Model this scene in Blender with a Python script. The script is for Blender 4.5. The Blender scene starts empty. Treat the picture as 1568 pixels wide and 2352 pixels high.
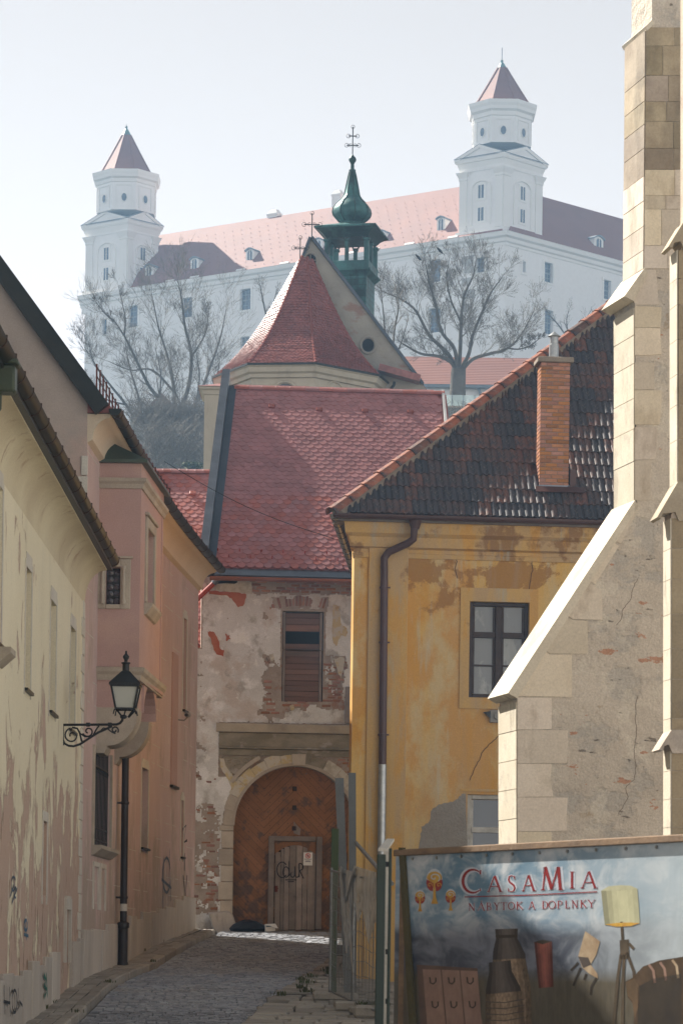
import bpy, bmesh, math, random
from math import sin, cos, pi, radians, sqrt, atan2
from mathutils import Vector as V, Matrix, noise
random.seed(7)
SC = bpy.context.scene
COL = SC.collection
# ---------------------------------------------------------------- camera
F, CX, HY, ROLL, EYE = 6533.0, 784.0, 2200.0, radians(0.8), 1.65   # lens in picture units (1568 x 2352), horizon, eye height
cd = bpy.data.cameras.new('camera'); cam = bpy.data.objects.new('camera', cd); COL.objects.link(cam)
cd.sensor_fit = 'VERTICAL'; cd.sensor_height = 36; cd.lens = 100.0
cd.shift_y = (HY - 1176.0) / 2352.0
cd.clip_start = 0.5; cd.clip_end = 5000
cam.matrix_world = Matrix.Translation((0, 0, EYE)) @ Matrix.Rotation(pi/2, 4, 'X') @ Matrix.Rotation(ROLL, 4, 'Z')
cd.dof.use_dof = True; cd.dof.focus_distance = 75.0; cd.dof.aperture_fstop = 9.0
SC.camera = cam
# ---------------------------------------------------------------- sky, sun, exposure
SUN_EL, SUN_AZ = radians(43.5), radians(-46)            # azimuth from +Y, clockwise positive
w = bpy.data.worlds.new('World'); SC.world = w; w.use_nodes = True
wn = w.node_tree.nodes; wl = w.node_tree.links
bg = wn['Background']; sky = wn.new('ShaderNodeTexSky'); sky.sky_type = 'NISHITA'; sky.sun_disc = False
sky.sun_elevation = SUN_EL; sky.sun_rotation = SUN_AZ; sky.altitude = 150
sky.air_density = 0.32; sky.dust_density = 0.0; sky.ozone_density = 1.0
hs = wn.new('ShaderNodeHueSaturation'); hs.inputs['Saturation'].default_value = 0.07
tint = wn.new('ShaderNodeMix'); tint.data_type = 'RGBA'; tint.blend_type = 'MULTIPLY'; tint.inputs[0].default_value = 1.0; tint.inputs[7].default_value = (1.0, .93, .87, 1)
wl.new(sky.outputs[0], hs.inputs['Color']); wl.new(hs.outputs[0], tint.inputs[6]); wl.new(tint.outputs[2], bg.inputs[0]); bg.inputs[1].default_value = 0.082
sd = bpy.data.lights.new('sun', 'SUN'); sd.energy = 3.5; sd.angle = radians(0.55); sd.color = (1.0, 0.94, 0.84)
sun = bpy.data.objects.new('sun', sd); COL.objects.link(sun)
SDIR = V((sin(SUN_AZ)*cos(SUN_EL), cos(SUN_AZ)*cos(SUN_EL), sin(SUN_EL)))
sun.rotation_euler = SDIR.to_track_quat('Z', 'Y').to_euler()
sun.location = (-40, 20, 60)
vs = SC.view_settings; vs.view_transform = 'Standard'; vs.look = 'None'; vs.gamma = 1; vs.use_curve_mapping = False
vs.exposure = 1.84
SC.render.engine = 'CYCLES'
SC.cycles.use_denoising = True
SC.cycles.max_bounces = 8; SC.cycles.diffuse_bounces = 4; SC.cycles.volume_bounces = 1
SC.cycles.caustics_reflective = False; SC.cycles.caustics_refractive = False
SC.cycles.sample_clamp_indirect = 6
# ---------------------------------------------------------------- geometry helpers
CR, SR = cos(ROLL), sin(ROLL)
UP = V((0, 0, 1))
def ray(px, py):
    u = (px-CX)/F; v = (HY-py)/F
    return V((u*CR - v*SR, 1.0, u*SR + v*CR))
def at(px, py, Y):
    d = ray(px, py); return V((d.x*Y, Y, EYE + d.z*Y))
def pix(p):
    X, Z = p[0]/p[1], (p[2]-EYE)/p[1]
    return (CX + F*(X*CR + Z*SR), HY - F*(-X*SR + Z*CR))
class Fr:
    """vertical plane through plan points p0 (left) and p1 (right); d counts towards the camera"""
    def __init__(s, p0, p1):
        s.o = V((p0[0], p0[1], 0)); e = V((p1[0], p1[1], 0)) - s.o
        s.L = e.length; s.t = e.normalized(); s.n = V((s.t.y, -s.t.x, 0))
        if s.n.dot(-s.o) < 0: s.n = -s.n
    def p(s, a, z, d=0.0): return s.o + s.t*a + UP*z + s.n*d
    def dirs(s, a): return s.t, s.n
    def P(s, px, py, d=0.0):
        r = ray(px, py); k = (s.o + s.n*d).dot(s.n) / r.dot(s.n)
        return V((r.x*k, r.y*k, EYE + r.z*k))
    def az(s, px, py, d=0.0):
        q = s.P(px, py, d); return (q - s.o).dot(s.t), q.z
class CFr:
    """wall on a smooth plan curve through pts (near to far), outward normal towards +X"""
    def __init__(s, pts, n=60):
        out = []
        P = [V((x, y, 0)) for x, y in pts]; P = [P[0]*2-P[1]] + P + [P[-1]*2-P[-2]]
        for i in range(1, len(P)-2):
            for k in range(n):
                t = k/n; a, b, c, d = P[i-1:i+3]
                out.append(0.5*((2*b) + (c-a)*t + (2*a-5*b+4*c-d)*t*t + (3*b-a-3*c+d)*t**3))
        out.append(P[-2]); s.q = out; s.s = [0.0]
        for i in range(1, len(out)): s.s.append(s.s[-1] + (out[i]-out[i-1]).length)
        s.L = s.s[-1]
    def loc(s, a):
        if a <= 0: i = 0
        elif a >= s.L: i = len(s.q)-2
        else:
            lo, hi = 0, len(s.s)-1
            while hi-lo > 1:
                m = (lo+hi)//2
                if s.s[m] <= a: lo = m
                else: hi = m
            i = lo
        t = (s.q[i+1]-s.q[i]).normalized()
        return s.q[i] + t*(a-s.s[i]), t
    def dirs(s, a):
        p, t = s.loc(a); return t, V((t.y, -t.x, 0))
    def p(s, a, z, d=0.0):
        p, t = s.loc(a); return p + V((t.y, -t.x, 0))*d + UP*z
    def az(s, px, py, d=0.0):
        r = ray(px, py); lo, hi = -3.0, s.L+3.0
        for _ in range(50):
            m = (lo+hi)/2; q = s.p(m, 0, d)
            if q.x/q.y < r.x: lo = m
            else: hi = m
        q = s.p(lo, 0, d); return lo, EYE + r.z*q.y
    def P(s, px, py, d=0.0):
        a, z = s.az(px, py, d); return s.p(a, z, d)
class MB:
    def __init__(s): s.v = []; s.f = []
    def add(s, vs, fs):
        o = len(s.v); s.v += [tuple(p) for p in vs]; s.f += [tuple(i+o for i in f) for f in fs]; return s
    def box(s, o, ax, ay, az):
        o = V(o); ax = V(ax); ay = V(ay); az = V(az)
        c = [o, o+ax, o+ax+ay, o+ay]; c += [p+az for p in c]
        return s.add(c, [(0,3,2,1),(4,5,6,7),(0,1,5,4),(1,2,6,5),(2,3,7,6),(3,0,4,7)])
    def fb(s, fr, a0, a1, z0, z1, d0, d1):          # box on a wall frame
        pts = [fr.p(a, z, d) for z in (z0, z1) for a, d in ((a0,d0),(a1,d0),(a1,d1),(a0,d1))]
        return s.add(pts, [(0,3,2,1),(4,5,6,7),(0,1,5,4),(1,2,6,5),(2,3,7,6),(3,0,4,7)])
    def cbox(s, o, ax, ay, az, c):                  # box with chamfered edges
        o = V(o); X = V(ax); Y = V(ay); Z = V(az); lx, ly, lz = X.length, Y.length, Z.length
        c = min(c, lx*.4, ly*.4, lz*.4); X = X/lx; Y = Y/ly; Z = Z/lz
        vs = []; idx = {}
        for i in (0, 1):
            for j in (0, 1):
                for k in (0, 1):
                    b = o + X*(lx*i) + Y*(ly*j) + Z*(lz*k); sx, sy, sz = 1-2*i, 1-2*j, 1-2*k
                    for m in range(3):
                        q = V(b)
                        if m != 0: q += X*(sx*c)
                        if m != 1: q += Y*(sy*c)
                        if m != 2: q += Z*(sz*c)
                        idx[i,j,k,m] = len(vs); vs.append(q)
        fs = []
        for v in (0, 1):
            fs.append([idx[v,j,k,0] for j,k in ((0,0),(1,0),(1,1),(0,1))])
            fs.append([idx[j,v,k,1] for j,k in ((0,0),(1,0),(1,1),(0,1))])
            fs.append([idx[j,k,v,2] for j,k in ((0,0),(1,0),(1,1),(0,1))])
        for u in (0, 1):
            for v in (0, 1):
                fs.append([idx[0,u,v,1], idx[1,u,v,1], idx[1,u,v,2], idx[0,u,v,2]])
                fs.append([idx[u,0,v,0], idx[u,1,v,0], idx[u,1,v,2], idx[u,0,v,2]])
                fs.append([idx[u,v,0,0], idx[u,v,1,0], idx[u,v,1,1], idx[u,v,0,1]])
                for k in (0, 1): fs.append([idx[u,v,k,0], idx[u,v,k,1], idx[u,v,k,2]])
        return s.add(vs, fs)
    def fcb(s, fr, a0, a1, z0, z1, d0, d1, c=.01):
        o = fr.p(a0, z0, d0); return s.cbox(o, fr.p(a1, z0, d0)-o, fr.p(a0, z0, d1)-o, UP*(z1-z0), c)
    def prism(s, pts, ext):
        n = len(pts); pts = [V(p) for p in pts]; e = V(ext)
        return s.add(pts + [p+e for p in pts], [tuple(range(n))[::-1], tuple(range(n, 2*n))] + [(i, (i+1)%n, (i+1)%n+n, i+n) for i in range(n)])
    def loft(s, rings, caps=True, closed=True):
        n = len(rings[0]); o = len(s.v)
        for r in rings: s.v += [tuple(p) for p in r]
        for k in range(len(rings)-1):
            for i in range(n if closed else n-1):
                j = (i+1) % n; a = o+k*n
                s.f.append((a+i, a+j, a+n+j, a+n+i))
        if caps and closed:
            s.f.append(tuple(range(o, o+n))[::-1]); m = o+(len(rings)-1)*n; s.f.append(tuple(range(m, m+n)))
        return s
    def tube(s, path, r, n=8, caps=True):
        path = [V(p) for p in path]; rs = r if isinstance(r, (list, tuple)) else [r]*len(path)
        rings = []; t = (path[1]-path[0]).normalized(); u = t.orthogonal().normalized()
        for i, p in enumerate(path):
            t2 = ((path[min(i+1, len(path)-1)]-p).normalized() + (p-path[max(i-1, 0)]).normalized())
            if t2.length > 1e-6: t = t2.normalized()
            u = (u - t*u.dot(t))
            u = u.normalized() if u.length > 1e-6 else t.orthogonal().normalized()
            v = t.cross(u)
            rings.append([p + (u*cos(2*pi*k/n) + v*sin(2*pi*k/n))*rs[i] for k in range(n)])
        return s.loft(rings, caps)
    def lathe(s, prof, c, n=16, ph=0.0):
        c = V(c)
        return s.loft([[c + V((r*cos(2*pi*k/n+ph), r*sin(2*pi*k/n+ph), z)) for k in range(n)] for r, z in prof])
    def sweep(s, prof, path, side):
        """profile (d, z) swept along 3D path; side(i) gives the outward unit vector at path point i"""
        return s.loft([[V(p) + side(i)*d + UP*z for d, z in prof] for i, p in enumerate(path)])
    def build(s, name, mat, parent=None, smooth=False, fix=True):
        return obj(name, mesh(name, s.v, s.f, mat, smooth, fix), parent)
def mesh(name, v, f, mat, smooth=False, fix=True):
    m = bpy.data.meshes.new(name); m.from_pydata([tuple(p) for p in v], [], f)
    if fix:
        b = bmesh.new(); b.from_mesh(m); bmesh.ops.recalc_face_normals(b, faces=b.faces); b.to_mesh(m); b.free()
    for x in (mat if isinstance(mat, (list, tuple)) else [mat]): m.materials.append(x)
    if smooth:
        m.polygons.foreach_set('use_smooth', [True]*len(m.polygons))
        if smooth != 'all': m.set_sharp_from_angle(angle=radians(38))
    return m
BASE = {}
def obj(name, me, parent=None, mw=None):
    o = bpy.data.objects.new(name, me); COL.objects.link(o)
    if parent is not None:
        o.parent = parent; o.matrix_parent_inverse = Matrix.Translation(-BASE.get(parent.name, V((0, 0, 0))))
    if mw is not None: o.matrix_basis = mw
    return o
def tag(o, label=None, cat=None, group=None, kind=None):
    if label: o['label'] = label
    if cat: o['category'] = cat
    if group: o['group'] = group
    if kind: o['kind'] = kind
    return o
def thing(name, loc, label, cat, group=None):
    o = bpy.data.objects.new(name, None); COL.objects.link(o); o.location = loc; o.empty_display_size = .2
    BASE[o.name] = V(loc); return tag(o, label, cat, group)
def stuff(o): o['kind'] = 'stuff'; return o
def wall(fr, a0, a1, z0, z1, holes, thick, dep, step=None, ztop=None, zbot=None):
    """wall slab with rectangular recesses (a0,a1,z0,z1[,depth]); ztop/zbot: optional height functions of a"""
    m = MB(); A = {a0, a1}; Z = {z0, z1}
    for h in holes: A |= {h[0], h[1]}; Z |= {h[2], h[3]}
    A = sorted(A); Z = sorted(Z)
    if step:
        B = []
        for x, y in zip(A, A[1:]):
            k = max(1, int(math.ceil((y-x)/step))); B += [x+(y-x)*i/k for i in range(k)]
        A = B + [A[-1]]
    def pz(a, z):
        if ztop and z == z1: return ztop(a)
        if zbot and z == z0: return zbot(a)
        return z
    def q(x0, x1, y0, y1, d): m.add([fr.p(x0, pz(x0, y0), d), fr.p(x1, pz(x1, y0), d), fr.p(x1, pz(x1, y1), d), fr.p(x0, pz(x0, y1), d)], [(0,1,2,3)])
    for x0, x1 in zip(A, A[1:]):
        for y0, y1 in zip(Z, Z[1:]):
            xm, ym = (x0+x1)/2, (y0+y1)/2; d = 0.0
            for h in holes:
                if h[0] < xm < h[1] and h[2] < ym < h[3]: d = -(h[4] if len(h) > 4 else dep)
            q(x0, x1, y0, y1, d)
    for h in holes:
        d = -(h[4] if len(h) > 4 else dep); x0, x1, y0, y1 = h[:4]
        for u0, v0, u1, v1 in ((x0,y0,x0,y1),(x1,y0,x1,y1),(x0,y0,x1,y0),(x0,y1,x1,y1)):
            m.add([fr.p(u0,v0,0), fr.p(u1,v1,0), fr.p(u1,v1,d), fr.p(u0,v0,d)], [(0,1,2,3)])
    # back, ends, top, bottom
    for x0, x1 in zip(A, A[1:]):
        q(x0, x1, z0, z1, -thick)
        for zz in (z0, z1): m.add([fr.p(x0,pz(x0,zz),0), fr.p(x1,pz(x1,zz),0), fr.p(x1,pz(x1,zz),-thick), fr.p(x0,pz(x0,zz),-thick)], [(0,1,2,3)])
    for a in (a0, a1): m.add([fr.p(a,pz(a,z0),0), fr.p(a,pz(a,z1),0), fr.p(a,pz(a,z1),-thick), fr.p(a,pz(a,z0),-thick)], [(0,1,2,3)])
    return m
# ---------------------------------------------------------------- materials
class NT:
    def __init__(s, name):
        s.m = bpy.data.materials.new(name); s.m.use_nodes = True; s.t = s.m.node_tree; s.t.nodes.clear()
        s.out = s.t.nodes.new('ShaderNodeOutputMaterial'); s.b = s.t.nodes.new('ShaderNodeBsdfPrincipled')
        s.t.links.new(s.b.outputs[0], s.out.inputs[0])
    def n(s, typ, **k):
        x = s.t.nodes.new('ShaderNode'+typ)
        for a, b in k.items():
            if a.startswith('i_'):
                key = a[2:]; key = int(key) if key.isdigit() else key.replace('_', ' ')
                s.set(x.inputs[key], b)
            else: setattr(x, a, b)
        return x
    def set(s, sock, b):
        if hasattr(b, 'is_output') or isinstance(b, bpy.types.NodeSocket): s.t.links.new(b, sock)
        elif isinstance(b, (tuple, list)) and len(b) == 3 and sock.type == 'RGBA': sock.default_value = (*b, 1)
        else: sock.default_value = b
    def coord(s, st=(1,1,1), off=(0,0,0)):
        if not hasattr(s, 'tc'): s.tc = s.n('TexCoord')
        return s.n('Mapping', i_0=s.tc.outputs['Object'], i_1=off, i_3=st).outputs[0]
    def noise(s, scale, st=(1,1,1), off=(0,0,0), detail=6, rough=.6, dist=0.0):
        return s.n('TexNoise', i_0=s.coord(st, off), i_Scale=scale, i_Detail=detail, i_Roughness=rough, i_Distortion=dist).outputs[0]
    def ramp(s, fac, lo, hi, a=0.0, b=1.0):
        return s.n('MapRange', i_0=fac, i_1=lo, i_2=hi, i_3=a, i_4=b).outputs[0]
    def math(s, op, a, b=0.0): return s.n('Math', operation=op, i_0=a, i_1=b).outputs[0]
    def mix(s, fac, a, b, mode='MIX'):
        x = s.n('Mix', data_type='RGBA', blend_type=mode); s.set(x.inputs[0], fac); s.set(x.inputs[6], a); s.set(x.inputs[7], b); return x.outputs[2]
    def bump(s, h, strength=.3, dist=.02):
        s.set(s.b.inputs['Normal'], s.n('Bump', i_Strength=strength, i_Distance=dist, i_Height=h).outputs[0])
    def zval(s):
        if not hasattr(s, 'geo'): s.geo = s.n('SeparateXYZ', i_0=s.n('NewGeometry').outputs['Position']).outputs
        return s.geo[2]
MATS = {}
def surf(name, c1, c2=None, s=1.0, lo=.35, hi=.65, rough=.85, layers=(), bump=.25, bs=25, bd=.015, rnd=0.0, fine=.12, fs=40, metal=0.0, spec=.25, st=(1,1,1), hue=0.0, cell=0.0, cs=4.5):
    if name in MATS: return MATS[name]
    k = NT(name); c2 = c2 or tuple(x*.8 for x in c1)
    col = k.mix(k.ramp(k.noise(s, st), lo, hi), c1, c2); i = 0
    relief = None
    for L in layers:
        i += 1
        f = k.noise(L.get('s', 1), L.get('st', (1,1,1)), (13.7*i+L.get('o', 0), 5.1*i, 3.3*i), L.get('d', 7), L.get('r', .62), L.get('w', 0.0))
        if 'z' in L:
            za, zb, amt = L['z']; f = k.math('ADD', f, k.ramp(k.zval(), za, zb, 0, amt))
        fac = k.ramp(f, L['lo'], L['hi'])
        if 'a' in L: fac = k.math('MULTIPLY', fac, L['a'])
        col = k.mix(fac, col, L['c'])
        if 'dep' in L:
            t_ = k.math('MULTIPLY', fac, -L['dep']); relief = t_ if relief is None else k.math('ADD', relief, t_)
    if fine:
        g = k.ramp(k.noise(fs, (1,1,1), (3,1,7), 3, .7), .25, .75, 1-fine, 1+fine)
        gg = k.n('CombineColor', i_0=g, i_1=g, i_2=g).outputs[0]; col = k.mix(1.0, col, gg, 'MULTIPLY')
    if cell:
        vr = k.n('TexVoronoi', i_0=k.coord(), i_Scale=cs).outputs['Color']; g2 = k.ramp(k.n('SeparateColor', i_0=vr).outputs[0], 0, 1, 1-cell, 1+cell); col = k.mix(1.0, col, k.n('CombineColor', i_0=g2, i_1=g2, i_2=g2).outputs[0], 'MULTIPLY')
    if rnd or hue:
        r = k.n('ObjectInfo').outputs['Random']
        h = k.n('HueSaturation', i_Color=col, i_Value=k.ramp(r, 0, 1, 1-rnd, 1+rnd))
        if hue:
            r2 = k.n('TexWhiteNoise', noise_dimensions='1D', i_W=k.math('MULTIPLY', r, 77.0)).outputs[0]
            k.set(h.inputs['Hue'], k.ramp(r2, 0, 1, .5-hue, .5+hue)); k.set(h.inputs['Saturation'], k.ramp(r2, 0, 1, .8, 1.15))
        col = h.outputs[0]
    k.set(k.b.inputs['Base Color'], col); k.b.inputs['Roughness'].default_value = rough; k.b.inputs['Metallic'].default_value = metal
    k.b.inputs['Specular IOR Level'].default_value = spec
    if bump:
        h = k.math('ADD', k.noise(bs, (1,1,1), (9,9,9), 5, .65), k.math('MULTIPLY', k.noise(bs*.12, (1,1,1), (2,4,9), 3), 1.5)); k.bump(h, bump, bd)
    if relief is not None:
        old = k.b.inputs['Normal'].links[0].from_socket if k.b.inputs['Normal'].links else None
        bn = k.n('Bump', i_Strength=1.0, i_Distance=1.0, i_Height=relief)
        if old is not None: k.t.links.new(old, bn.inputs['Normal'])
        k.t.links.new(bn.outputs[0], k.b.inputs['Normal'])
    MATS[name] = k.m; return k.m
# ================================================================ shared materials
M = {}
M['cream'] = surf('cream_limewash', (.76,.69,.515), (.70,.63,.46), s=.35, layers=[
    dict(c=(.49,.355,.28), s=.95, st=(1.0,1.0,.72), lo=.605, hi=.635, z=(6.8,1.6,.20), w=.5, d=10, r=.68, dep=.012),
    dict(c=(.68,.64,.51), s=1.3, st=(2,2,.5), lo=.60, hi=.66, a=.6),
    dict(c=(.29,.20,.14), s=2.4, st=(1.6,1.6,.55), lo=.70, hi=.73, z=(6.0,1.6,.13), w=.4, d=9, r=.68, dep=.01),
    dict(c=(.52,.47,.35), s=.55, st=(3,3,.35), lo=.56, hi=.8, a=.5)], bump=.35, bs=14)
M['cream_cove'] = surf('cream_cove_plaster', (.66,.59,.42), (.54,.46,.32), s=.5, layers=[dict(c=(.33,.21,.14), s=1.1, st=(2,2,.6), lo=.60, hi=.70, a=.8)])
M['pink'] = surf('pink_render', (.56,.42,.39), (.51,.37,.335), s=.4, layers=[
    dict(c=(.62,.50,.46), s=.8, st=(2,2,.5), lo=.52, hi=.72, a=.7),
    dict(c=(.38,.31,.25), s=.8, st=(1.3,1.3,.6), lo=.54, hi=.66, z=(5.2,1.6,.22), a=.85, d=9, r=.66), dict(c=(.66,.56,.49), s=1.6, st=(2,2,.7), lo=.60, hi=.64, a=.5, d=9)], bump=.2)
M['oriel'] = surf('terracotta_render', (.48,.32,.285), (.43,.28,.245), s=.7, layers=[dict(c=(.55,.38,.30), s=1.1, lo=.5, hi=.75, a=.6)], bump=.15)
M['gable'] = surf('grey_pink_gable_render', (.46,.385,.335), (.36,.305,.265), s=.55, lo=.4, hi=.6, layers=[dict(c=(.52,.38,.32), s=.6, lo=.5, hi=.62, a=.8, d=9), dict(c=(.17,.22,.17), s=.7, st=(6,6,.3), lo=.70, hi=.78, a=.6)], bump=.2)
M['trim'] = surf('pale_plaster_trim', (.62,.58,.50), (.52,.48,.42), s=1.5, bump=.15)
M['stone'] = surf('grey_dressed_stone', (.46,.40,.32), (.36,.31,.25), s=1.8, layers=[dict(c=(.25,.22,.18), s=1.5, lo=.6, hi=.75, a=.6)], bump=.3, rnd=.1)
M['granite'] = surf('granite_plinth_slab', (.50,.45,.39), (.42,.375,.33), s=1.4, st=(1,1,.4), layers=[dict(c=(.22,.19,.16), s=2, st=(3,3,.5), lo=.6, hi=.75, a=.6)], bump=.2, rnd=.12)
M['metal_dark'] = surf('weathered_dark_gutter', (.018,.022,.021), (.03,.03,.026), s=2, rough=.42, metal=.3, bump=.08, layers=[dict(c=(.10,.05,.03), s=5, lo=.68, hi=.75, a=.5)])
M['solder'] = surf('rusty_gutter_joint', (.07,.04,.03), rough=.6, bump=0)
M['copper_green'] = surf('dull_green_sheet_metal', (.05,.075,.06), (.08,.09,.06), s=1.2, rough=.45, metal=.4, bump=.1)
M['iron'] = surf('black_wrought_iron', (.012,.012,.013), rough=.45, bump=.1, spec=.4)
M['glass'] = surf('dark_window_glass', (.05,.055,.06), (.035,.04,.045), s=.8, rough=.08, bump=.02, bs=2, fine=0, spec=.6)
M['glass_pale'] = surf('grimy_window_glass', (.20,.21,.20), (.13,.14,.14), s=1.2, rough=.25, bump=0, fine=.05, spec=.5)
M['frame_grey'] = surf('grey_painted_frame', (.32,.30,.27), rough=.6)
M['frame_brown'] = surf('dark_brown_painted_frame', (.035,.02,.017), (.055,.032,.025), s=3, rough=.5)
M['timber'] = surf('weathered_timber', (.27,.225,.195), (.18,.15,.13), s=2.2, st=(1,1,1), rough=.8, rnd=.22, bump=.4, bs=18, layers=[dict(c=(.06,.05,.045), s=2.5, lo=.62, hi=.72, a=.7)])
M['black_void'] = surf('dark_interior', (.008,.008,.009), rough=1, bump=0, fine=0)
M['cobble'] = surf('worn_granite_cobble', (.25,.265,.29), (.185,.195,.22), s=.6, rough=.55, rnd=.3, cell=.32, cs=7.5, bump=.3, bs=20, layers=[dict(c=(.22,.205,.18), s=.5, lo=.55, hi=.7, a=.6), dict(c=(.21,.20,.19), s=8, lo=.55, hi=.7, a=.6)], spec=.4)
M['joint'] = surf('dirt_joint', (.05,.044,.036), (.035,.032,.027), s=4, bump=.4, rough=.95)
M['paving'] = surf('worn_paving_stone', (.33,.30,.255), (.25,.225,.195), s=.9, rough=.75, rnd=.16, bump=.35, layers=[dict(c=(.12,.11,.09), s=3, lo=.6, hi=.7, a=.6)])
M['hill'] = surf('hill_ground', (.035,.038,.024), (.05,.044,.03), s=.08, bump=.5, bs=1.2, bd=.3)
M['tile'] = surf('red_beaver_tail_tile', (.35,.125,.108), (.30,.10,.088), s=.8, rough=.5, cell=.16, rnd=.16, hue=.008, bump=.1, bs=30, fine=.08, spec=.35)
M['hip_matt'] = surf('matt_red_hip_tile', (.24,.085,.07), (.20,.07,.06), s=3, rough=.95, bump=.1, spec=.02)
M['zinc'] = surf('blue_grey_zinc_flashing', (.20,.22,.245), (.14,.155,.18), s=.8, st=(1,1,3), rough=.32, metal=.75, bump=.06, bs=3)
M['brick'] = surf('old_red_brick', (.36,.165,.105), (.27,.14,.10), s=6, rough=.9, rnd=.32, hue=.012, bump=.5, bs=40, layers=[dict(c=(.36,.30,.25), s=4, lo=.56, hi=.68, a=.75)])
M['mortar'] = surf('sandy_mortar', (.30,.25,.20), (.21,.17,.135), s=2, bump=.6, bs=18, bd=.03)
M['white'] = surf('white_paint', (.75,.75,.73), rough=.6, bump=0)
M['copper_brown'] = surf('brown_copper_gutter', (.30,.115,.065), (.22,.085,.05), s=2, rough=.4, metal=.5, bump=.05)
M['red_pipe'] = surf('red_painted_pipe', (.40,.055,.03), rough=.4, bump=0)
M['weed'] = surf('weed_leaves', (.055,.075,.025), (.10,.09,.04), s=6, rough=.7, bump=0)
# ================================================================ ground
GP = [(-60,-1.65),(20,-1.65),(30,-1.56),(40,-1.3),(46,-1.02),(53,-.58),(60,-.27),(66,.18),(72,.58),(76,.70),(82,.74),(400,.8)]
def zroad(Y):
    for (y0, z0), (y1, z1) in zip(GP, GP[1:]):
        if y0 <= Y <= y1: return EYE + z0 + (z1-z0)*(Y-y0)/(y1-y0)
    return EYE + .8
def smooth(x): x = max(0, min(1, x)); return x*x*(3-2*x)
def zhill(x, y):
    h = zroad(min(max(y, -60), 80)) - .12
    if y > 84:
        k = min(y, 430)-84; h += min(k,150)*.272 + max(0,k-150)*.20
        h += 2.0*noise.noise(V((x*.03, y*.03, 0)))*smooth((y-84)/30)
    if y > 130: h -= 70*smooth((-.094-x/y)/.06)*smooth((y-130)/60); h = max(h, 2.0)
    if y > 430: h -= (y-430)*.09*smooth((y-430)/200)
    return h
xs = [-780,-620,-480,-300,-200,-140,-100,-75,-55,-40,-28,-18,-10,-4,2,8,16,26,40,60,85,120,170,240,340,480,620,780]
ys = [-60,-20,10,30,40,46,53,60,66,72,78,84,90,98,108,120,135,150,165,180,195,210,230,250,275,300,330,360,400,430,480,560,640,720,800]
m = MB(); nx = len(xs)
m.add([(x, y, zhill(x, y)) for y in ys for x in xs], [(j*nx+i, j*nx+i+1, (j+1)*nx+i+1, (j+1)*nx+i) for j in range(len(ys)-1) for i in range(nx-1)])
tag(m.build('ground', M['hill'], smooth='all', fix=False), kind='structure')
# unseen pale paving added around the viewer to bounce sunlight onto shaded fronts
M['square'] = surf('pale_bounce_paving', (.56,.53,.47), (.50,.47,.42), s=.3, rough=.8, bump=.2)
m = MB(); m.loft([[V((-70,y,zroad(y)-.095)), V((70,y,zroad(y)-.095))] for y in (-58,-30,0,20,30,36,40,44.4)], closed=False)
tag(m.build('bounce_paving', M['square'], fix=False), kind='structure')
# plan curves of the street
LW = CFr([(-4.64,20),(-4.78,40),(-4.87,53),(-4.6,60),(-4.25,65.6),(-3.72,71.6)])     # left house fronts
def kerb_x(y):
    lo, hi = 0.0, LW.L
    for _ in range(40):
        mid = (lo+hi)/2
        if LW.loc(mid)[0].y < y: lo = mid
        else: hi = mid
    return LW.loc(lo)[0].x + .66 - .12*smooth((y-64)/8)
def right_x(y):
    if y < 50: return -1.3 - .05*(50-y)
    if y < 63: return -1.3 + .97*(y-50)/13
    return -.33 + .5*(y-63)/12
road = MB(); Y0, Y1 = 30.0, 75.3; N = 60
rows = [Y0+(Y1-Y0)*i/N for i in range(N+1)]
road.loft([[V((-5.0 if y < 71 else -4.6, y, zroad(y)-.075)), V((6.5 if y < 54 else 1.2, y, zroad(y)-.075))] for y in rows], closed=False)
road = tag(road.build('road', M['joint'], fix=False), kind='structure')
near = MB(); road.update_tag()
sc = MB(); hw = .5
sc.v = [(-.5,-.5,-.09),(.5,-.5,-.09),(.5,.5,-.09),(-.5,.5,-.09),(-.42,-.40,.012),(.42,-.40,.012),(.40,.41,.012),(-.41,.40,.012),(-.46,-.45,0),(.46,-.45,0),(.45,.46,0),(-.46,.45,0)]
sc.f = [(4,5,6,7),(8,9,5,4),(9,10,6,5),(10,11,7,6),(11,8,4,7),(0,1,9,8),(1,2,10,9),(2,3,11,10),(3,0,8,11)]
cob_mesh = mesh('cobblestone', sc.v, sc.f, M['cobble'], fix=False)
rest = MB(); cnt = 0; y = 44.6; rowi = 0
while y < 75.2:
    dl = random.uniform(.13, .165); x = kerb_x(y) + .02; xr = right_x(y) if y < 73 else 1.1
    while x < xr:
        wd = random.uniform(.14, .21); zc = zroad(y) - .012 - .05*((x+2.2)/2.0)**2*.4 + random.uniform(-.012, .012) + .012*noise.noise(V((x*.8, y*.5, 0)))
        sl = (zroad(y+.5)-zroad(y-.5))
        mw = Matrix.Translation((x+wd/2, y+dl/2 + .03*sin(x*2), zc)) @ Matrix.Rotation(random.uniform(-.05,.05), 4, 'Z') @ Matrix.Rotation(math.atan(sl)+random.uniform(-.05,.05), 4, 'X') @ Matrix.Rotation(random.uniform(-.06,.06), 4, 'Y') @ Matrix.Diagonal((wd*.95, dl*.93, 1.5, 1))
        if cnt < 300: obj('cobblestone', cob_mesh, road, mw)
        else: rest.add([mw @ V(p) for p in sc.v], sc.f)
        cnt += 1; x += wd
    y += dl
stuff(rest.build('cobblestones', M['cobble'], road, fix=False))
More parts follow.
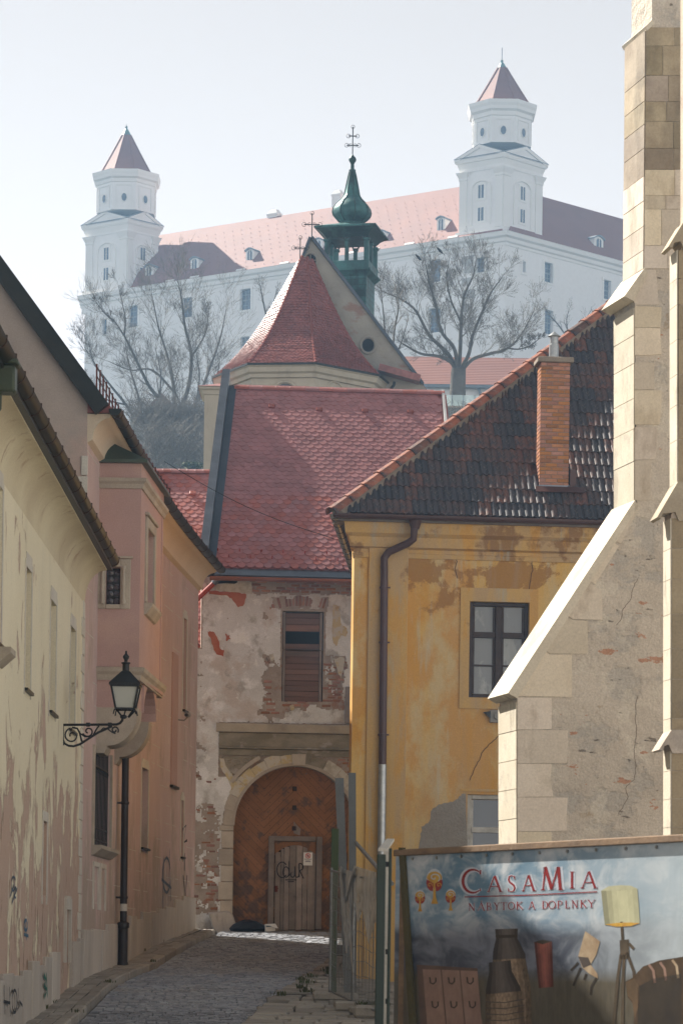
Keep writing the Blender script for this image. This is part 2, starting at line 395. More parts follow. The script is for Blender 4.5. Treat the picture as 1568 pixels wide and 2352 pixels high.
# raised pavement on the left with slabs and kerb stones
pv = MB()
A = [LW.L*i/70 for i in range(18, 71)]
pv.loft([[LW.p(a, zroad(LW.loc(a)[0].y)-.1, -.1), LW.p(a, zroad(LW.loc(a)[0].y)+.105, -.1), LW.p(a, zroad(LW.loc(a)[0].y)+.105, .5), LW.p(a, zroad(LW.loc(a)[0].y)-.1, .5)] for a in A])
pave = tag(pv.build('pavement', M['joint']), kind='structure')
a = 22.0
while a < LW.L - .35:
    l = random.uniform(.85, 1.25); l = min(l, LW.L-a-.01); q0 = LW.p(a+.008, 0); q1 = LW.p(a+l-.008, 0); kd = .66 - .12*smooth((q0.y-64)/8); ku = .66 - .12*smooth((q1.y-64)/8)
    k = MB(); p0 = LW.p(a+.008, zroad(q0.y)-.12, kd-.2); p1 = LW.p(a+l-.008, zroad(q1.y)-.12, ku-.2)
    k.cbox(p0, p1-p0, LW.p(a, zroad(q0.y)-.12, kd)-LW.p(a, zroad(q0.y)-.12, kd-.2), UP*(.245+random.uniform(-.012,.012)), .022)
    k.build('kerb_stone', M['paving'], pave); a += l
for r, (d0, d1) in enumerate(((.01,.235),(.242,.455))):
    a = 22.0 + r*.2
    while a < LW.L - .3:
        l = min(random.uniform(.35, .62), LW.L-a-.01); q0 = LW.p(a, 0); q1 = LW.p(a+l, 0)
        dd = -.12*smooth((q0.y-64)/8)
        k = MB(); p0 = LW.p(a+.006, zroad(q0.y)+.04, d0); p1 = LW.p(a+l-.006, zroad(q1.y)+.04, d0)
        k.cbox(p0, p1-p0, LW.p(a, 0, d1+(dd if r else dd*.5))-LW.p(a, 0, d0), UP*(.075+random.uniform(-.008,.014)), .012)
        k.build('paving_slab', M['paving'], pave); a += l
# broken pavement on the right
rp = MB(); ys2 = [40.0+i*.6 for i in range(56)]
rp.loft([[V((right_x(y)+.02, y, zroad(y)-.08)), V((right_x(y)+.02, y, zroad(y)-.01)), V((2.6 if y < 55 else .5, y, zroad(y)+.0)), V((2.6 if y < 55 else .5, y, zroad(y)-.08))] for y in ys2 if right_x(y) < .42])
rpo = tag(rp.build('broken_pavement', M['joint']), kind='structure')
y = 43.1
while y < 63:
    x = right_x(y) + .03; dl = random.uniform(.4, .6); xe = 1.9 if y < 54.8 else .2
    while x < xe:
        wd = random.uniform(.35, .75)
        if random.random() < .84 or y < 49:
            k = MB(); z0 = zroad(y)-.065+random.uniform(0,.03); sl = zroad(y+dl)-zroad(y)
            k.cbox(V((x, y, z0)), V((wd-.03, random.uniform(-.05,.05), random.uniform(-.02,.02))), V((random.uniform(-.05,.05), dl-.03, sl)), UP*.09, .018)
            k.build('paving_stone', M['paving'], rpo)
        x += wd
    y += dl
def weeds(name, pts, label, cat='weeds', hgt=.09, n=26):
    m = MB()
    for (c, r) in pts:
        for _ in range(n):
            b = V(c) + V((random.gauss(0,r), random.gauss(0,r), 0)); h = hgt*random.uniform(.4,1.2); an = random.uniform(0,6.28); lean = random.uniform(.1,.9)*h; wd = hgt*.14
            tdir = V((cos(an), sin(an), 0)); sd_ = V((-sin(an), cos(an), 0))*wd
            m.add([b-sd_*.6, b+sd_*.6, b+tdir*lean*.5+UP*h*.7+sd_, b+tdir*lean*.5+UP*h*.7-sd_, b+tdir*lean+UP*h], [(0,1,2,3),(3,2,4)])
    return tag(m.build(name, M['weed'], fix=False), label, cat, kind='stuff')
weeds('weeds', [(V((right_x(y)+random.uniform(.1,.6), y, zroad(y)+.07)), .06) for y in (50.2,51.1,52,53.4,54.5,55.6,57,58.3)], 'low green weeds growing in the broken pavement by the mesh fence')
weeds('kerb_weeds', [(V((kerb_x(y)-random.choice((.62,.6,.02)), y, zroad(y)+(.13 if random.random()<.6 else .02))), .05) for y in (45.2,46,46.6,47.2,48.4,52,56,60,63,66,69)], 'thin weeds along the kerb and the house fronts', n=16, hgt=.07)
# ================================================================ cream house, left
FC = Fr((-4.64,20), (-4.87,53)); ZE = EYE
cream = thing('cream_house', FC.p(16, zroad(36)), 'cream plastered house with flaking paint and dark eaves gutter, nearest on the street', 'house')
def win_px(fr, x0, x1, y_ref): return fr.az(x0, y_ref)[0], fr.az(x1, y_ref)[0]
H = []
for (x0, x1) in ((-42,3),(59,72),(116.5,130),(163,175)):
    a0, a1 = win_px(FC, x0, x1, 1400); H.append([a0, a1, ZE+3.98, ZE+5.80, .30])
H[0][2], H[0][3] = ZE+4.25, ZE+6.4
nb0, nb1 = win_px(FC, 98.5, 107.5, 1950); H.append([nb0, nb1, ZE+.95, ZE+2.14, .08])
bb0, bb1 = win_px(FC, 149, 158, 2100); H.append([bb0, bb1, ZE-.05, ZE+.78, .25])
wall(FC, -2, FC.L, -1.2, ZE+7.32, H, .6, .3).build('wall', M['cream'], cream)
# body behind the street wall so that the house is solid
bm_ = MB(); bm_.box(FC.p(-2, -1.2, -.6), FC.t*(FC.L+1.95), FC.n*-7.5, UP*(ZE+8.5)); bm_.build('rear_wall', M['gable'], cream)
rf = MB(); e = ZE+7.3
rf.add([FC.p(-2.2,e,.5), FC.p(FC.L+.12,e,.5), FC.p(FC.L+.12,e+5.2,-4.3), FC.p(-2.2,e+5.2,-4.3), FC.p(FC.L+.12,e,-9), FC.p(-2.2,e,-9),
        FC.p(-2.2,e-.12,.5), FC.p(FC.L+.12,e-.12,.5), FC.p(FC.L+.12,e-.12,-9), FC.p(-2.2,e-.12,-9)], [(0,1,2,3),(3,2,4,5),(6,7,1,0),(1,7,8,4,2),(0,3,5,9,6),(6,9,8,7),(9,5,4,8)])
rf.build('roof', M['metal_dark'], cream)
for i, h in enumerate(H[:4]):
    a0, a1, z0, z1, dp = h; s = MB(); t = .11
    s.fb(FC, a0-t, a0-.002, z0-.1, z1+t, -.02, .012); s.fb(FC, a1+.002, a1+t, z0-.1, z1+t, -.02, .012); s.fb(FC, a0-.002, a1+.002, z1+.002, z1+.22, -.02, .012)
    s.build('window_surround', M['trim'], cream)
    s = MB(); s.fb(FC, a0-.07, a1+.07, z0-.05, z0-.005, -.1, .06); s.build('sill', M['metal_dark'], cream)
    w_ = MB()
    for u0, u1, v0, v1 in ((a0+.01,a0+.08,z0,z1),(a1-.08,a1-.01,z0,z1),(a0+.08,a1-.08,z0,z0+.07),(a0+.08,a1-.08,z1-.07,z1),((a0+a1)/2-.04,(a0+a1)/2+.04,z0+.07,z1-.07),(a0+.08,a1-.08,z0+1.15,z0+1.22)):
        w_.fb(FC, u0, u1, v0, v1, -.28, -.215)
    wo = w_.build('window', M['frame_grey'], cream)
    g = MB(); g.fb(FC, a0+.08, a1-.08, z0+.07, z1-.07, -.27, -.25); g.build('pane', M['glass_pale'], wo)
# first window: stone sill bracket
a0, a1, z0, z1, dp = H[0]
s = MB(); s.prism([FC.p(a1-.5,z0-.06,0), FC.p(a1-.5,z0-.06,.2), FC.p(a1-.5,z0-.14,.2), FC.p(a1-.5,z0-.3,.02), FC.p(a1-.5,z0-.3,0)], FC.t*.62); s.build('sill_bracket', M['stone'], cream)
# blocked low window and basement window
a0, a1, z0, z1, dp = H[4]
s = MB(); s.fb(FC, a0-.13, a0-.002, z0-.15, z1+.16, -.02, .014); s.fb(FC, a1+.002, a1+.13, z0-.15, z1+.16, -.02, .014); s.fb(FC, a0-.002, a1+.002, z1+.002, z1+.16, -.02, .014); s.build('window_surround', M['trim'], cream)
s = MB(); s.fb(FC, a0+.03, a1-.03, z0+.02, z1-.45, -.079, -.05); s.build('blocking_panel', M['trim'], cream)
a0, a1, z0, z1, dp = H[5]
s = MB(); s.fb(FC, a0-.16, a0-.002, z0-.1, z1+.2, -.02, .05); s.fb(FC, a1+.002, a1+.16, z0-.1, z1+.2, -.02, .05); s.fb(FC, a0-.002, a1+.002, z1+.002, z1+.24, -.02, .05); s.build('basement_window_surround', M['trim'], cream)
# plaster quoins on the far corner
z = ZE + 6.55; i = 0
while z > ZE+.3:
    hgt = .34; wq = .62 if i % 2 else .4
    s = MB(); s.fcb(FC, FC.L-wq, FC.L-.004, z-hgt+.015, z, -.02, .018+.003*(i%3), .008); s.build('quoin', M['trim'], cream); z -= hgt; i += 1
# coved cornice and gutter
ZG = ZE+7.30
prof = [(0,-.78)] + [(.40*(1-cos(t*pi/2/6)), -.74+.60*sin(t*pi/2/6)) for t in range(1, 7)] + [(.42,-.06),(.42,0),(0,0)]
pa = [FC.p(-2, ZG, 0), FC.p(FC.L-.01, ZG, 0)]
MB().sweep(prof, pa, lambda i: FC.n).build('cove', M['cream_cove'], cream, smooth=True)
def gutter(fr_p, a0, a1, parent, mat, jm, r=.11, step=.85, n=None, dark='gutter'):
    """half-round eaves gutter along fr_p(a) with joint bands"""
    N = n or max(2, int((a1-a0)/.8)); m = MB(); rings = []
    for i in range(N+1):
        a = a0+(a1-a0)*i/N; p = fr_p(a); q = fr_p(a+.05)-fr_p(a-.05); t = q.normalized(); sd = V((t.y, -t.x, 0)).normalized()
        ang = [pi*k/8 for k in range(9)]
        rings.append([p + sd*(r*cos(x)) - UP*(r*sin(x)) for x in ang] + [p - sd*(r*.9) + UP*.01, p + sd*(r*.9) + UP*.01])
    m.loft(rings); g = m.build(dark, mat, parent, smooth=True)
    a = a0+.3
    while a < a1:
        p = fr_p(a); t = (fr_p(a+.05)-fr_p(a-.05)).normalized(); sd = V((t.y, -t.x, 0)).normalized(); b = MB(); rr = r*1.07
        b.loft([[p+t*k + sd*(rr*cos(pi*j/8)) - UP*(rr*sin(pi*j/8)) for j in range(9)] + [p+t*k - sd*rr + UP*.03, p+t*k + sd*rr + UP*.03] for k in (-.014, .014)])
        b.build('gutter_bracket', jm, g); a += step
    return g
gutter(lambda a: FC.p(a, ZG+.07, .50), -2, FC.L+.1, cream, M['metal_dark'], M['solder'], r=.135, step=1.05)
# outlet box at the near end of the gutter
hb = FC.P(12, 852, .5); s = MB(); s.cbox(hb+V((-.28,-.15,-.28)), (.42,0,0), (0,.3,0), (0,0,.34), .03); s.cbox(hb+V((-.32,-.2,.06)), (.5,0,0), (0,.4,0), (0,0,.06), .02)
s.tube([hb+V((-.1,0,-.25)), hb+V((-.1,0,-.45)), hb+V((-.22,0,-.62)), hb+V((-.5,.1,-.75))], .07, 10); s.build('rainwater_hopper', M['copper_green'], cream, smooth=True)
# granite slabs of the base
a = 18.5
while a < FC.L-.3:
    l = random.uniform(1.0, 1.5); l = min(l, FC.L-a-.02); y = FC.p(a+l/2, 0).y
    if not (bb0-.2 < a+l and a < bb1+.2):
        zt = zroad(y)+.13+random.uniform(.72,.86); s = MB(); s.fcb(FC, a+.008, a+l-.008, zroad(y)-.3, zt, -.02, .05+random.uniform(0,.03), .012); s.build('plinth_slab', M['granite'], cream)
    a += l
M['spray'] = [surf('spray_paint_'+n, c, rough=.7, bump=0, fine=.25, fs=6) for n, c in (('black',(.03,.03,.035)),('blue',(.10,.19,.28)),('green',(.03,.16,.12)),('grey_blue',(.12,.15,.19)))]
def ribbon(fr, strokes, d, wd, name, mat, parent):
    """painted strokes on a wall: strokes are lists of (a, z)"""
    m = MB()
    for st in strokes:
        P = [V((x, y)) for x, y in st]; L = []; R = []
        for i, p in enumerate(P):
            t = (P[min(i+1, len(P)-1)] - P[max(i-1, 0)]); t = t.normalized() if t.length > 0 else V((1,0)); nn = V((-t.y, t.x))*wd/2
            L.append(p+nn); R.append(p-nn)
        for i in range(len(P)-1):
            m.add([fr.p(q.x, q.y, d) for q in (L[i], L[i+1], R[i+1], R[i])], [(0,1,2,3)])
    return m.build(name, mat, parent, fix=False)
def pxs(fr, pts, d=0.0): return [fr.az(x, y, d) for x, y in pts]
def arc(cx, cy, rx, ry, t0, t1, n=14): return [(cx+rx*cos(radians(t0+(t1-t0)*i/n)), cy-ry*sin(radians(t0+(t1-t0)*i/n))) for i in range(n+1)]
g1 = [[(10,2262),(12,2330)],[(22,2266),(24,2335)],[(10,2300),(24,2304)],arc(34,2300,6,26,0,360),[(42,2270),(44,2312),(40,2320)],[(45,2300),(52,2310)]]
ribbon(FC, [pxs(FC, s, .085) for s in g1], .088, .045, 'graffiti', M['spray'][0], cream)
ribbon(FC, [pxs(FC, s, .06) for s in [[(98,2240),(104,2252),(98,2262),(105,2274),(99,2290)],[(103,2235),(106,2290)]]], .088, .09, 'graffiti', M['spray'][2], cream)
ribbon(FC, [pxs(FC, s, .01) for s in [[(24,2060),(34,2030),(30,2012)],arc(32,2030,5,16,30,330),[(28,2075),(40,2040)],arc(36,2050,3,12,0,300)]], .012, .035, 'graffiti', M['spray'][3], cream)
ribbon(FC, [pxs(FC, s, .01) for s in [arc(60,2125,4,12,60,400),[(58,2110),(62,2160)],[(56,2146),(66,2150)]]], .012, .05, 'graffiti', M['spray'][1], cream)
# ================================================================ pink house with the oriel
FP = CFr([(-4.87,53.05),(-4.6,60),(-4.25,65.6),(-3.72,71.6)])
pink = thing('pink_house', V((-5.2,60,zroad(60))), 'pink rendered house with grey gable end, stone oriel and curved eaves gutter', 'house')
def zeave(a): return ZE + 10.08 - .36*a/FP.L
PH = []
def ph(x0, x1, y0, y1, yr=None, dep=.3):
    a0 = FP.az(x0, (y0+y1)/2)[0]; a1 = FP.az(x1, (y0+y1)/2)[0]; am = (a0+a1)/2
    z1 = FP.az((x0+x1)/2, y0)[1]; z0 = FP.az((x0+x1)/2, y1)[1]; PH.append((a0, a1, z0, z1, dep))
ph(213, 252, 1722, 1945, dep=.35)
ph(325, 340, 1765, 1948)
ph(415.5, 421, 1838, 1968)
ph(420.5, 428, 1420, 1632)
wall(FP, 0, FP.L, -.6, ZE+9.9, PH, .5, .3, step=.7, ztop=lambda a: zeave(a)-.12).build('wall', M['pink'], pink)
for i, h in enumerate(PH):
    a0, a1, z0, z1, dp = h
    if i:
        s = MB(); t = .12
        s.fb(FP, a0-t, a0-.002, z0-.12, z1+t, -.02, .012); s.fb(FP, a1+.002, a1+t, z0-.12, z1+t, -.02, .012); s.fb(FP, a0-.002, a1+.002, z1+.002, z1+.2, -.02, .012)
        s.build('window_surround', M['trim'], pink)
        s = MB(); s.fb(FP, a0-.06, a1+.06, z0-.05, z0-.004, -.1, .07); s.build('sill', M['metal_dark'], pink)
    w_ = MB(); am = (a0+a1)/2
    for u0, u1, v0, v1 in ((a0+.01,a0+.08,z0,z1),(a1-.08,a1-.01,z0,z1),(a0+.08,a1-.08,z0,z0+.07),(a0+.08,a1-.08,z1-.07,z1),(am-.04,am+.04,z0+.07,z1-.07)):
        w_.fb(FP, u0, u1, v0, v1, -dp+.01, -dp+.08)
    wo = w_.build('window', M['frame_grey'], pink); g = MB(); g.fb(FP, a0+.08, a1-.08, z0+.07, z1-.07, -dp+.03, -dp+.05); g.build('pane', M['glass'] if i == 0 else M['glass_pale'], wo)
# grille on the big low window
a0, a1, z0, z1, dp = PH[0]
gr = MB()
for z in (z0+.12, z0+.35, z1-.35): gr.fb(FP, a0-.1, a1+.1, z-.012, z+.012, -.05, -.026)
go = gr.build('window_grille', M['iron'], pink)
nbar = 13
for i in range(nbar):
    a = a0+.06+(a1-a0-.12)*i/(nbar-1); b = MB(); b.tube([FP.p(a,z0+.01,-.038), FP.p(a,z1+.02,-.038)], .012, 6); b.build('bar', M['iron'], go)
    b = MB(); zc = z1-.42; b.tube([FP.p(a+.045*cos(t*.9), zc+.045*sin(t*.9), -.03) for t in range(7)], .009, 5); b.build('scroll', M['iron'], go)
s = MB(); s.prism([FP.p(a0-.1,z0-.02,0), FP.p(a0-.1,z0-.02,.2), FP.p(a0-.1,z0-.09,.2), FP.p(a0-.1,z0-.2,.06), FP.p(a0-.1,z0-.22,0)], FP.p(a1+.1,0,0)-FP.p(a0-.1,0,0)); s.build('sill', M['stone'], pink)
for u in (a0-.1, a1+.002): s = MB(); s.fb(FP, u, u+.098, z0-.02, z1, -.02, .05); s.build('window_jamb', M['stone'], pink)
# recessed panels below
for k in (0, 1):
    aa = a0+.15+k*1.15; s = MB(); t = .09
    for u0,u1,v0,v1 in ((aa,aa+.9,z0-.42,z0-.33),(aa,aa+t,z0-1.25,z0-.42),(aa+.9-t,aa+.9,z0-1.25,z0-.42)): s.fb(FP, u0, u1, v0, v1, -.02, .03)
    s.build('panel_frame', M['trim'], pink)
# incised ashlar joints as fine raised mortar lines broken into bits
k = MB(); z = ZE+1.0; row = 0
while z < ZE+9.4:
    a = random.uniform(0, 1)
    while a < FP.L-.4:
        l = random.uniform(.4, 1.6)
        if random.random() < .55 and not any(h[0]-.3 < a+l and a < h[1]+.3 and h[2]-.3 < z < h[3]+.3 for h in PH):
            k.fb(FP, a, min(a+l, FP.L-.05), z-.008, z+.008, -.01, .004)
        a += l + random.uniform(.2, .9)
    z += .42; row += 1
stuff(k.build('ashlar_joint_lines', M['trim'], pink))
# gable end wall facing down the street
gx0, gx1 = at(-150, 1100, 53.05).x, -4.872
slope = 2.83/2.12; zc0 = ZE+10.24; xc0 = -4.47
def zg(x): return zc0 + (xc0-x)*slope
g = MB(); g.prism([V((-11.0,53.05,-.6)), V((gx1,53.05,-.6)), V((gx1,53.05,zg(gx1)-.45)), V((-11.0,53.05,zg(-11.0)-.1))], (0,.45,0)); g.build('gable_wall', M['gable'], pink)
v = MB(); n_ = V((slope,0,1)).normalized(); tdir = V((-1,0,slope)).normalized(); p0 = V((xc0,52.85,zc0))
v.box(p0 - n_*.30, tdir*8.2, (0,.55,0), n_*.30); v.build('verge_board', M['metal_dark'], pink)
# main roof over the house, following the eaves
rr = []; 
for i in range(31):
    a = FP.L*i/30; q = FP.p(a, 0, .46); ze = zeave(a); t, nn = FP.dirs(a)
    rr.append([V((q.x,q.y,ze+.02)), V((q.x,q.y,ze+.10)), V((q.x,q.y,ze+.10))-nn*4.6+UP*6.1, V((q.x,q.y,ze+.10))-nn*9.2, V((q.x,q.y,ze))-nn*9.2])
MB().loft(rr).build('roof', M['tile'], pink)
# corner quoins at the gable
z = ZE+9.3; i = 0
while z > ZE+7.6:
    s = MB(); wq = .16 if i % 2 else .1; s.cbox(V((gx1-wq,53.02,z-.37)), (wq+.02,0,0), (0,.03,0), (0,0,.36), .006); s.build('quoin', M['trim'], pink); z -= .38; i += 1
# soffit
pa = [FP.p(FP.L*i/30, zeave(FP.L*i/30), 0) for i in range(31)]; dn = [FP.dirs(FP.L*i/30)[1] for i in range(31)]
prof = [(-.02,-.55)] + [(.10+.0*t+.31*(1-cos(t*pi/2/6)), -.48+.40*sin(t*pi/2/6)) for t in range(0, 7)] + [(.45,-.04),(.45,.0),(-.02,0)]
M['soffit'] = surf('cream_soffit_plaster', (.66,.55,.41), (.60,.49,.36), s=.6, bump=.12)
MB().sweep(prof, pa, lambda i: dn[i]).build('cove', M['soffit'], pink, smooth=True)
gutter(lambda a: FP.p(a, zeave(a)+.06, .53), -.15, FP.L+.25, pink, M['metal_dark'], M['solder'], r=.12, step=.9, n=40)
# snow guard on the roof edge
sg = MB()
pts = [FP.p(a, zeave(a), .46) - FP.dirs(a)[1]*.30 + UP*.88 for a in [x*.5 for x in range(0, 26)]]
for dz in (0, -.17): sg.tube([p+UP*dz for p in pts], .012, 5)
sgo = sg.build('snow_guard', M['iron'], pink)
M['rust'] = surf('rusty_red_bar', (.14,.04,.03), rough=.7, bump=.1)
for i in range(0, 26):
    b = MB(); b.tube([pts[i]+UP*.05, pts[i]-UP*.42], .018, 5); b.build('snow_guard_post', M['rust'], sgo)
# reddish chase strip on the street wall
a0, a1 = FP.az(393,1650)[0], FP.az(406,1650)[0]
s = MB(); s.fcb(FP, a0, a1, FP.az(400,1806)[1], FP.az(400,1500)[1], -.02, .035, .01); s.build('wall_strip', M['oriel'], pink)
s = MB(); s.fb(FP, a0-.05, a1+.1, FP.az(400,1812)[1], FP.az(400,1806)[1]-.002, -.02, .08); s.build('wall_strip_ledge', M['metal_dark'], pink)
# granite slabs of the base
a = .15
while a < FP.L-.3:
    l = min(random.uniform(.95, 1.5), FP.L-a-.02); y = FP.p(a+l/2, 0).y
    zt = zroad(y)+.12+random.uniform(.74,.9); s = MB(); s.fcb(FP, a+.01, a+l-.01, zroad(y)-.2, zt, -.02, .05+random.uniform(0,.03), .012); s.build('plinth_slab', M['granite'], pink)
    a += l
gs = [[(374,2100),(377,1965),(380,2080),(384,1962),(386,2090),(390,1950),(392,2070)],[(372,2020),(394,2040)],arc(383,2010,9,40,20,340),[(378,2110),(380,2150)]]
ribbon(FP, [pxs(FP, s, .01) for s in gs], .012, .07, 'graffiti', M['spray'][3], pink)
ribbon(FP, [pxs(FP, s, .01) for s in [[(420,1905),(428,1895),(422,1935),(430,1930)],[(421,2010),(426,2060),(430,2010)],[(424,1960),(424,2000)]]], .012, .07, 'graffiti', M['spray'][0], pink)
# ---------------------------------------------------------------- oriel (part of the house)
YO = 55.0; XW = FP.p(FP.az(212,1400)[0],0).x - .1
Z_ = lambda y, x=270: at(x, y, YO).z
xo = at(322, 1330, YO).x; O1 = V((xo, YO, 0)); O2 = V((-3.80, 58.8, 0))
XW = -4.95
FO1 = Fr((XW, YO), (xo, YO)); FO2 = Fr((xo, YO), (O2.x, O2.y))
if FO2.n.x < 0: FO2.n = -FO2.n
zb, zt = Z_(1560), Z_(1064)
wz0, wz1 = Z_(1388), Z_(1303); wa0, wa1 = FO1.az(243.5,1345)[0], FO1.az(276.5,1345)[0]
oriel = wall(FO1, 0, FO1.L, zb, zt, [(wa0, wa1, wz0, wz1, .22)], .35, .2)
va0, va1 = FO2.az(336,1300)[0], FO2.az(352,1300)[0]; vz0, vz1 = FO2.az(345,1396)[1], FO2.az(345,1222)[1]
o2 = wall(FO2, 0, FO2.L, zb, zt, [(va0, va1, vz0, vz1, .2)], .35, .2); oriel.add(o2.v, o2.f)
oriel.box(V((O2.x,O2.y,zb)), (-1.1,.1,0), (0,-.35,0), UP*(zt-zb))
oriel.box(V((XW,YO+.3,zb+.02)), (xo-XW+.05,0,0), (O2.x-xo,3.3,0), UP*.1)
oo = oriel.build('oriel', M['oriel'], pink)
def band(z0, z1, outs, name, mat, par):
    """moulding round the oriel: outs = list of (z, projection)"""
    m = MB(); rings = []
    for z, d in outs:
        rings.append([V((XW,YO-d,z)), V((xo+d,YO-d,z)), V((O2.x+d,O2.y+d*.3,z)), V((O2.x-.6,O2.y+d*.3,z)), V((XW,O2.y,z))])
    m.loft(rings); return m.build(name, mat, par)
band(0,0,[(Z_(1122),-.02),(Z_(1122),.03),(Z_(1112),.05),(Z_(1106),.10),(Z_(1099),.11),(Z_(1097),-.02)], 'oriel_cornice', M['stone'], oo)
band(0,0,[(Z_(1562),-.02),(Z_(1562),.03),(Z_(1550),.05),(Z_(1543),.10),(Z_(1534),.12),(Z_(1531),-.02)], 'oriel_base_moulding', M['stone'], oo)
# lower part: corbels with an arch between
zmid = Z_(1625); zc1, zc0 = Z_(1560), Z_(1730); R_ = xo-XW
def corb(y0, y1, mat, nm, ztop):
    pr = [V((XW,y0,zc0)), V((XW+.30,y0,zc0)), V((XW+.36,y0,zc0+.08)), V((XW+.36,y0,zc0+.14))]
    for t in range(0, 9):
        an = -pi/2 + pi/2*t/8; pr.append(V((XW+.36+(R_-.36)*cos(an), y0, zc0+.14+(zmid-.06-zc0-.14)*(1+sin(an)))))
    pr += [V((xo,y0,ztop)), V((XW,y0,ztop))]
    m = MB(); m.prism(pr, (0,y1-y0,0)); return m.build(nm, mat, oo)
corb(YO+.004, YO+.95, M['stone'], 'corbel', zmid); corb(O2.y-.75, O2.y-.004, M['stone'], 'corbel', zmid)
m = MB(); m.box(V((XW,YO+.003,zmid)), (R_-.004,0,0), (0,.94,0), UP*(zc1-zmid)); m.build('oriel_apron', M['oriel'], oo)
m = MB(); ya, yb = YO+.95, O2.y-.75; yc = (ya+yb)/2; ra = (yb-ya)/2; za = zmid-.02
for i in range(12):
    t0, t1 = pi*i/12, pi*(i+1)/12
    q = [V((0,yc-ra*cos(t0),za+.62*sin(t0))), V((0,yc-ra*cos(t1),za+.62*sin(t1))), V((0,yc-ra*cos(t1),zc1+.01)), V((0,yc-ra*cos(t0),zc1+.01))]
    f = lambda p: p + V((xo + (O2.x-xo)*(p.y-YO)/(O2.y-YO) - .004, 0, 0))
    m.prism([f(p) for p in q], (-R_+.05,0,0))
m.build('oriel_arch', M['oriel'], oo)
# oriel lean-to roof
m = MB(); ov = .12; zr = zt
m.add([V((XW,YO-ov,zr)), V((xo+ov,YO-ov,zr)), V((O2.x+ov,O2.y+ov,zr)), V((XW,O2.y+ov,zr)), V((XW+.22,YO+.3,Z_(1003))), V((XW+.22,O2.y-.3,Z_(1003))),
       V((XW,YO-ov,zr+.06)), V((xo+ov,YO-ov,zr+.06)), V((O2.x+ov,O2.y+ov,zr+.06)), V((XW,O2.y+ov,zr+.06))],
      [(0,3,2,1),(0,1,7,6),(1,2,8,7),(2,3,9,8),(3,0,6,9),(6,7,4),(7,8,5,4),(8,9,5),(9,6,4,5)])
m.build('oriel_roof', M['copper_green'], oo)
# oriel windows
s = MB(); t = .16
for u0,u1,v0,v1,d in ((wa0-t,wa0-.003,wz0-.09,wz1+.16,.03),(wa1+.003,wa1+t+.04,wz0-.09,wz1+.16,.03),(wa0-.003,wa1+.003,wz1+.003,wz1+.16,.03),(wa0-.003,wa1+.003,wz0-.09,wz0-.003,.035)): s.fcb(FO1, u0, u1, v0, v1, -.05, d, .012)
s.fb(FO1, wa0-.22, wa1+.24, wz1+.17, wz1+.21, -.02, .05)
so = s.build('stone_window_frame', M['stone'], oo)
for aa in (wa0-.06, wa1+.07):
    s = MB(); zz0, zz1 = wz0+.0, wz1+.02; c = FO1.p(aa, 0, .05)
    s.lathe([(.035,zz0),(.045,zz0+.05),(.03,zz0+.09),(.03,zz0+.33),(.042,zz0+.36),(.03,zz0+.40),(.027,zz1-.08),(.04,zz1-.04),(.04,zz1)], c, 8); s.build('colonnette', M['stone'], so, smooth=True)
s = MB(); s.fb(FO1, wa0, wa1, wz0, wz1, -.21, -.17); lo = s.build('leaded_window', M['iron'], oo)
M['crown_glass'] = surf('bottle_glass_pane', (.05,.055,.07), (.12,.10,.12), s=14, rough=.12, bump=.1, bs=20, spec=.7)
for i in range(2):
    for j in range(5):
        s = MB(); ca = wa0+.075+(wa1-wa0-.15)*i; cz = wz0+.08+(wz1-wz0-.16)*j/4
        s.add([FO1.p(ca,cz,-.15)] + [FO1.p(ca+.062*cos(k*pi/5), cz+.062*sin(k*pi/5), -.166) for k in range(10)], [(0,k+1,(k+1)%10+1) for k in range(10)]); s.build('pane', M['crown_glass'], lo)
s = MB(); t = .22
for u0,u1,v0,v1,d in ((va0-t,va0-.003,vz0,vz1+.2,.04),(va1+.003,va1+t,vz0,vz1+.2,.04),(va0-.003,va1+.003,vz1+.003,vz1+.2,.04),(va0-t-.06,va1+t+.06,vz1+.21,vz1+.27,.08)): s.fcb(FO2, u0, u1, v0, v1, -.05, d, .012)
s.build('stone_window_frame', M['stone'], oo)
s = MB(); s.prism([FO2.p(va0-.25,vz0-.02,0), FO2.p(va0-.25,vz0-.02,.16), FO2.p(va0-.25,vz0-.08,.16), FO2.p(va0-.25,vz0-.24,.05), FO2.p(va0-.25,vz0-.26,0)], FO2.t*(va1-va0+.5)); s.build('sill', M['stone'], oo)
s = MB(); s.fb(FO2, va0, va1, vz0, vz1, -.199, -.17); s.build('pane', M['glass_pale'], oo)
# ---------------------------------------------------------------- downpipe with cast iron foot
aD = FP.az(286,1950,.16)[0]; pD = FP.p(aD,0,.16); zD0 = zroad(pD.y)+.09
dp = thing('downpipe', V((pD.x,pD.y,zD0)), 'dark brown rainwater downpipe below the stone oriel', 'downpipe')
M['pipe_brown'] = surf('dark_brown_pipe', (.022,.015,.013), (.03,.02,.017), s=2, rough=.4, bump=.03)
topD = at(286,1722,pD.y).z; lean = V((.035,0,0))
s = MB(); s.tube([V((pD.x,pD.y,zD0+.9)), V((pD.x,pD.y,(zD0+topD)/2)), V((pD.x,pD.y,topD))], .075, 14); s.build('pipe', M['pipe_brown'], dp, smooth=True)
s = MB(); s.lathe([(.115,zD0),(.115,zD0+.06),(.10,zD0+.10),(.10,zD0+.78),(.125,zD0+.80),(.125,zD0+.9),(.08,zD0+.92)], V((pD.x,pD.y,0)), 14); s.build('cast_iron_foot', M['pipe_brown'], dp, smooth=True)
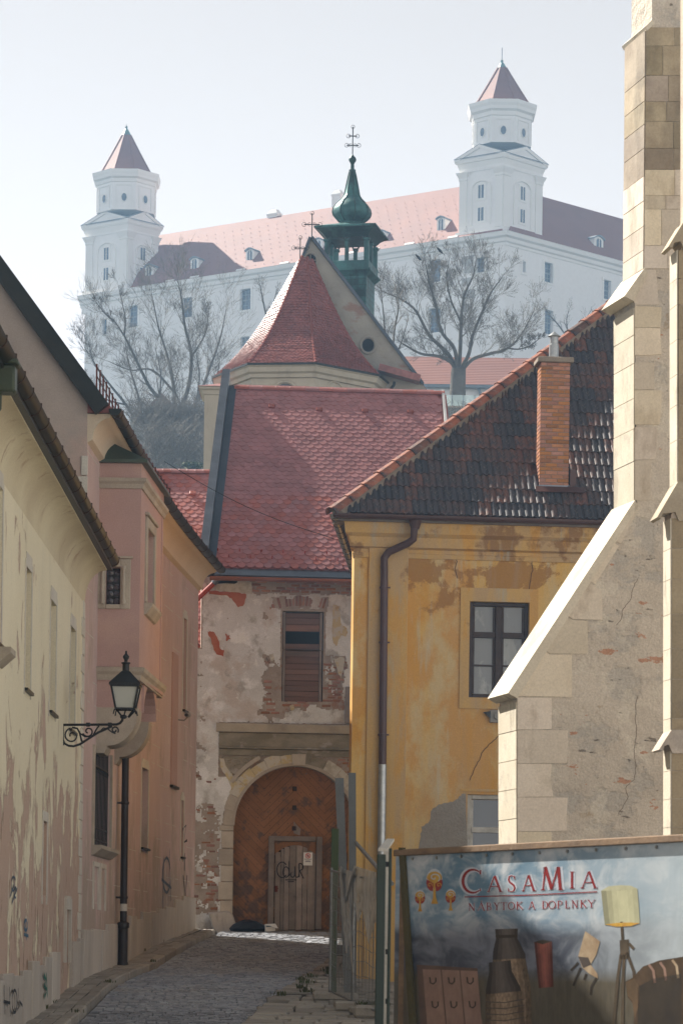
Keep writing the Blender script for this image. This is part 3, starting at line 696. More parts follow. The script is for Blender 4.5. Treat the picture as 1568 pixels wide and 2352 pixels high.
for zz in (ZE+1.15, ZE+3.1): s = MB(); s.lathe([(.08,zz),(.09,zz+.01),(.09,zz+.05),(.08,zz+.06)], V((pD.x,pD.y,0)), 14); s.box(V((pD.x-.3,pD.y-.02,zz+.01)), (.3,0,0), (0,.04,0), (0,0,.04)); s.build('pipe_clip', M['pipe_brown'], dp)
s = MB(); s.lathe([(.077,ZE+1.9),(.078,ZE+1.9),(.078,ZE+2.05),(.077,ZE+2.05)], V((pD.x,pD.y,-1.0)), 14); s.build('sticker', M['trim'], dp)
# ---------------------------------------------------------------- lantern on scrolled bracket
aL = FC.az(146,1690)[0]; pL = FC.p(aL,0,.012); YL = pL.y
lan = thing('street_lantern', FC.P(146,1690,.012), 'black wrought iron wall lantern on a scrolled bracket in front of the oriel', 'lantern')
A2 = lambda x, y: at(x, y, YL)
m = MB(); m.tube([A2(145,1665), A2(268,1664), A2(276,1661), A2(281,1655), A2(283,1645)], .022, 8)
m.tube([A2(145,1664), A2(145,1712)], .02, 6); m.build('bracket_arm', M['iron'], lan, smooth=True)
def spiral(cx, cy, r0, r1, t0, t1, n=26): return [A2(cx+(r0+(r1-r0)*i/n)*cos(radians(t0+(t1-t0)*i/n)), cy-(r0+(r1-r0)*i/n)*sin(radians(t0+(t1-t0)*i/n))) for i in range(n+1)]
def iron(path, r=.014): MB().tube(path, r, 6).build('scroll', M['iron'], lan, smooth=True)
iron(spiral(166,1690,18,4,100,560)); iron(spiral(203,1680,13,3,200,620)); iron(spiral(264,1677,9,2.5,-40,380))
iron([A2(145,1700), A2(149,1708), A2(158,1713), A2(170,1714), A2(185,1709), A2(205,1696), A2(225,1683), A2(243,1675), A2(258,1668)], .02)
iron([A2(166,1671), A2(178,1673), A2(184,1684), A2(187,1698), A2(190,1706)], .016); iron([A2(184,1684), A2(195,1692), A2(208,1692)], .013)
iron([A2(214,1690), A2(222,1675), A2(228,1667)], .015); iron([A2(226,1684), A2(238,1672), A2(248,1674), A2(258,1682), A2(266,1685)], .012)
for x in (203, 253): MB().cbox(A2(x-5,1669)+V((0,-.03,0)), A2(x+5,1669)-A2(x-5,1669), (0,.06,0), UP*.07, .01).build('clamp', M['iron'], lan)
lc = A2(289,1600); k1 = YL/F
def ring4(y, half): c = A2(289+(1600-y)*.012, y); h = half*k1; return [c+V((sx*h, sy*h, 0)) for sx, sy in ((-1,-1),(1,-1),(1,1),(-1,1))]
m = MB(); R1, R2 = ring4(1577,31), ring4(1629,21)
for i in range(4):
    m.tube([R1[i], R2[i]], .024, 4); m.tube([R1[i], R1[(i+1)%4]], .024, 4); m.tube([R2[i], R2[(i+1)%4]], .024, 4)
    m.tube([R2[i], ring4(1647,7)[i]], .018, 4)
m.tube([A2(289,1630), A2(284,1648)], .014, 6); m.lathe([(.03,0),(.06,.02),(.06,.05),(.03,.07)], A2(284,1651), 8); m.build('frame', M['iron'], lan)
for i in range(4):
    c = (R2[i]+R2[(i+1)%4])*.5; 
for i in range(4): MB().tube([R2[i], R2[i]+(R2[i]-lc)*.14+UP*.0, R2[i]+(R2[i]-lc)*.22-UP*.05], .012, 5).build('corner_hook', M['iron'], lan)
k = NT('frosted_lantern_glass'); k.b.inputs['Base Color'].default_value = (.62,.64,.60,1); k.b.inputs['Roughness'].default_value = .5; k.b.inputs['Transmission Weight'].default_value = .25; M['frost'] = k.m
for i in range(4):
    a_, b_, c_, d_ = R1[i], R1[(i+1)%4], R2[(i+1)%4], R2[i]; cn = (a_+b_+c_+d_)/4; inn = (lc-cn); inn.z = 0; inn = inn.normalized()*.01
    sh = lambda p: p + (cn-p)*.06 + inn
    MB().prism([sh(a_), sh(b_), sh(c_), sh(d_)], inn*.5).build('pane', M['frost'], lan)
m = MB(); m.loft([ring4(1575,36), ring4(1571,36), ring4(1543,10), ring4(1541,7)]); m.build('lantern_roof', M['iron'], lan)
m = MB(); m.lathe([(.05,0),(.06,.0),(.06,.13),(.08,.14),(.08,.16),(.03,.17),(.03,.20),(.055,.24),(.055,.27),(.02,.31),(.015,.36)], A2(289.5,1543), 10); m.build('finial', M['iron'], lan, smooth=True)
# ---------------------------------------------------------------- surveillance camera on the house edge
pc = FP.P(431,1643,.25)
cc = thing('surveillance_camera', pc, 'small surveillance camera on the far corner of the pink house', 'camera')
m = MB(); m.tube([pc+V((-.02,-.10,.0)), pc+V((.02,.16,.02))], .055, 10); m.build('housing', M['frame_grey'], cc, smooth=True)
m = MB(); m.tube([pc+V((-.02,-.108,.0)), pc+V((-.02,-.099,.0))], .04, 10); m.build('lens', M['iron'], cc)
m = MB(); m.tube([pc+V((0,.05,-.04)), pc+V((-.08,.05,-.12)), pc+V((-.26,.08,-.1))], .02, 6); m.build('bracket', M['frame_grey'], cc)
# ================================================================ derelict house with the great gate
R4 = radians(4); FD = Fr((-6, 74.67), (-6+8*cos(R4), 74.67+8*sin(R4)))
der = thing('derelict_house', FD.p(4.7, zroad(75)), 'derelict house of crumbling plaster and brick with arched wooden gate and new red roof', 'house')
D = lambda x, y: FD.az(x, y)
M['old_plaster'] = surf('crumbling_grey_plaster', (.62,.615,.59), (.52,.505,.48), s=.55, lo=.4, hi=.6, layers=[
    dict(c=(.72,.71,.69), s=1.0, lo=.52, hi=.58, a=.8), dict(c=(.45,.37,.315), s=.7, lo=.55, hi=.62, a=.65),
    dict(c=(.68,.665,.62), s=2.2, lo=.60, hi=.64, a=.75), dict(c=(.31,.285,.25), s=1.6, lo=.57, hi=.64, a=.7, d=9, dep=.008), dict(c=(.20,.165,.13), s=.9, st=(1,1,.6), lo=.62, hi=.74, z=(5.2,2.2,.16), a=.7)], bump=.6, bs=10, bd=.03, fine=.18)
M['rubble'] = surf('exposed_rubble_core', (.38,.32,.265), (.28,.23,.19), s=2.0, layers=[dict(c=(.30,.15,.10), s=2.5, lo=.56, hi=.64, a=.8), dict(c=(.36,.32,.27), s=2.1, lo=.6, hi=.66, a=.8), dict(c=(.06,.05,.04), s=3.5, lo=.66, hi=.70, a=.8)], bump=.8, bs=9, bd=.05)
M['patch_red'] = surf('red_ochre_plaster', (.33,.085,.045), (.38,.14,.08), s=3, bump=.3)
M['patch_ochre'] = surf('flaking_ochre_limewash', (.50,.40,.22), (.50,.46,.38), s=5, lo=.45, hi=.55, bump=.4, layers=[dict(c=(.40,.25,.09), s=4, lo=.56, hi=.64, a=.8)])
M['patch_white'] = surf('flaking_white_limewash', (.52,.49,.42), (.40,.36,.29), s=6, lo=.45, hi=.58, bump=.5)
M['gatestone'] = surf('olive_weathered_stone', (.19,.165,.115), (.27,.235,.175), s=1.6, st=(1,1,2), lo=.4, hi=.6, layers=[dict(c=(.36,.32,.27), s=1.5, st=(1,1,2.5), lo=.56, hi=.62, a=.8)], bump=.45, bs=14)
# wall core
gx, gz = D(677,1898); GR = 140*75/F; gb = zroad(75)-.05
zl = D(470,1488)[1]; ztopw = D(640,1326)[1]; aL0, aL1 = D(463,1400)[0], D(440,1700)[0]-.25
wx0, wx1 = D(648,1500)[0], D(742,1500)[0]; wz0, wz1 = D(690,1612)[1], D(690,1404)[1]
core = wall(FD, aL1, 9.6, gb-.5, zl, [(gx-GR, gx+GR, gb-.5, gz, .42), (gx-GR, gx+GR, gz, gz+GR+.0, .42), (wx0, wx1, wz0, min(wz1, zl-.01), .3)] if False else
            [(gx-GR, gx+GR, gb, gz+GR, .42), (wx0, wx1, wz0, zl, .3)], .7, .3)
up = wall(FD, aL0, 9.6, zl, ztopw, [(wx0, wx1, zl, wz1, .3)], .7, .3); core.add(up.v, up.f)
NA = 20
for i in range(NA):
    t0, t1 = pi - pi*i/NA, pi - pi*(i+1)/NA
    q = [(gx+GR*cos(t0), gz+GR*sin(t0)), (gx+GR*cos(t1), gz+GR*sin(t1)), (gx+GR*cos(t1), gz+GR), (gx+GR*cos(t0), gz+GR)]
    core.prism([FD.p(a, z, 0) for a, z in q], FD.n*-.42)
core.build('wall', M['rubble'], der)
b = MB(); b.fb(FD, aL0+.02, 9.5, gb-.5, ztopw, -7, -.71); b.build('rear_wall', M['gable'], der)
# plaster coat with lost areas
zones = [(575,815,1322,1366,1.0),(618,752,1368,1404,.75),(600,652,1404,1436,.55),(604,652,1505,1650,.85),(738,792,1505,1630,.85),(640,760,1610,1632,.8),(590,630,1625,1662,.6),(436,508,1840,2100,.62),(436,470,1480,1840,.35),(600,640,1600,1640,.5),(730,815,1735,1790,.8),(776,815,1330,1380,.5)]
zz = [(D(x0,(y0+y1)/2)[0], D(x1,(y0+y1)/2)[0], D((x0+x1)/2,y1)[1], D((x0+x1)/2,y0)[1], s) for x0,x1,y0,y1,s in zones]
cor_z0, cor_z1 = D(600,1737)[1], D(600,1662)[1]; cor_a0 = D(503,1700)[0]
def lost(a, z):
    s = 0.0
    for a0, a1, z0, z1, k in zz:
        d = min(a-a0, a1-a, z-z0, z1-z)
        s = max(s, k*smooth(.5+d/.25))
    n = noise.fractal(V((a*2.6, z*2.6, 3.1)), .8, 2.1, 7)*.55
    return s + n - .13*(1 if z > gz else .4) > .42
st = .036; na = int((9.5-aL1)/st); nz = int((ztopw-gb)/st); keep = {}
for i in range(na):
    for j in range(nz):
        a, z = aL1+.03+(i+.5)*st, gb+(j+.5)*st
        if a > D(835,1700)[0]: continue
        if z > zl-.03 and a < aL0+.05: continue
        if wx0-.06 < a < wx1+.05 and wz0-.05 < z < wz1+.06: continue
        if abs(a-gx) < GR+.30 and z < gz: continue
        if z >= gz and (a-gx)**2+(z-gz)**2 < (GR+.30)**2: continue
        if a > cor_a0-.02 and cor_z0-.55 < z < cor_z1+.02: continue
        if lost(a, z): continue
        keep[i, j] = 1
pm = MB(); vid = {}
def pv_(i, j, back):
    k = (i, j, back)
    if k not in vid:
        a, z = aL1+.03+i*st, gb+j*st
        a += .02*noise.noise(V((i*.73, j*.71, 1.5))); z += .02*noise.noise(V((i*.7, j*.77, 8.5)))
        d = -.005 if back else .026+.012*noise.noise(V((a*1.3, z*1.3, 0)))+.008*noise.noise(V((a*5, z*5, 4)))
        vid[k] = len(pm.v); pm.v.append(tuple(FD.p(a, z, d)))
    return vid[k]
for (i, j) in keep:
    pm.f.append((pv_(i,j,0), pv_(i+1,j,0), pv_(i+1,j+1,0), pv_(i,j+1,0)))
    for di, dj, e0, e1 in ((-1,0,(0,0),(0,1)),(1,0,(1,0),(1,1)),(0,-1,(0,0),(1,0)),(0,1,(0,1),(1,1))):
        if (i+di, j+dj) not in keep: pm.f.append((pv_(i+e0[0],j+e0[1],0), pv_(i+e1[0],j+e1[1],0), pv_(i+e1[0],j+e1[1],1), pv_(i+e0[0],j+e0[1],1)))
po = pm.build('plaster_coat', M['old_plaster'], der, fix=False)
def blob(fr, pts, d0, d1, name, mat, par, jit=.03, sub=4):
    """irregular flat patch on a wall from pixel outline pts"""
    P = [fr.az(x, y) for x, y in pts]; Q = []
    for i, (a, z) in enumerate(P):
        b = P[(i+1) % len(P)]
        for k in range(sub): Q.append((a+(b[0]-a)*k/sub + random.uniform(-jit, jit), z+(b[1]-z)*k/sub + random.uniform(-jit, jit)))
    m = MB(); m.prism([fr.p(a, z, d0) for a, z in Q], fr.n*(d1-d0)); return m.build(name, mat, par)
for mk, pts in (('patch_red', [(478,1358),(545,1360),(566,1366),(560,1392),(548,1394),(535,1378),(520,1368),(480,1364)]),
                ('patch_red', [(478,1452),(488,1450),(502,1468),(505,1490),(514,1494),(512,1508),(498,1504),(490,1488),(484,1470)]), ('patch_red', [(517,1455),(526,1460),(529,1468),(520,1472)]),
                ('patch_white', [(498,1342),(578,1338),(580,1363),(540,1362),(495,1358)]), ('patch_ochre', [(764,1388),(778,1392),(782,1430),(798,1448),(795,1462),(782,1460),(772,1484),(762,1470)]),
                ('patch_ochre', [(766,1514),(784,1508),(792,1516),(788,1540),(782,1560),(774,1538)]), ('patch_ochre', [(666,1622),(674,1620),(676,1630),(668,1632)]), ('patch_white', [(618,1504),(628,1500),(630,1514),(622,1520)]), ('patch_ochre', [(505,1742),(514,1744),(528,1765),(540,1790),(548,1812),(532,1812),(520,1785),(506,1762)])):
    blob(FD, pts, .02, .045, 'plaster_patch', M[mk], der, .018)
# bricks laid bare, piece by piece
bk = []
for sx in range(3):
    m = MB(); m.cbox(V((0,0,0)), V((.245+.01*sx,0,0)), V((0,.07,0)), V((0,0,.062)), .008+.003*sx); bk.append(mesh('brick', m.v, m.f, M['brick']))
nb = 0
def brick(a, z, sc=1.0, rot=0.0, dd=0.0):
    global nb
    if nb >= 300: return
    nb += 1
    t, n_ = FD.t, FD.n; p = FD.p(a, z, .008+dd+random.uniform(-.012,.016))
    R = Matrix((( t.x, -n_.x, 0, p.x), (t.y, -n_.y, 0, p.y), (0, 0, 1, p.z), (0,0,0,1)))
    obj('brick', random.choice(bk), der, R @ Matrix.Rotation(rot+random.uniform(-.03,.03), 4, 'Y') @ Matrix.Diagonal((sc, 1, random.uniform(.9,1.08), 1)))
def field(x0, x1, y0, y1, prob, seed=0):
    a0, z1 = D(x0, y0); a1, z0 = D(x1, y1); z = z0; r = 0
    while z < z1:
        a = a0 - .13*(r % 2)
        while a < a1:
            if a >= a0-.05 and random.random() < prob and not (wx0-.2 < a+.2 and a < wx1 and wz0 < z+.03 < wz1) and not (zl-.1 < z and a < aL0): brick(a, z, random.uniform(.8,1.0))
            a += .262
        z += .079; r += 1
field(578, 800, 1328, 1364, .82); field(606, 636, 1405, 1434, .6); field(606, 634, 1540, 1610, .85); field(618, 634, 1510, 1540, .8); field(742, 778, 1515, 1612, .72)
field(648, 742, 1613, 1624, .85); field(600, 630, 1612, 1640, .5); field(442, 496, 1850, 1905, .30); field(440, 498, 1930, 2090, .42); field(775, 806, 1738, 1790, .9); field(444, 480, 1760, 1840, .18)
for i in range(17):          # brick arch over the window
    x = 625+i*7.4; an = (x-690)/65*.42; a, z = D(x, 1402 - 10*(1-((x-690)/70)**2))
    if abs(x-690) < 22 or random.random() < .72: brick(a, z, 1.05, -(pi/2-an), .004)
for x in (672, 679, 686): a, z = D(x, 1655); brick(a, z, 1, -pi/2, .004)
# boarded window
bw0, bw1 = D(655.5,1500)[0], D(733,1500)[0]
v_ = MB(); v_.fb(FD, wx0+.004, wx1-.004, wz0+.004, wz1-.004, -.296, -.2); v_.build('dark_opening', M['black_void'], der)
M['board_red'] = surf('reddish_weathered_board', (.21,.115,.085), (.155,.10,.08), s=1.5, st=(.25,1,3.5), rough=.8, rnd=.18, bump=.35, bs=16, layers=[dict(c=(.10,.088,.08), s=1.0, st=(.4,1,3), lo=.5, hi=.66, z=(8.4,6.9,.2)), dict(c=(.05,.04,.035), s=3, st=(.3,1,2), lo=.64, hi=.72, a=.7)])
ys_ = [1408,1419,1434,1450,None,1478,1493,1508,1524,1537,1549,1563,1575,1587,1600,1611]
for y0, y1 in zip(ys_, ys_[1:]):
    if y0 is None or y1 is None: continue
    m = MB(); z1_, z0_ = D(690,y0)[1]-.004, D(690,y1)[1]+.004; tw = random.uniform(-.006,.006)
    o = FD.p(bw0, z0_, -.10); m.cbox(o, FD.p(bw1, z0_+tw, -.10)-o, FD.n*.03, UP*(z1_-z0_), .006); m.build('window_board', M['board_red'], der)
for x0, x1 in ((649.5,655),(733.5,739.5)):
    m = MB(); m.fcb(FD, D(x0,1500)[0], D(x1,1500)[0], wz0-.02, wz1-.02, -.12, -.03, .008); m.build('window_post', M['timber'], der)
m = MB(); m.fcb(FD, D(792,1600)[0], D(806,1600)[0], D(800,1662)[1], D(800,1578)[1], .03, .09, .012); m.build('loose_plank', M['timber'], der)
# cornice over the gate
ca0, ca1 = D(496,1670)[0], 9.4; zc = lambda y: D(650, y)[1]
def course(y0, y1, d, x0=503, mat='gatestone', name='cornice_band', slope=0):
    m = MB(); a0 = D(x0,1700)[0]; m.prism([FD.p(a0,zc(y1),0), FD.p(a0,zc(y1),d-slope), FD.p(a0,zc(y0)-.02,d), FD.p(a0,zc(y0),d-.03), FD.p(a0,zc(y0),0)], FD.t*(ca1-a0)); return m.build(name, M[mat], der)
course(1664, 1683.5, .24, 496, 'stone', 'cornice', .10); course(1684, 1716, .07); course(1716.3, 1721, .12); course(1721.3, 1737, .05)
# spandrel relief
m = MB(); sp = [(513,1737.5),(600,1737.5),(575,1748),(556,1762),(542,1780),(530,1776),(518,1758)]
m.prism([FD.p(*D(x,y), 0) for x, y in sp], FD.n*.055); so = m.build('spandrel_panel', M['gatestone'], der)
def dsp(cx, cy, r0, r1, t0, t1, n=18): return [FD.p(*D(cx+(r0+(r1-r0)*i/n)*cos(radians(t0+(t1-t0)*i/n)), cy-(r0+(r1-r0)*i/n)*sin(radians(t0+(t1-t0)*i/n))), .06) for i in range(n+1)]
for q in ((565,1749,9,2,0,430),(545,1752,8,2,180,-200),(580,1746,7,2,90,480),(534,1765,7,2,30,400),(526,1750,6,2,0,360)): MB().tube(dsp(*q), .022, 5).build('scroll_relief', M['gatestone'], so)
# voussoirs of the arch, keystone, jambs, guard stone
def seg(r0, r1, t0, t1, d, name, mat, n=4, db=0.0):
    P = [(gx+r0*cos(radians(t0+(t1-t0)*i/n)), gz+r0*sin(radians(t0+(t1-t0)*i/n))) for i in range(n+1)] + [(gx+r1*cos(radians(t1-(t1-t0)*i/n)), gz+r1*sin(radians(t1-(t1-t0)*i/n))) for i in range(n+1)]
    m = MB(); m.prism([FD.p(a, z, db) for a, z in P], FD.n*(d-db)); return m.build(name, M[mat], der)
mats = ['stone','stone','patch_ochre','patch_ochre','patch_ochre','patch_ochre','patch_ochre','gatestone','gatestone','patch_white','patch_white','patch_white','stone','stone']
for i, mt in enumerate(mats):
    t1 = 180-i*180/14; t0 = 180-(i+1)*180/14
    seg(GR+.004, GR+.30+random.uniform(-.03,.05), t0+.15, t1-.15, .035+random.uniform(0,.02), 'voussoir', mt)
for t0, t1 in ((118,131),(131,146)): seg(GR+.37, GR+.47, t0, t1, .09, 'hood_mould', 'stone')
seg(GR-.02, GR+.06, 0, 180, .06, 'arch_edge', 'stone', 28, -.4)
m = MB(); P = [(672,1758),(700,1758),(702,1733),(670,1733)]; m.prism([FD.p(*D(x,y), 0) for x, y in P], FD.n*.15); m.build('keystone', M['stone'], der)
z = gb+.5; i = 0
while z < gz-.05:
    h_ = min(random.uniform(.34,.55), gz-z); w0 = .33+.06*(i % 2)
    for side in (-1, 1):
        m = MB(); a0 = gx-GR-w0 if side < 0 else gx+GR+.003; m.fcb(FD, a0, a0+w0-.003, z+.006, z+h_-.006, -.35, .045+random.uniform(0,.025), .02); m.build('jamb_stone', M['stone'], der)
    z += h_; i += 1
m = MB(); gs_ = [(478,2096),(524,2092),(534,2100),(545,2132),(540,2142),(500,2146),(489,2135)]
m.loft([[FD.p(*D(x,y), -.05) for x, y in gs_], [FD.p(*D(x,y), .18) for x, y in gs_], [FD.p(*D(511+(x-511)*.9,2122+(y-2122)*.88), .30) for x, y in gs_]]); m.build('guard_stone', M['granite'], der)
# gate leaves of herringbone boards
def clip(poly, hp):
    for (nx_, ny_, c) in hp:
        out = []
        for i, p in enumerate(poly):
            q = poly[(i+1) % len(poly)]; dp_ = nx_*p[0]+ny_*p[1]-c; dq = nx_*q[0]+ny_*q[1]-c
            if dp_ <= 0: out.append(p)
            if dp_*dq < 0: t = dp_/(dp_-dq); out.append((p[0]+(q[0]-p[0])*t, p[1]+(q[1]-p[1])*t))
        poly = out
        if len(poly) < 3: return []
    return poly
M['gate_board'] = surf('brown_painted_gate_board', (.26,.12,.05), (.215,.098,.042), s=1.5, rough=.6, rnd=.10, bump=.25, bs=22, layers=[dict(c=(.105,.066,.048), s=3.2, lo=.56, hi=.64, z=(5.4,2.4,.15), a=.9), dict(c=(.14,.12,.10), s=5, lo=.68, hi=.72, z=(4.4,2.4,.10))])
M['gate_nail'] = surf('gate_nail', (.03,.015,.01), rough=.6, bump=0)
archhp = [(cos(pi*i/24), sin(pi*i/24), gx*cos(pi*i/24)+gz*sin(pi*i/24)+GR-.004) for i in range(25)]
lb = gb+.10; fw0, fw1, fz1 = D(617,2000)[0], D(740,2000)[0], D(677,1919)[1]
gate = MB(); gate.fb(FD, gx-GR+.01, gx+GR-.01, lb, gz+GR-.05, -.41, -.36); go_ = gate.build('gate', M['black_void'], der)
bw = .145; cols = [(gx-GR, gx-GR*.5), (gx-GR*.5, gx-.012), (gx+.012, gx+GR*.5), (gx+GR*.5, gx+GR)]
nails = MB()
for ci, (c0, c1) in enumerate(cols):
    sg_ = 1 if ci % 2 else -1; w45 = bw*1.4142; z = lb-1.2
    while z < gz+GR+1.0:
        if sg_ > 0: P = [(c0,z),(c1,z+(c1-c0)),(c1,z+(c1-c0)+w45-.010),(c0,z+w45-.010)]
        else: P = [(c0,z+(c1-c0)),(c1,z),(c1,z+w45-.010),(c0,z+(c1-c0)+w45-.010)]
        P = clip(P, archhp + [(0,-1,-lb)])
        if P and max(p[0] for p in P)-min(p[0] for p in P) > .04:
            cx_ = sum(p[0] for p in P)/len(P); cz_ = sum(p[1] for p in P)/len(P)
            if not (fw0 < min(p[0] for p in P) and max(p[0] for p in P) < fw1 and max(p[1] for p in P) < fz1):
                m = MB(); dd = random.uniform(-.005,.005); m.prism([FD.p(a, zq, -.36) for a, zq in P], FD.n*(.035+dd)); m.build('gate_board', M['gate_board'], go_)
                for f_ in (.2, .5, .8):
                    a = c0+(c1-c0)*f_; zq = z + (f_*(c1-c0) if sg_ > 0 else (1-f_)*(c1-c0)) + w45/2
                    if (a-gx)**2+max(0, zq-gz)**2 < (GR-.06)**2 and zq > lb+.05 and not (fw0-.03 < a < fw1+.03 and zq < fz1+.03): nails.box(FD.p(a-.009, zq-.009, -.33), FD.t*.018, FD.n*.012, UP*.018)
        z += w45
stuff(nails.build('gate_nails', M['gate_nail'], go_))
m = MB(); m.fb(FD, gx-.03, gx+.03, fz1+.01, gz+GR-.04, -.33, -.30); m.build('meeting_rail', M['gate_board'], go_)
for zz_ in (gz+.95, gz+.45, gz-.1): m = MB(); m.fcb(FD, gx-.055, gx+.055, zz_, zz_+.12, -.325, -.285, .01); m.build('latch_plate', M['gate_nail'], go_)
m = MB(); P = [(676,1913),(676,1885),(682,1893),(692,1903),(690,1918)]; m.prism([FD.p(*D(x,y), -.32) for x, y in P], FD.n*.03); m.build('torn_board', M['timber'], go_)
# wicket door
def fpx(x0, x1, y0, y1): return D(x0,(y0+y1)/2)[0], D(x1,(y0+y1)/2)[0], D((x0+x1)/2,y1)[1], D((x0+x1)/2,y0)[1]
for q in ((617,630,1919,2136),(727,740,1921,2134),(630.5,726.5,1920,1932)):
    m = MB(); m.fcb(FD, *fpx(*q), -.34, -.20, .012); m.build('wicket_frame', M['timber'], go_)
wd = MB(); wd.fb(FD, *fpx(631,726.5,1934,2136), -.35, -.325); wdo = wd.build('wicket_door', M['black_void'], go_)
xs_ = [631.5,645,653,665,681,695,707,726]
for i, (x0, x1) in enumerate(zip(xs_, xs_[1:])):
    xm = (x0+x1)/2; yt = 1940 + 22*((xm-679)/48)**2; a0, a1, z0, z1 = fpx(x0+.5, x1-.5, yt, 2136+random.uniform(-1,1.5))
    m = MB(); m.fcb(FD, a0, a1, z0, z1, -.32, -.29+random.uniform(-.004,.004), .006); m.build('wicket_plank', M['timber'], wdo)
ar = [(631.5,1933)] + [(631.5+(726-631.5)*i/12, 1940+22*((631.5+94.5*i/12-679)/48)**2) for i in range(13)] + [(726,1933)]
m = MB(); m.prism([FD.p(*D(x,y), -.318) for x, y in ar], FD.n*.045); m.build('wicket_arch_board', M['gate_board'], wdo)
m = MB(); a0, a1, z0, z1 = fpx(632,639,2034,2048); m.fcb(FD, a0, a1, z0, z1, -.285, -.262, .005); m.tube([FD.p(a0+.03,z0+.09,-.26), FD.p(a0+.03,z0+.09,-.22), FD.p(a0+.1,z0+.09,-.22)], .012, 6); m.build('door_handle', M['rust'], wdo)
tagst = [arc(648,1998,12,18,40,320), arc(657,2003,7,12,0,360), [(664,1978),(664,2012),(670,2004)], arc(672,2006,5,9,180,360), arc(682,2006,5,9,180,360), [(677,1990),(677,2006)],
         [(687,2015),(687,1983)], arc(688,1991,8,8,90,-90), [(688,1999),(692,2008),(697,2018)], [(655,2021),(681,2021)], [(661,2025),(675,2025)]]
ribbon(FD, [pxs(FD, s, -.285) for s in tagst], -.275, .028, 'graffiti', M['spray'][0], wdo)
sg_ = MB(); a0, a1, z0, z1 = fpx(698,719,1957,1987); sg_.fb(FD, a0, a1, z0, z1, -.284, -.278); sgn = sg_.build('warning_notice', M['white'], wdo)
M['print_red'] = surf('red_print', (.55,.03,.03), bump=0, fine=0); M['print_grey'] = surf('grey_print', (.12,.12,.16), bump=0, fine=0)
cz_ = z0+(z1-z0)*.74; ca_ = (a0+a1)/2; rr_ = .062
ribbon(FD, [[(ca_+rr_*cos(2*pi*i/20), cz_+rr_*sin(2*pi*i/20)) for i in range(21)], [(ca_-rr_*.68, cz_+rr_*.68), (ca_+rr_*.68, cz_-rr_*.68)]], -.2765, .017, 'prohibition_sign', M['print_red'], sgn)
ribbon(FD, [[(ca_-.01, cz_-.035),(ca_-.01, cz_+.03)],[(ca_+.006, cz_-.035),(ca_+.006, cz_+.038)],[(ca_+.02, cz_-.035),(ca_+.02, cz_+.028)],[(ca_-.026, cz_-.02),(ca_-.026, cz_+.012)]], -.2772, .012, 'hand_symbol', M['print_grey'], sgn)
ribbon(FD, [[(a0+.03,z0+.165),(a1-.03,z0+.165)],[(a0+.06,z0+.12),(a1-.06,z0+.12)],[(a0+.05,z0+.10),(a1-.05,z0+.10)]], -.2765, .013, 'notice_text', M['print_grey'], sgn)
# ---------------------------------------------------------------- roofs
def hit(px, py, P0, N):
    r = ray(px, py); k = (P0-V((0,0,EYE))).dot(N)/r.dot(N); return V((r.x*k, r.y*k, EYE+r.z*k))
def tile_shape(wd, ln, th, rnd_=.5, n=7):
    """beaver-tail tile: x across, y up the slope, z off the roof; lower end round"""
    out = [(-wd/2, ln), (wd/2, ln)] + [(wd/2*cos(pi*i/n)*1.0, wd*rnd_ - wd*rnd_*sin(pi*i/n)) for i in range(n+1)]
    z = lambda y: th + (ln-y)/ln*th*.9
    N = len(out); vs = [(x, y, z(y)) for x, y in out] + [(x, y, z(y)-th) for x, y in out]
    fs = [tuple(range(N-1, -1, -1))] + [(i, i+1, i+1+N, i+N) for i in range(1, N-1)]
    return vs, fs
class Slope:
    def __init__(s, P0, along, up):
        s.o = V(P0); s.x = V(along).normalized(); s.y = V(up).normalized(); s.z = s.x.cross(s.y).normalized()
        if s.z.z < 0: s.z = -s.z
    def p(s, a, b, c=0.0): return s.o + s.x*a + s.y*b + s.z*c
    def ab(s, px, py): q = hit(px, py, s.o, s.z); return (q-s.o).dot(s.x), (q-s.o).dot(s.y)
    def mat(s, a, b, c=0.0, rot=0.0):
        q = s.p(a, b, c); return Matrix(((s.x.x,s.y.x,s.z.x,q.x),(s.x.y,s.y.y,s.z.y,q.y),(s.x.z,s.y.z,s.z.z,q.z),(0,0,0,1))) @ Matrix.Rotation(rot, 4, 'Z')
ex = V((cos(R4), sin(R4), 0)); PITCH = radians(48.2)
upv = V((-sin(R4)*cos(PITCH), cos(R4)*cos(PITCH), sin(PITCH)))
E0 = at(490, 1304, 74.35); SRF = Slope(E0, ex, upv)
tl, _ = SRF.ab(540, 893); tr, H1 = SRF.ab(1012, 908); H0 = SRF.ab(540, 893)[1]; tl0 = SRF.ab(491, 1304)[0]
NR = 44; ex_ = H0/NR; tw = .232; tv, tf = tile_shape(tw*.97, ex_*1.95, .024)
tile_me = mesh('roof_tile', tv, tf, M['tile'], fix=False)
rb = MB(); rb.prism([SRF.p(tl0-.1,-.05,-.14), SRF.p(tr+.15,-.05,-.14), SRF.p(tr+.15,H0,-.14), SRF.p(tl-.1,H0,-.14)], SRF.z*.13); rfo = rb.build('roof', M['tile'], der)
bkv = MB(); ry = V((upv.x, upv.y, 0)).normalized(); bkv.prism([SRF.p(tl-.1,H0-.02,-.05), SRF.p(tr+.15,H0-.02,-.05), SRF.p(tr+.15,H0,-.05)+ry*4.5-UP*6.4, SRF.p(tl-.1,H0,-.05)+ry*4.5-UP*6.4], -ry*.15-UP*.1); bkv.build('rear_roof_slope', M['tile'], der)
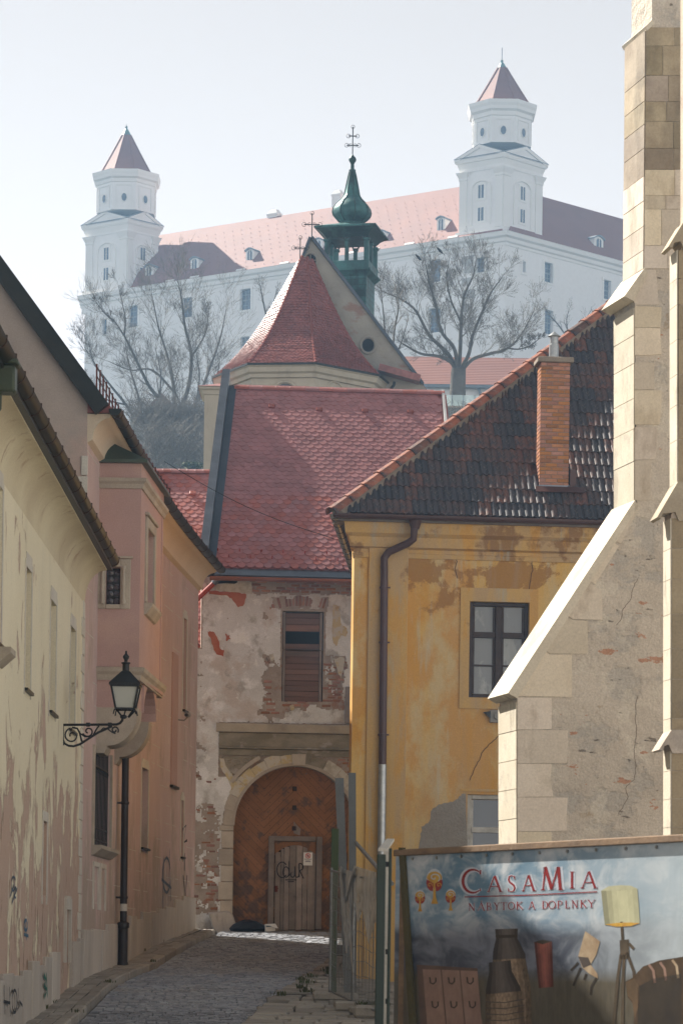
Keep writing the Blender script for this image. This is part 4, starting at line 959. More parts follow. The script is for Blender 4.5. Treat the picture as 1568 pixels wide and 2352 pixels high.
for sx in (tl-.02, tr+.05): g = MB(); q0, q1, q2 = SRF.p(sx,0,-.2), SRF.p(sx,H0,-.15), SRF.p(sx,H0,-.1)+ry*4.5-UP*6.4; g.prism([q0, q1, q2], ex*.08); g.build('gable_infill', M['old_plaster'], der)
rest = MB(); cnt = 0
for r in range(NR):
    b = r*ex_; k = b/H0; a = tl0+(tl-tl0)*k + .03 + (tw/2 if r % 2 else 0); aend = tr-.02
    while a + tw/2 < aend+.05:
        px_, py_ = pix(SRF.p(a, b))
        mw = SRF.mat(a+random.uniform(-.004,.004), b+random.uniform(-.006,.006), random.uniform(0,.004), random.uniform(-.012,.012))
        if cnt < 300 and py_ > 1150 and px_ < 840: obj('roof_tile', tile_me, rfo, mw); cnt += 1
        else: rest.add([mw @ V(p) for p in tv], tf)
        a += tw
stuff(rest.build('roof_tiles', M['tile'], rfo, fix=False))
def ridge_tiles(A_, B_, n, r, name, mat, par, up=UP, lap=1.06, cl=1.03):
    A_ = V(A_); B_ = V(B_); d = (B_-A_)/n; t = d.normalized(); sd = t.cross(up).normalized(); u2 = sd.cross(t).normalized()
    m = MB(); l = d.length*lap
    ring = lambda k, rr: [t*k + sd*(rr*cos(pi*j/6)) + u2*(rr*sin(pi*j/6)) for j in range(7)] + [t*k - sd*(rr*.86), t*k - sd*(rr*.86) + u2*rr*.0 + sd*.001]
    R2 = lambda k, ro: [t*k + sd*(ro*cos(pi*j/6)) + u2*(ro*sin(pi*j/6)) for j in range(7)]
    m.loft([R2(0, r*cl)+[R2(0,r*.9)[6-j] for j in range(7)], R2(l*.1, r*cl)+[R2(l*.1,r*.9)[6-j] for j in range(7)], R2(l*.12, r)+[R2(l*.12,r*.85)[6-j] for j in range(7)], R2(l, r*.93)+[R2(l,r*.8)[6-j] for j in range(7)]])
    me = mesh(name, m.v, m.f, mat); out = []
    for i in range(n): out.append(obj(name, me, par, Matrix.Translation(A_+d*i+u2*random.uniform(-.004,.006))))
    return out
ridge_tiles(SRF.p(tr+.1,H0-.01,-.02), SRF.p(tl,H0-.01,-.02), 15, .13, 'ridge_tile', M['tile'], rfo)
# flashings, vents, hooks, gutter
k_ = (tl-tl0)/H0
v1 = MB(); dirv = (SRF.p(tl,H0)-SRF.p(tl0,0)).normalized(); P0 = SRF.p(tl0-.42,-.25,-.1); v1.box(P0, SRF.x*.22, dirv*(H0+.75), SRF.z*.42); v1.build('parapet_flashing', M['zinc'], der)
M['zinc_dark'] = surf('dark_zinc_flashing', (.085,.10,.125), (.06,.075,.095), s=1, rough=.4, metal=.5, bump=.05)
v2 = MB(); v2.box(SRF.p(tl0-.195,-.25,-.1), SRF.x*.21, dirv*(H0+.35), SRF.z*.15); v2.build('verge_flashing', M['zinc_dark'], der)
v3 = MB(); v3.box(SRF.p(tr+.02,2.0,-.12), SRF.x*.07, SRF.y*(H0-1.9), SRF.z*.22); v3.build('verge_trim', M['white'], der)
v4 = MB(); v4.box(SRF.p(tl0,-.26,-.06), SRF.x*(tr-tl0), SRF.y*.27, SRF.z*.05); v4.build('eaves_flashing', M['zinc'], der)
for px_, py_ in ((624,938),(733,945),(838,948),(942,950)):
    a, b = SRF.ab(px_, py_); m = MB(); m.cbox(SRF.p(a-.09,b-.05,.02), SRF.x*.18, SRF.y*.14, SRF.z*.07, .02); m.build('vent_tile', M['hip_matt'], rfo)
for i in range(13):
    px_ = 500+i*25; a, b = SRF.ab(px_, 1268 + (14 if i % 2 else 0) + i*.8); m = MB(); m.box(SRF.p(a-.012,b,.03), SRF.x*.024, SRF.y*.12, SRF.z*.008); m.box(SRF.p(a-.012,b,.03), SRF.x*.024, SRF.y*.014, SRF.z*.10); m.build('snow_hook', M['red_pipe'], rfo)
gq = [SRF.p(tl0-.1+i*(tr-tl0+.1)/10, -.33, -.02) for i in range(11)]
m = MB(); m.loft([[p + V((0,-.10*cos(t),-.10*sin(t))) for t in [pi*j/8 for j in range(9)]] for p in gq]); m.build('gutter', M['copper_brown'], der, smooth=True)
# red downpipe at the left edge
m = MB(); m.tube([FD.P(500,1330,.25), FD.P(490,1341,.2), FD.P(443,1386,.1), FD.P(436,1400,.1)], .065, 10); m.build('downpipe', M['red_pipe'], der, smooth=True)
m = MB(); m.tube([FD.P(506,1322,.28), FD.P(491,1340,.2)], .08, 10); m.build('pipe_collar', M['zinc'], der, smooth=True)
m = MB(); m.tube([FD.P(443.5,1492,.12), FD.P(442,1558,.12), FD.P(436,1580,.12)], .05, 10); m.build('downpipe', M['red_pipe'], der, smooth=True)
blob(FD, [(497,1331),(530,1331),(546,1334),(544,1340),(520,1342),(497,1341)], .03, .04, 'dark_hole', M['black_void'], der, .01)
# ---------------------------------------------------------------- lower red roof beyond, at the left
low = thing('low_red_roofed_house', V((-5,80,zroad(76))), 'low wing with a sunlit red tiled roof between the pink and derelict houses', 'house')
L0 = at(440, 1484, 75.9); SL = Slope(L0, (1,0,0), (0,cos(PITCH),sin(PITCH)))
hL = SL.ab(440,1088)[1]; x0L, x1L = SL.ab(330,1200)[0], SL.ab(470,1400)[0]+.02
m = MB(); m.prism([SL.p(x0L,-.05,-.14), SL.p(x1L,-.05,-.14), SL.p(x1L,hL,-.14), SL.p(x0L,hL,-.14)], SL.z*.13); lro = m.build('roof', M['tile'], low)
m = MB(); m.box(V((SL.p(x0L,0).x, L0.y+.4, 1.0)), (x1L-x0L-.1,0,0), (0,7.5,0), UP*(L0.z-1.2)); m.build('wall', M['old_plaster'], low)
m = MB(); q = SL.p(x0L,hL,-.05); m.prism([q, q+V((x1L-x0L,0,0)), q+V((x1L-x0L,4.4,-6)), q+V((0,4.4,-6))], (0,-.15,-.1)); m.build('rear_roof_slope', M['tile'], low)
nr = int(hL/.165); rest = MB(); cnt = 0
for r in range(nr):
    a = x0L + (tw/2 if r % 2 else 0)
    while a < x1L:
        mw = SL.mat(a, r*hL/nr, random.uniform(0,.004), random.uniform(-.012,.012)); px_, py_ = pix(SL.p(a, r*hL/nr))
        if px_ > 385 and (py_ < 1215 or (py_ > 1310 and px_ > 436)) and cnt < 300: obj('roof_tile', tile_me, lro, mw); cnt += 1
        else: rest.add([mw @ V(p) for p in tv], tf)
        a += tw
stuff(rest.build('roof_tiles', M['tile'], lro, fix=False))
ridge_tiles(SL.p(x1L-.05,hL,0), SL.p(x0L,hL,0), 8, .13, 'ridge_tile', M['tile'], lro)
a, b = SL.ab(443,1138); m = MB(); m.cbox(SL.p(a-.09,b-.05,.02), SL.x*.18, SL.y*.14, SL.z*.09, .02); m.build('vent_tile', M['tile'], lro)
m = MB(); gq = [SL.p(x0L+(x1L-x0L+.05)*i/4,-.12,-.12) for i in range(5)]; m.loft([[p + V((0,-.09*cos(t),-.09*sin(t))) for t in [pi*j/8 for j in range(9)]] for p in gq]); m.build('gutter', M['copper_brown'], low, smooth=True)
m = MB(); m.box(SL.p(x1L-.03,-.1,-.1), SL.x*.1, SL.y*(hL+.1), SL.z*.2); m.build('verge_flashing', M['zinc'], low)
# ---------------------------------------------------------------- litter by the gate
zg_ = zroad(74.3)+.01
m = MB(); c = at(570,2146,74.2); rg = []
for i, (r, h) in enumerate(((.30,0),(.34,.07),(.28,.17),(.16,.25),(.05,.28))): rg.append([V((c.x+r*1.5*cos(t)*(1+.18*noise.noise(V((t,i,3)))), c.y+r*.7*sin(t), zg_+h*(1+.3*noise.noise(V((t*2,i,9)))))) for t in [2*pi*k/14 for k in range(14)]])
m.loft(rg); M['bin_bag'] = surf('black_plastic_bag', (.012,.016,.024), rough=.35, bump=.8, bs=9, bd=.05); tag(m.build('rubbish_bag', M['bin_bag'], smooth=True), 'crumpled black rubbish bag lying in front of the arched gate', 'rubbish bag')
bx = thing('discarded_carton', at(618,2150,74.0)*1.0, 'small white carton lying on the cobbles before the gate', 'carton')
c = at(609,2150,74.0); c.z = zroad(74)+.012; m = MB(); m.cbox(c, (.26,.03,.02), (-.03,.2,0), (.0,0,.19), .008); m.build('box', M['white'], bx)
m = MB(); m.box(c+V((.02,-.004,.12)), (.22,.025,.015), (0,.004,0), UP*.03); m.build('print_stripe', M['spray'][1], bx)
m = MB(); m.prism([c+V((0,.0,.195)), c+V((.26,.03,.21)), c+V((.33,-.03,.10)), c+V((.30,-.05,.09))], (0,.01,.005)); m.build('flap', M['white'], bx)
# ================================================================ yellow house
R5 = radians(5); FY = Fr((.14, 56.3), (.14+8*cos(R5), 56.3+8*sin(R5)))
yel = thing('yellow_house', FY.p(2.5, zroad(52)), 'ochre yellow house with stained plaster, brown downpipe and dark clay tile hip roof', 'house')
Q = lambda x, y, d=0.0: FY.az(x, y, d)
M['yellow'] = surf('stained_ochre_plaster', (.64,.41,.135), (.62,.36,.09), s=.5, lo=.4, hi=.62, layers=[
    dict(c=(.56,.43,.24), s=.7, st=(2.2,2.2,.4), lo=.48, hi=.60, a=.72, d=9), dict(c=(.56,.24,.025), s=.62, st=(1,1,.6), lo=.50, hi=.58, a=.6, d=9, r=.68),
    dict(c=(.52,.44,.30), s=1.4, st=(3,3,.3), lo=.57, hi=.66, a=.6, d=9), dict(c=(.30,.135,.035), s=.9, lo=.69, hi=.73, z=(6.8,9.4,.20), a=.75, w=.4, d=9, r=.68, dep=.006), dict(c=(.40,.31,.20), s=.6, st=(2.5,2.5,.3), lo=.54, hi=.74, z=(6,2,.10), a=.55)], bump=.3, bs=16)
M['yellow_trim'] = surf('worn_ochre_trim', (.56,.345,.12), (.48,.32,.16), s=.9, st=(2.6,2.6,.35), lo=.42, hi=.58, layers=[dict(c=(.25,.125,.045), s=1.4, lo=.68, hi=.74, z=(7.5,9.8,.16), a=.8), dict(c=(.40,.36,.27), s=1.2, st=(3,3,.3), lo=.56, hi=.7, a=.85), dict(c=(.60,.30,.05), s=1.1, st=(2,2,.5), lo=.54, hi=.6, a=.6, d=9)], bump=.3)
M['maroon'] = surf('maroon_painted_gutter', (.060,.026,.024), (.085,.036,.03), s=2, rough=.42, bump=.04, spec=.4)
M['zinc_pipe'] = surf('galvanised_pipe', (.30,.32,.33), (.42,.43,.42), s=9, rough=.35, metal=.7, bump=.05)
zbase = zroad(50)-.6; ztop = Q(1000,1207)[1]
m0 = Q(1077,1490)[0]; m1 = Q(1213,1490)[0]; mz0, mz1 = Q(1145,1603)[1], Q(1145,1383)[1]
l0, l1 = Q(1072,1880)[0], Q(1165,1880)[0]; lz0, lz1 = Q(1110,2030)[1], Q(1110,1825)[1]
wall(FY, 0, 9, zbase, ztop, [(m0, m1, mz0, mz1, .22), (l0, l1, lz0, lz1, .2)], .5, .2).build('wall', M['yellow'], yel)
# flank along the street and rear
BD = V((.05,1,0)); m = MB(); q0 = FY.p(.0, zbase, -.5)+V((.07,0,0)); m.prism([q0, FY.p(9,zbase,-.5), FY.p(9,zbase,-.5)+BD*10, q0+BD*10], UP*(ztop-zbase)); m.build('rear_wall', M['yellow'], yel)
pa0, pa1 = Q(843,1500)[0], Q(934,1500)[0]
m = MB(); m.fcb(FY, pa0, pa1, zbase, ztop-.05, -.01, .05, .012); m.build('corner_pilaster', M['yellow_trim'], yel)
# cornice with mouldings
pr = [(0,Q(900,1282)[1]),(.03,Q(900,1282)[1]),(.04,Q(900,1272)[1]),(.015,Q(900,1270)[1]),(.015,Q(900,1262)[1]),(.10,Q(900,1258)[1]),(.12,Q(900,1236)[1]),(.20,Q(900,1228)[1]),(.22,Q(900,1206)[1]),(.26,Q(900,1199)[1]),(0,Q(900,1199)[1])]
m = MB(); path = [FY.p(0,0,0)+BD*10, FY.p(0,0,0), FY.p(9,0,0)]; sides = [-FY.t, (FY.n-FY.t), FY.n]
m.loft([[path[i]+sides[i]*d+UP*z for d, z in pr] for i in range(3)]); m.build('cornice', M['yellow_trim'], yel)
# window surround, cracks, plaster loss
s0, s1 = Q(1055,1490)[0], Q(1233,1490)[0]; sz0, sz1 = Q(1145,1629)[1], Q(1145,1352)[1]
for u0,u1,v0,v1 in ((s0,m0-.003,sz0,sz1),(m1+.003,s1,sz0,sz1),(m0-.003,m1+.003,mz1+.003,sz1),(m0-.003,m1+.003,sz0,mz0-.003)):
    m = MB(); m.fb(FY, u0, u1, v0, v1, -.01, .035); m.build('window_surround', M['yellow_trim'], yel)
def casement(a0, a1, z0, z1, dep, mat, glass, vs, hs_, fw=.075):
    m = MB()
    for u0,u1,v0,v1 in ((a0+.002,a0+fw,z0+.002,z1-.002),(a1-fw,a1-.002,z0+.002,z1-.002),(a0+fw,a1-fw,z0+.002,z0+fw),(a0+fw,a1-fw,z1-fw,z1-.002)): m.fcb(FY, u0, u1, v0, v1, -dep, -dep+.11, .01)
    fo = m.build('window', mat, yel); xs2 = [a0+fw]+[v for v in vs]+[a1-fw]; zs2 = [z0+fw]+[h for h in hs_]+[z1-fw]
    for v, t in [(v, .065) for v in vs]: m = MB(); m.fcb(FY, v-t, v+t, z0+fw+.002, z1-fw-.002, -dep, -dep+.125, .01); m.build('mullion', mat, fo)
    for h in hs_:
        for x0, x1 in zip(xs2, xs2[1:]):
            t = .055 if h == hs_[-1] else .018; m = MB(); m.fcb(FY, x0+.065 if x0 != xs2[0] else x0+.002, x1-.065 if x1 != xs2[-1] else x1-.002, h-t, h+t, -dep, -dep+(.12 if t > .03 else .07), .006); m.build('glazing_bar', mat, fo)
    for x0, x1 in zip(xs2, xs2[1:]):
        for y0, y1 in zip(zs2, zs2[1:]):
            xx0 = x0+(.065 if x0 != xs2[0] else 0); xx1 = x1-(.065 if x1 != xs2[-1] else 0)
            for u0,u1,v0,v1 in ((xx0,xx0+.045,y0,y1),(xx1-.045,xx1,y0,y1)): m = MB(); m.fb(FY, u0+.003, u1-.003, v0+.02, v1-.02, -dep+.01, -dep+.085); m.build('sash_rail', mat, fo)
            g = MB(); g.fb(FY, xx0+.04, xx1-.04, y0+.01, y1-.01, -dep+.03, -dep+.045); g.build('pane', glass, fo)
M['curtain_glass'] = surf('curtained_window_glass', (.30,.305,.275), (.23,.235,.22), s=2.0, st=(3,3,.4), rough=.12, bump=.02, bs=2, fine=.04, spec=.6, layers=[dict(c=(.13,.135,.14), s=1.3, st=(1.5,1.5,.8), lo=.56, hi=.62, z=(6.4,7.6,.14), a=.75)])
casement(m0, m1, mz0, mz1, .20, M['frame_brown'], M['curtain_glass'], [Q(1145,1490)[0]], [Q(1145,1528)[1], Q(1145,1458)[1]])
M['frame_peeling'] = surf('peeling_grey_window_frame', (.55,.52,.46), (.38,.35,.30), s=5, bump=.3)
casement(l0, l1, lz0, lz1, .18, M['frame_peeling'], M['glass'], [], [Q(1110,1906)[1]], .09)
m = MB(); m.fb(FY, Q(1057,1812)[0], 3.9, lz1+.06, lz1+.11, -.01, .02); m.build('window_surround', M['yellow_trim'], yel)
M['grey_render'] = surf('bare_grey_render', (.30,.265,.22), (.26,.22,.18), s=3, bump=.8, bs=22, bd=.03, layers=[dict(c=(.42,.25,.08), s=2, st=(1,1,.5), lo=.62, hi=.68)])
blob(FY, [(955,1990),(962,1930),(968,1900),(985,1885),(990,1862),(1012,1846),(1040,1842),(1058,1826),(1071,1822),(1071,2010)], .001, .006, 'bare_render_patch', M['grey_render'], yel, .02)
M['crack'] = surf('plaster_crack', (.05,.035,.025), bump=0, fine=0)
for st_ in ([(1022,1203),(1030,1222),(1040,1232),(1038,1258),(1049,1275),(1048,1290),(1044,1310),(1052,1335)], [(1208,1280),(1220,1290),(1222,1310),(1216,1340),(1212,1380)], [(1145,1690),(1128,1705),(1108,1725),(1100,1745),(1086,1770),(1076,1800)]):
    pts = []
    for (x0,y0),(x1,y1) in zip(st_, st_[1:]):
        for k in range(4): pts.append((x0+(x1-x0)*k/4+random.uniform(-1.5,1.5), y0+(y1-y0)*k/4))
    ribbon(FY, [pxs(FY, pts)], .245 if False else .012, .012, 'crack', M['crack'], yel)
m = MB(); ba, bz = Q(1123,1660); m.fcb(FY, ba, ba+.25, bz, bz+.25, -.01, .10, .01); vo = m.build('vent_box', M['frame_grey'], yel)
m = MB(); m.tube([FY.p(ba+.15,bz+.13,.09), FY.p(ba+.15,bz+.13,.16)], .075, 12); m.build('vent_cap', M['frame_grey'], vo); m = MB(); m.prism([FY.p(ba-.13,bz+.2,.05), FY.p(ba+.01,bz+.22,.05), FY.p(ba+.01,bz+.08,.05), FY.p(ba-.06,bz+.14,.05)], FY.n*.05); m.build('vent_flap', M['iron'], vo)
# gutter, downpipe
gz_ = Q(900,1190,.40)[1]
gutter(lambda a: FY.p(a, gz_+.05, .42), -.45, 9, yel, M['maroon'], M['maroon'], r=.085, step=1.9)
ga = FY.p(-.42, gz_+.04, .38); gzz = ga+BD*10.9
def gside(a): k = a/10.9; return V((ga.x+(gzz.x-ga.x)*k, ga.y+(gzz.y-ga.y)*k, gz_+.04))
M['gutter_steel'] = surf('weathered_steel_gutter', (.12,.10,.075), (.16,.14,.11), s=3, rough=.35, metal=.6, bump=.06)
gutter(gside, 0, 10.5, yel, M['gutter_steel'], M['iron'], r=.10, step=.75)
Qp = lambda x, y, d: FY.P(x, y, d)
m = MB(); m.tube([Qp(952,1198,.40), Qp(949,1238,.36), Qp(936,1248,.30), Qp(892,1268,.17), Qp(882,1282,.15), Qp(882,1340,.15)], .075, 12); m.tube([Qp(882,1340,.15), Qp(878,1755,.15)], .078, 12); m.lathe([(.14,0),(.13,-.02),(.08,-.17)], Qp(953,1196,.40), 12); dpo = m.build('downpipe', M['maroon'], yel, smooth=True)
m = MB(); m.tube([Qp(878,1756,.15), Qp(874,2060,.15)], .082, 14); m.build('galvanised_pipe_end', M['zinc_pipe'], yel, smooth=True)
for y in (1352, 1478, 1690): m = MB(); c = Qp(881-(y-1352)*.01, y, .15); m.lathe([(.08,0),(.09,.005),(.09,.035),(.08,.04)], c, 12); m.box(c+V((.07,-.02,.005)), (.06,0,0), (0,.03,0), UP*.03); m.build('pipe_clip', M['maroon'], dpo)
# ---------------------------------------------------------------- hip roof with interlocking tiles
def rand_tile_mat(name, stops, rough=.62):
    k = NT(name); r = k.n('ObjectInfo').outputs['Random']; cr = k.n('ValToRGB'); k.t.links.new(r, cr.inputs[0])
    e = cr.color_ramp.elements; e[0].position = stops[0][0]; e[0].color = (*stops[0][1], 1); e[1].position = stops[-1][0]; e[1].color = (*stops[-1][1], 1)
    for p, c in stops[1:-1]: x = e.new(p); x.color = (*c, 1)
    col = k.mix(k.ramp(k.noise(5, (1,1,1), (0,0,0), 6, .7), .45, .62), cr.outputs[0], (.05,.048,.055)); col = k.mix(k.math('MULTIPLY', k.ramp(k.noise(14, (1,1,1), (5,0,0), 6, .7), .56, .66), .6), col, (.24,.20,.17))
    k.set(k.b.inputs['Base Color'], col); k.b.inputs['Roughness'].default_value = rough; k.b.inputs['Specular IOR Level'].default_value = .25
    k.bump(k.noise(30, (1,1,1), (2,2,2), 5, .7), .4, .01); return k.m
M['dark_tile'] = rand_tile_mat('weathered_interlocking_tile', [(0,(.05,.05,.06)),(.35,(.07,.06,.066)),(.6,(.115,.072,.064)),(.9,(.15,.078,.062)),(1,(.19,.085,.062))])
M['hip_tile'] = rand_tile_mat('mossy_hip_tile', [(0,(.07,.05,.045)),(.3,(.15,.07,.05)),(.6,(.30,.10,.06)),(1,(.36,.13,.075))], .6)
ev = FY.p(-.46, 0, .36); ev.z = FY.P(790,1178,.36).z
back = -FY.n; PY_ = radians(48)
SY = Slope(ev, FY.t, back*cos(PY_)+UP*sin(PY_))
ha, hb_ = SY.ab(1408, 702); HK = ha/hb_            # hip runs straight up the slope: a = HK*b
m = MB(); bT = hb_*1.25; top0 = SY.p(HK*bT, bT); top1 = top0 + FY.t*3.0
m.add([ev, ev+FY.t*17.3, top1, top0, ev+BD*14.8, ev+BD*14.8+FY.t*17.3], [(0,1,2,3),(0,3,4),(3,2,5,4),(1,5,2),(0,4,5,1)])
m.v = [tuple(V(p)-UP*.06) for p in m.v]; yro = m.build('roof', M['dark_tile'], yel)
tw2, nrow = .262, 17; exq = (SY.ab(1408,702)[1])/nrow
prof2 = [(0,.0),(.022,.028),(.05,.034),(.078,.028),(.10,.004),(.131,.0),(.153,.026),(.181,.034),(.209,.028),(.232,.004),(.262,0)]
ln = exq*1.12
vs_ = [(x, 0, z+.036) for x, z in prof2] + [(x, ln, z+.012) for x, z in prof2] + [(x, 0, z+.010) for x, z in prof2]; n1 = len(prof2)
fs_ = [(i, i+1, i+1+n1, i+n1) for i in range(n1-1)] + [(i+2*n1, i+1+2*n1, i+1, i) for i in range(n1-1)]
dt_me = mesh('roof_tile', vs_, fs_, M['dark_tile'], fix=False); cnt = 0; chx0, chx1 = SY.ab(1237,1128)[0], SY.ab(1305,1128)[0]; chb = SY.ab(1270,1128)[1]
for r in range(nrow+1):
    b = r*exq - .02; a = math.floor((b*HK)/tw2)*tw2 + (tw2/2 if r % 2 else 0)
    while a < 6.3:
        am = HK*(b+ln)-.12; sx_ = 1.0; a_ = a
        if a < am: sx_ = (a+tw2-am)/tw2; a_ = am
        ok = sx_ > .22 and not (chx0-.05 < a+tw2/2 < chx1+.05 and chb-.1 < b < chb+.65)
        if ok and cnt < 300: obj('roof_tile', dt_me, yro, SY.mat(a_, b, random.uniform(-.004,.008), random.uniform(-.014,.014)*sx_) @ Matrix.Diagonal((sx_,1,1,1))); cnt += 1
        a += tw2
HA, HB = SY.p(0,-.05,.03), SY.p(HK*bT,bT,.03)
ridge_tiles(HA-(HB-HA).normalized()*.05, HB, 24, .15, 'hip_tile', M['hip_tile'], yro, UP, 1.12, 1.08)
m = MB(); dh = (HB-HA).normalized(); N_ = 60; rg = []
for i in range(N_+1):
    p = HA + (HB-HA)*i/N_ + UP*(.01); wv = .05*noise.noise(V((i*.9,0,2))); rg.append([p+FY.t*(.24+wv)-UP*.02, p+FY.t*.10+UP*.09, p-FY.t*.05+UP*.06, p-UP*.05])
m.loft(rg); m.build('hip_mortar', M['mortar'], yro)
ridge_tiles(HB, HB+FY.t*2.5, 6, .15, 'ridge_tile', M['hip_tile'], yro)
m = MB(); m.fb(FY, -.4, 9, ev.z-.14, ev.z-.03, -.3, .33); m.build('eaves_board', M['timber'], yel)
# chimney
cb = SY.p((chx0+chx1)/2, chb); FCm = Fr((cb.x-.29, cb.y), (cb.x-.29+cos(R5), cb.y+sin(R5))); cw, cdp = .585, .46
zc0_, zc1_ = cb.z-.5, at(1271,832,cb.y).z; ch = MB(); ch.fb(FCm, .012, cw-.012, zc0_, zc1_, -cdp+.012, -.012); cho = ch.build('chimney', M['mortar'], yel)
M['chim_brick'] = surf('orange_chimney_brick', (.42,.19,.105), (.33,.15,.09), s=5, rough=.9, rnd=.25, hue=.012, bump=.5, bs=40, layers=[dict(c=(.40,.31,.23), s=6, lo=.60, hi=.68, a=.7), dict(c=(.16,.09,.06), s=3, lo=.62, hi=.72, a=.7)])
bm1 = MB(); bm1.cbox(V((0,0,0)), V((.232,0,0)), V((0,.11,0)), V((0,0,.066)), .006); b1 = mesh('brick', bm1.v, bm1.f, M['chim_brick']); bm2 = MB(); bm2.cbox(V((0,0,0)), V((.108,0,0)), V((0,.11,0)), V((0,0,.066)), .006); b2 = mesh('brick', bm2.v, bm2.f, M['chim_brick'])
z = cb.z-.05; r = 0; nrm = lambda p, t_, n_: Matrix(((t_.x,-n_.x,0,p.x),(t_.y,-n_.y,0,p.y),(0,0,1,p.z),(0,0,0,1)))
while z < zc1_-.05:
    lay = [(0,b1,.232),(.24,b1,.232),(.48,b2,.108)] if r % 2 == 0 else [(0,b2,.108),(.118,b1,.232),(.358,b1,.232)]
    for a, me, l in lay: obj('brick', me, cho, nrm(FCm.p(a, z, random.uniform(-.003,.004)), FCm.t, FCm.n) @ Matrix.Diagonal((min(1,(cw-a)/l),1,1,1)))
    for a, me in ((.115,b1),(.352,b2)) if r % 2 else ((.115,b2),(.228,b1)):
        obj('brick', me, cho, nrm(FCm.p(0,z,-a-(.232 if me is b1 else .108))+FCm.t*0, FCm.n, FCm.t*-1) @ Matrix.Diagonal((1,1,1,1)))
    z += .0775; r += 1
m = MB(); m.fcb(FCm, -.07, cw+.07, zc1_, zc1_+.11, -cdp-.06, .06, .015); m.build('chimney_cap', M['mortar'], cho)
fc = FCm.p(cw*.5, zc1_+.1, -cdp/2); m = MB(); m.lathe([(.10,0),(.10,.30),(.085,.31),(.085,.45),(.10,.46),(.13,.47),(.02,.56)], fc, 14); m.build('flue', M['zinc_pipe'], cho, smooth=True)
m = MB(); m.fb(FCm, -.02, cw+.02, cb.z-.02, cb.z+.12, -.3, .02); m.build('chimney_flashing', M['zinc'], cho); m = MB(); m.prism([SY.p(chx0-.08,chb-.15,.09), SY.p(chx1+.3,chb-.15,.09), SY.p(chx1+.3,chb+.04,.07), SY.p(chx0-.08,chb+.04,.07)], SY.z*.015); m.build('chimney_apron', M['maroon'], cho)
m = MB(); m.box(FCm.p(cw+.03, cb.z-.1, -.4), FCm.t*.12, FCm.n*.4, UP*.55); m.build('side_flashing', M['maroon'], cho)
# ================================================================ stone church with buttresses, right
YB = 37.0
chu = thing('gothic_church', V((5.5,38.5,zroad(38))), 'pale stone church with stepped buttresses lit along their edges', 'church')
EB = V((-.19, .73, 0)); B = lambda x, y, d=0.0: at(x, y, YB-d)
M['rubble_stone'] = surf('patched_rubble_masonry', (.60,.535,.45), (.51,.45,.375), s=1.2, st=(1,1,1.8), layers=[dict(c=(.44,.41,.365), s=1.3, st=(1,1,1.6), lo=.54, hi=.60, a=.7, d=9, dep=.012), dict(c=(.64,.585,.49), s=2.4, lo=.55, hi=.62, a=.7), dict(c=(.46,.225,.13), s=2.4, st=(1,1,2.2), lo=.63, hi=.65, a=.85), dict(c=(.14,.115,.09), s=3.2, st=(1,1,2.5), lo=.66, hi=.685, a=.7, dep=.015), dict(c=(.33,.22,.11), s=1.6, lo=.63, hi=.68, a=.6)], bump=1.0, bs=9, bd=.04, fine=.2)
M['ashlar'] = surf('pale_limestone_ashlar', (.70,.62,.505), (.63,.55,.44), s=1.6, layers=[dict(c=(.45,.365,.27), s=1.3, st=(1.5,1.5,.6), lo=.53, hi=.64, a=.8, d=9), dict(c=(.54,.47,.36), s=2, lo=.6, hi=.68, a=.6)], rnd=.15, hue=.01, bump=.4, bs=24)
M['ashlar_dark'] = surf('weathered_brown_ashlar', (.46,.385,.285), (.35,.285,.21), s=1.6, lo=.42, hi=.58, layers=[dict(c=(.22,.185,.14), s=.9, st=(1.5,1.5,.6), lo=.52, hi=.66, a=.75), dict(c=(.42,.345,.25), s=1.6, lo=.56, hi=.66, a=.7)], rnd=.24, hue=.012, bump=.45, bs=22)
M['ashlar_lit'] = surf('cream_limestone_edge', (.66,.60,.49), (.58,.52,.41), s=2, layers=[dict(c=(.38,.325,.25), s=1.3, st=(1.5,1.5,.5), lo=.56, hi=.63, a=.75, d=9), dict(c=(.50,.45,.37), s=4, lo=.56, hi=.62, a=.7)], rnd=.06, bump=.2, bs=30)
prof = [(1187,2600),(1187,1601),(1462,1166),(1457,700),(1452,684),(1478,619),(1482.5,61),(1496,47),(1496,-160),(1900,-160),(1900,2600)]
m = MB(); m.prism([B(x, y) for x, y in prof], EB); bt = m.build('buttress', M['rubble_stone'], chu)
def slab(pts, name, mat, d=.014, dep=None, par=None, back=.05):
    m = MB(); P = [B(x, y, d) for x, y in pts]; m.prism(P, V((0, d+back, 0)) if dep is None else dep); return m.build(name, M[mat], par or bt)
# dressed blocks on the shaded face
g_ = 1.0
for x0,x1,y0,y1 in ((1187,1268,1602,1675.5),(1187,1302,1676.5,1753.5),(1187,1267,1754.5,1830.5),(1187,1303,1831.5,1909),(1187,1268,1910,1985),(1187,1303,1986,2060),
                    (1456.5,1516,704,752.5),(1456.5,1516,753.5,815),(1456,1500,832,895),(1456,1516,896,975),(1456.5,1508,981,1056),(1456.5,1493,1057.5,1149)):
    slab([(x0+.5,y0),((x0+x1)/2,y0+random.uniform(-.8,.8)),(x1+random.uniform(-3,3),y0+random.uniform(-1,1.5)),(x1+random.uniform(-4,3),(y0+y1)/2),(x1+random.uniform(-4,3),y1-random.uniform(0,2)),((x0+x1)/2,y1+random.uniform(-.8,.6)),(x0+.5,y1)], 'block', 'ashlar', .012+random.uniform(0,.008))
z4 = lambda L: [(1082.7+x*.4026, 1015+y*.4029) for x, y in L]
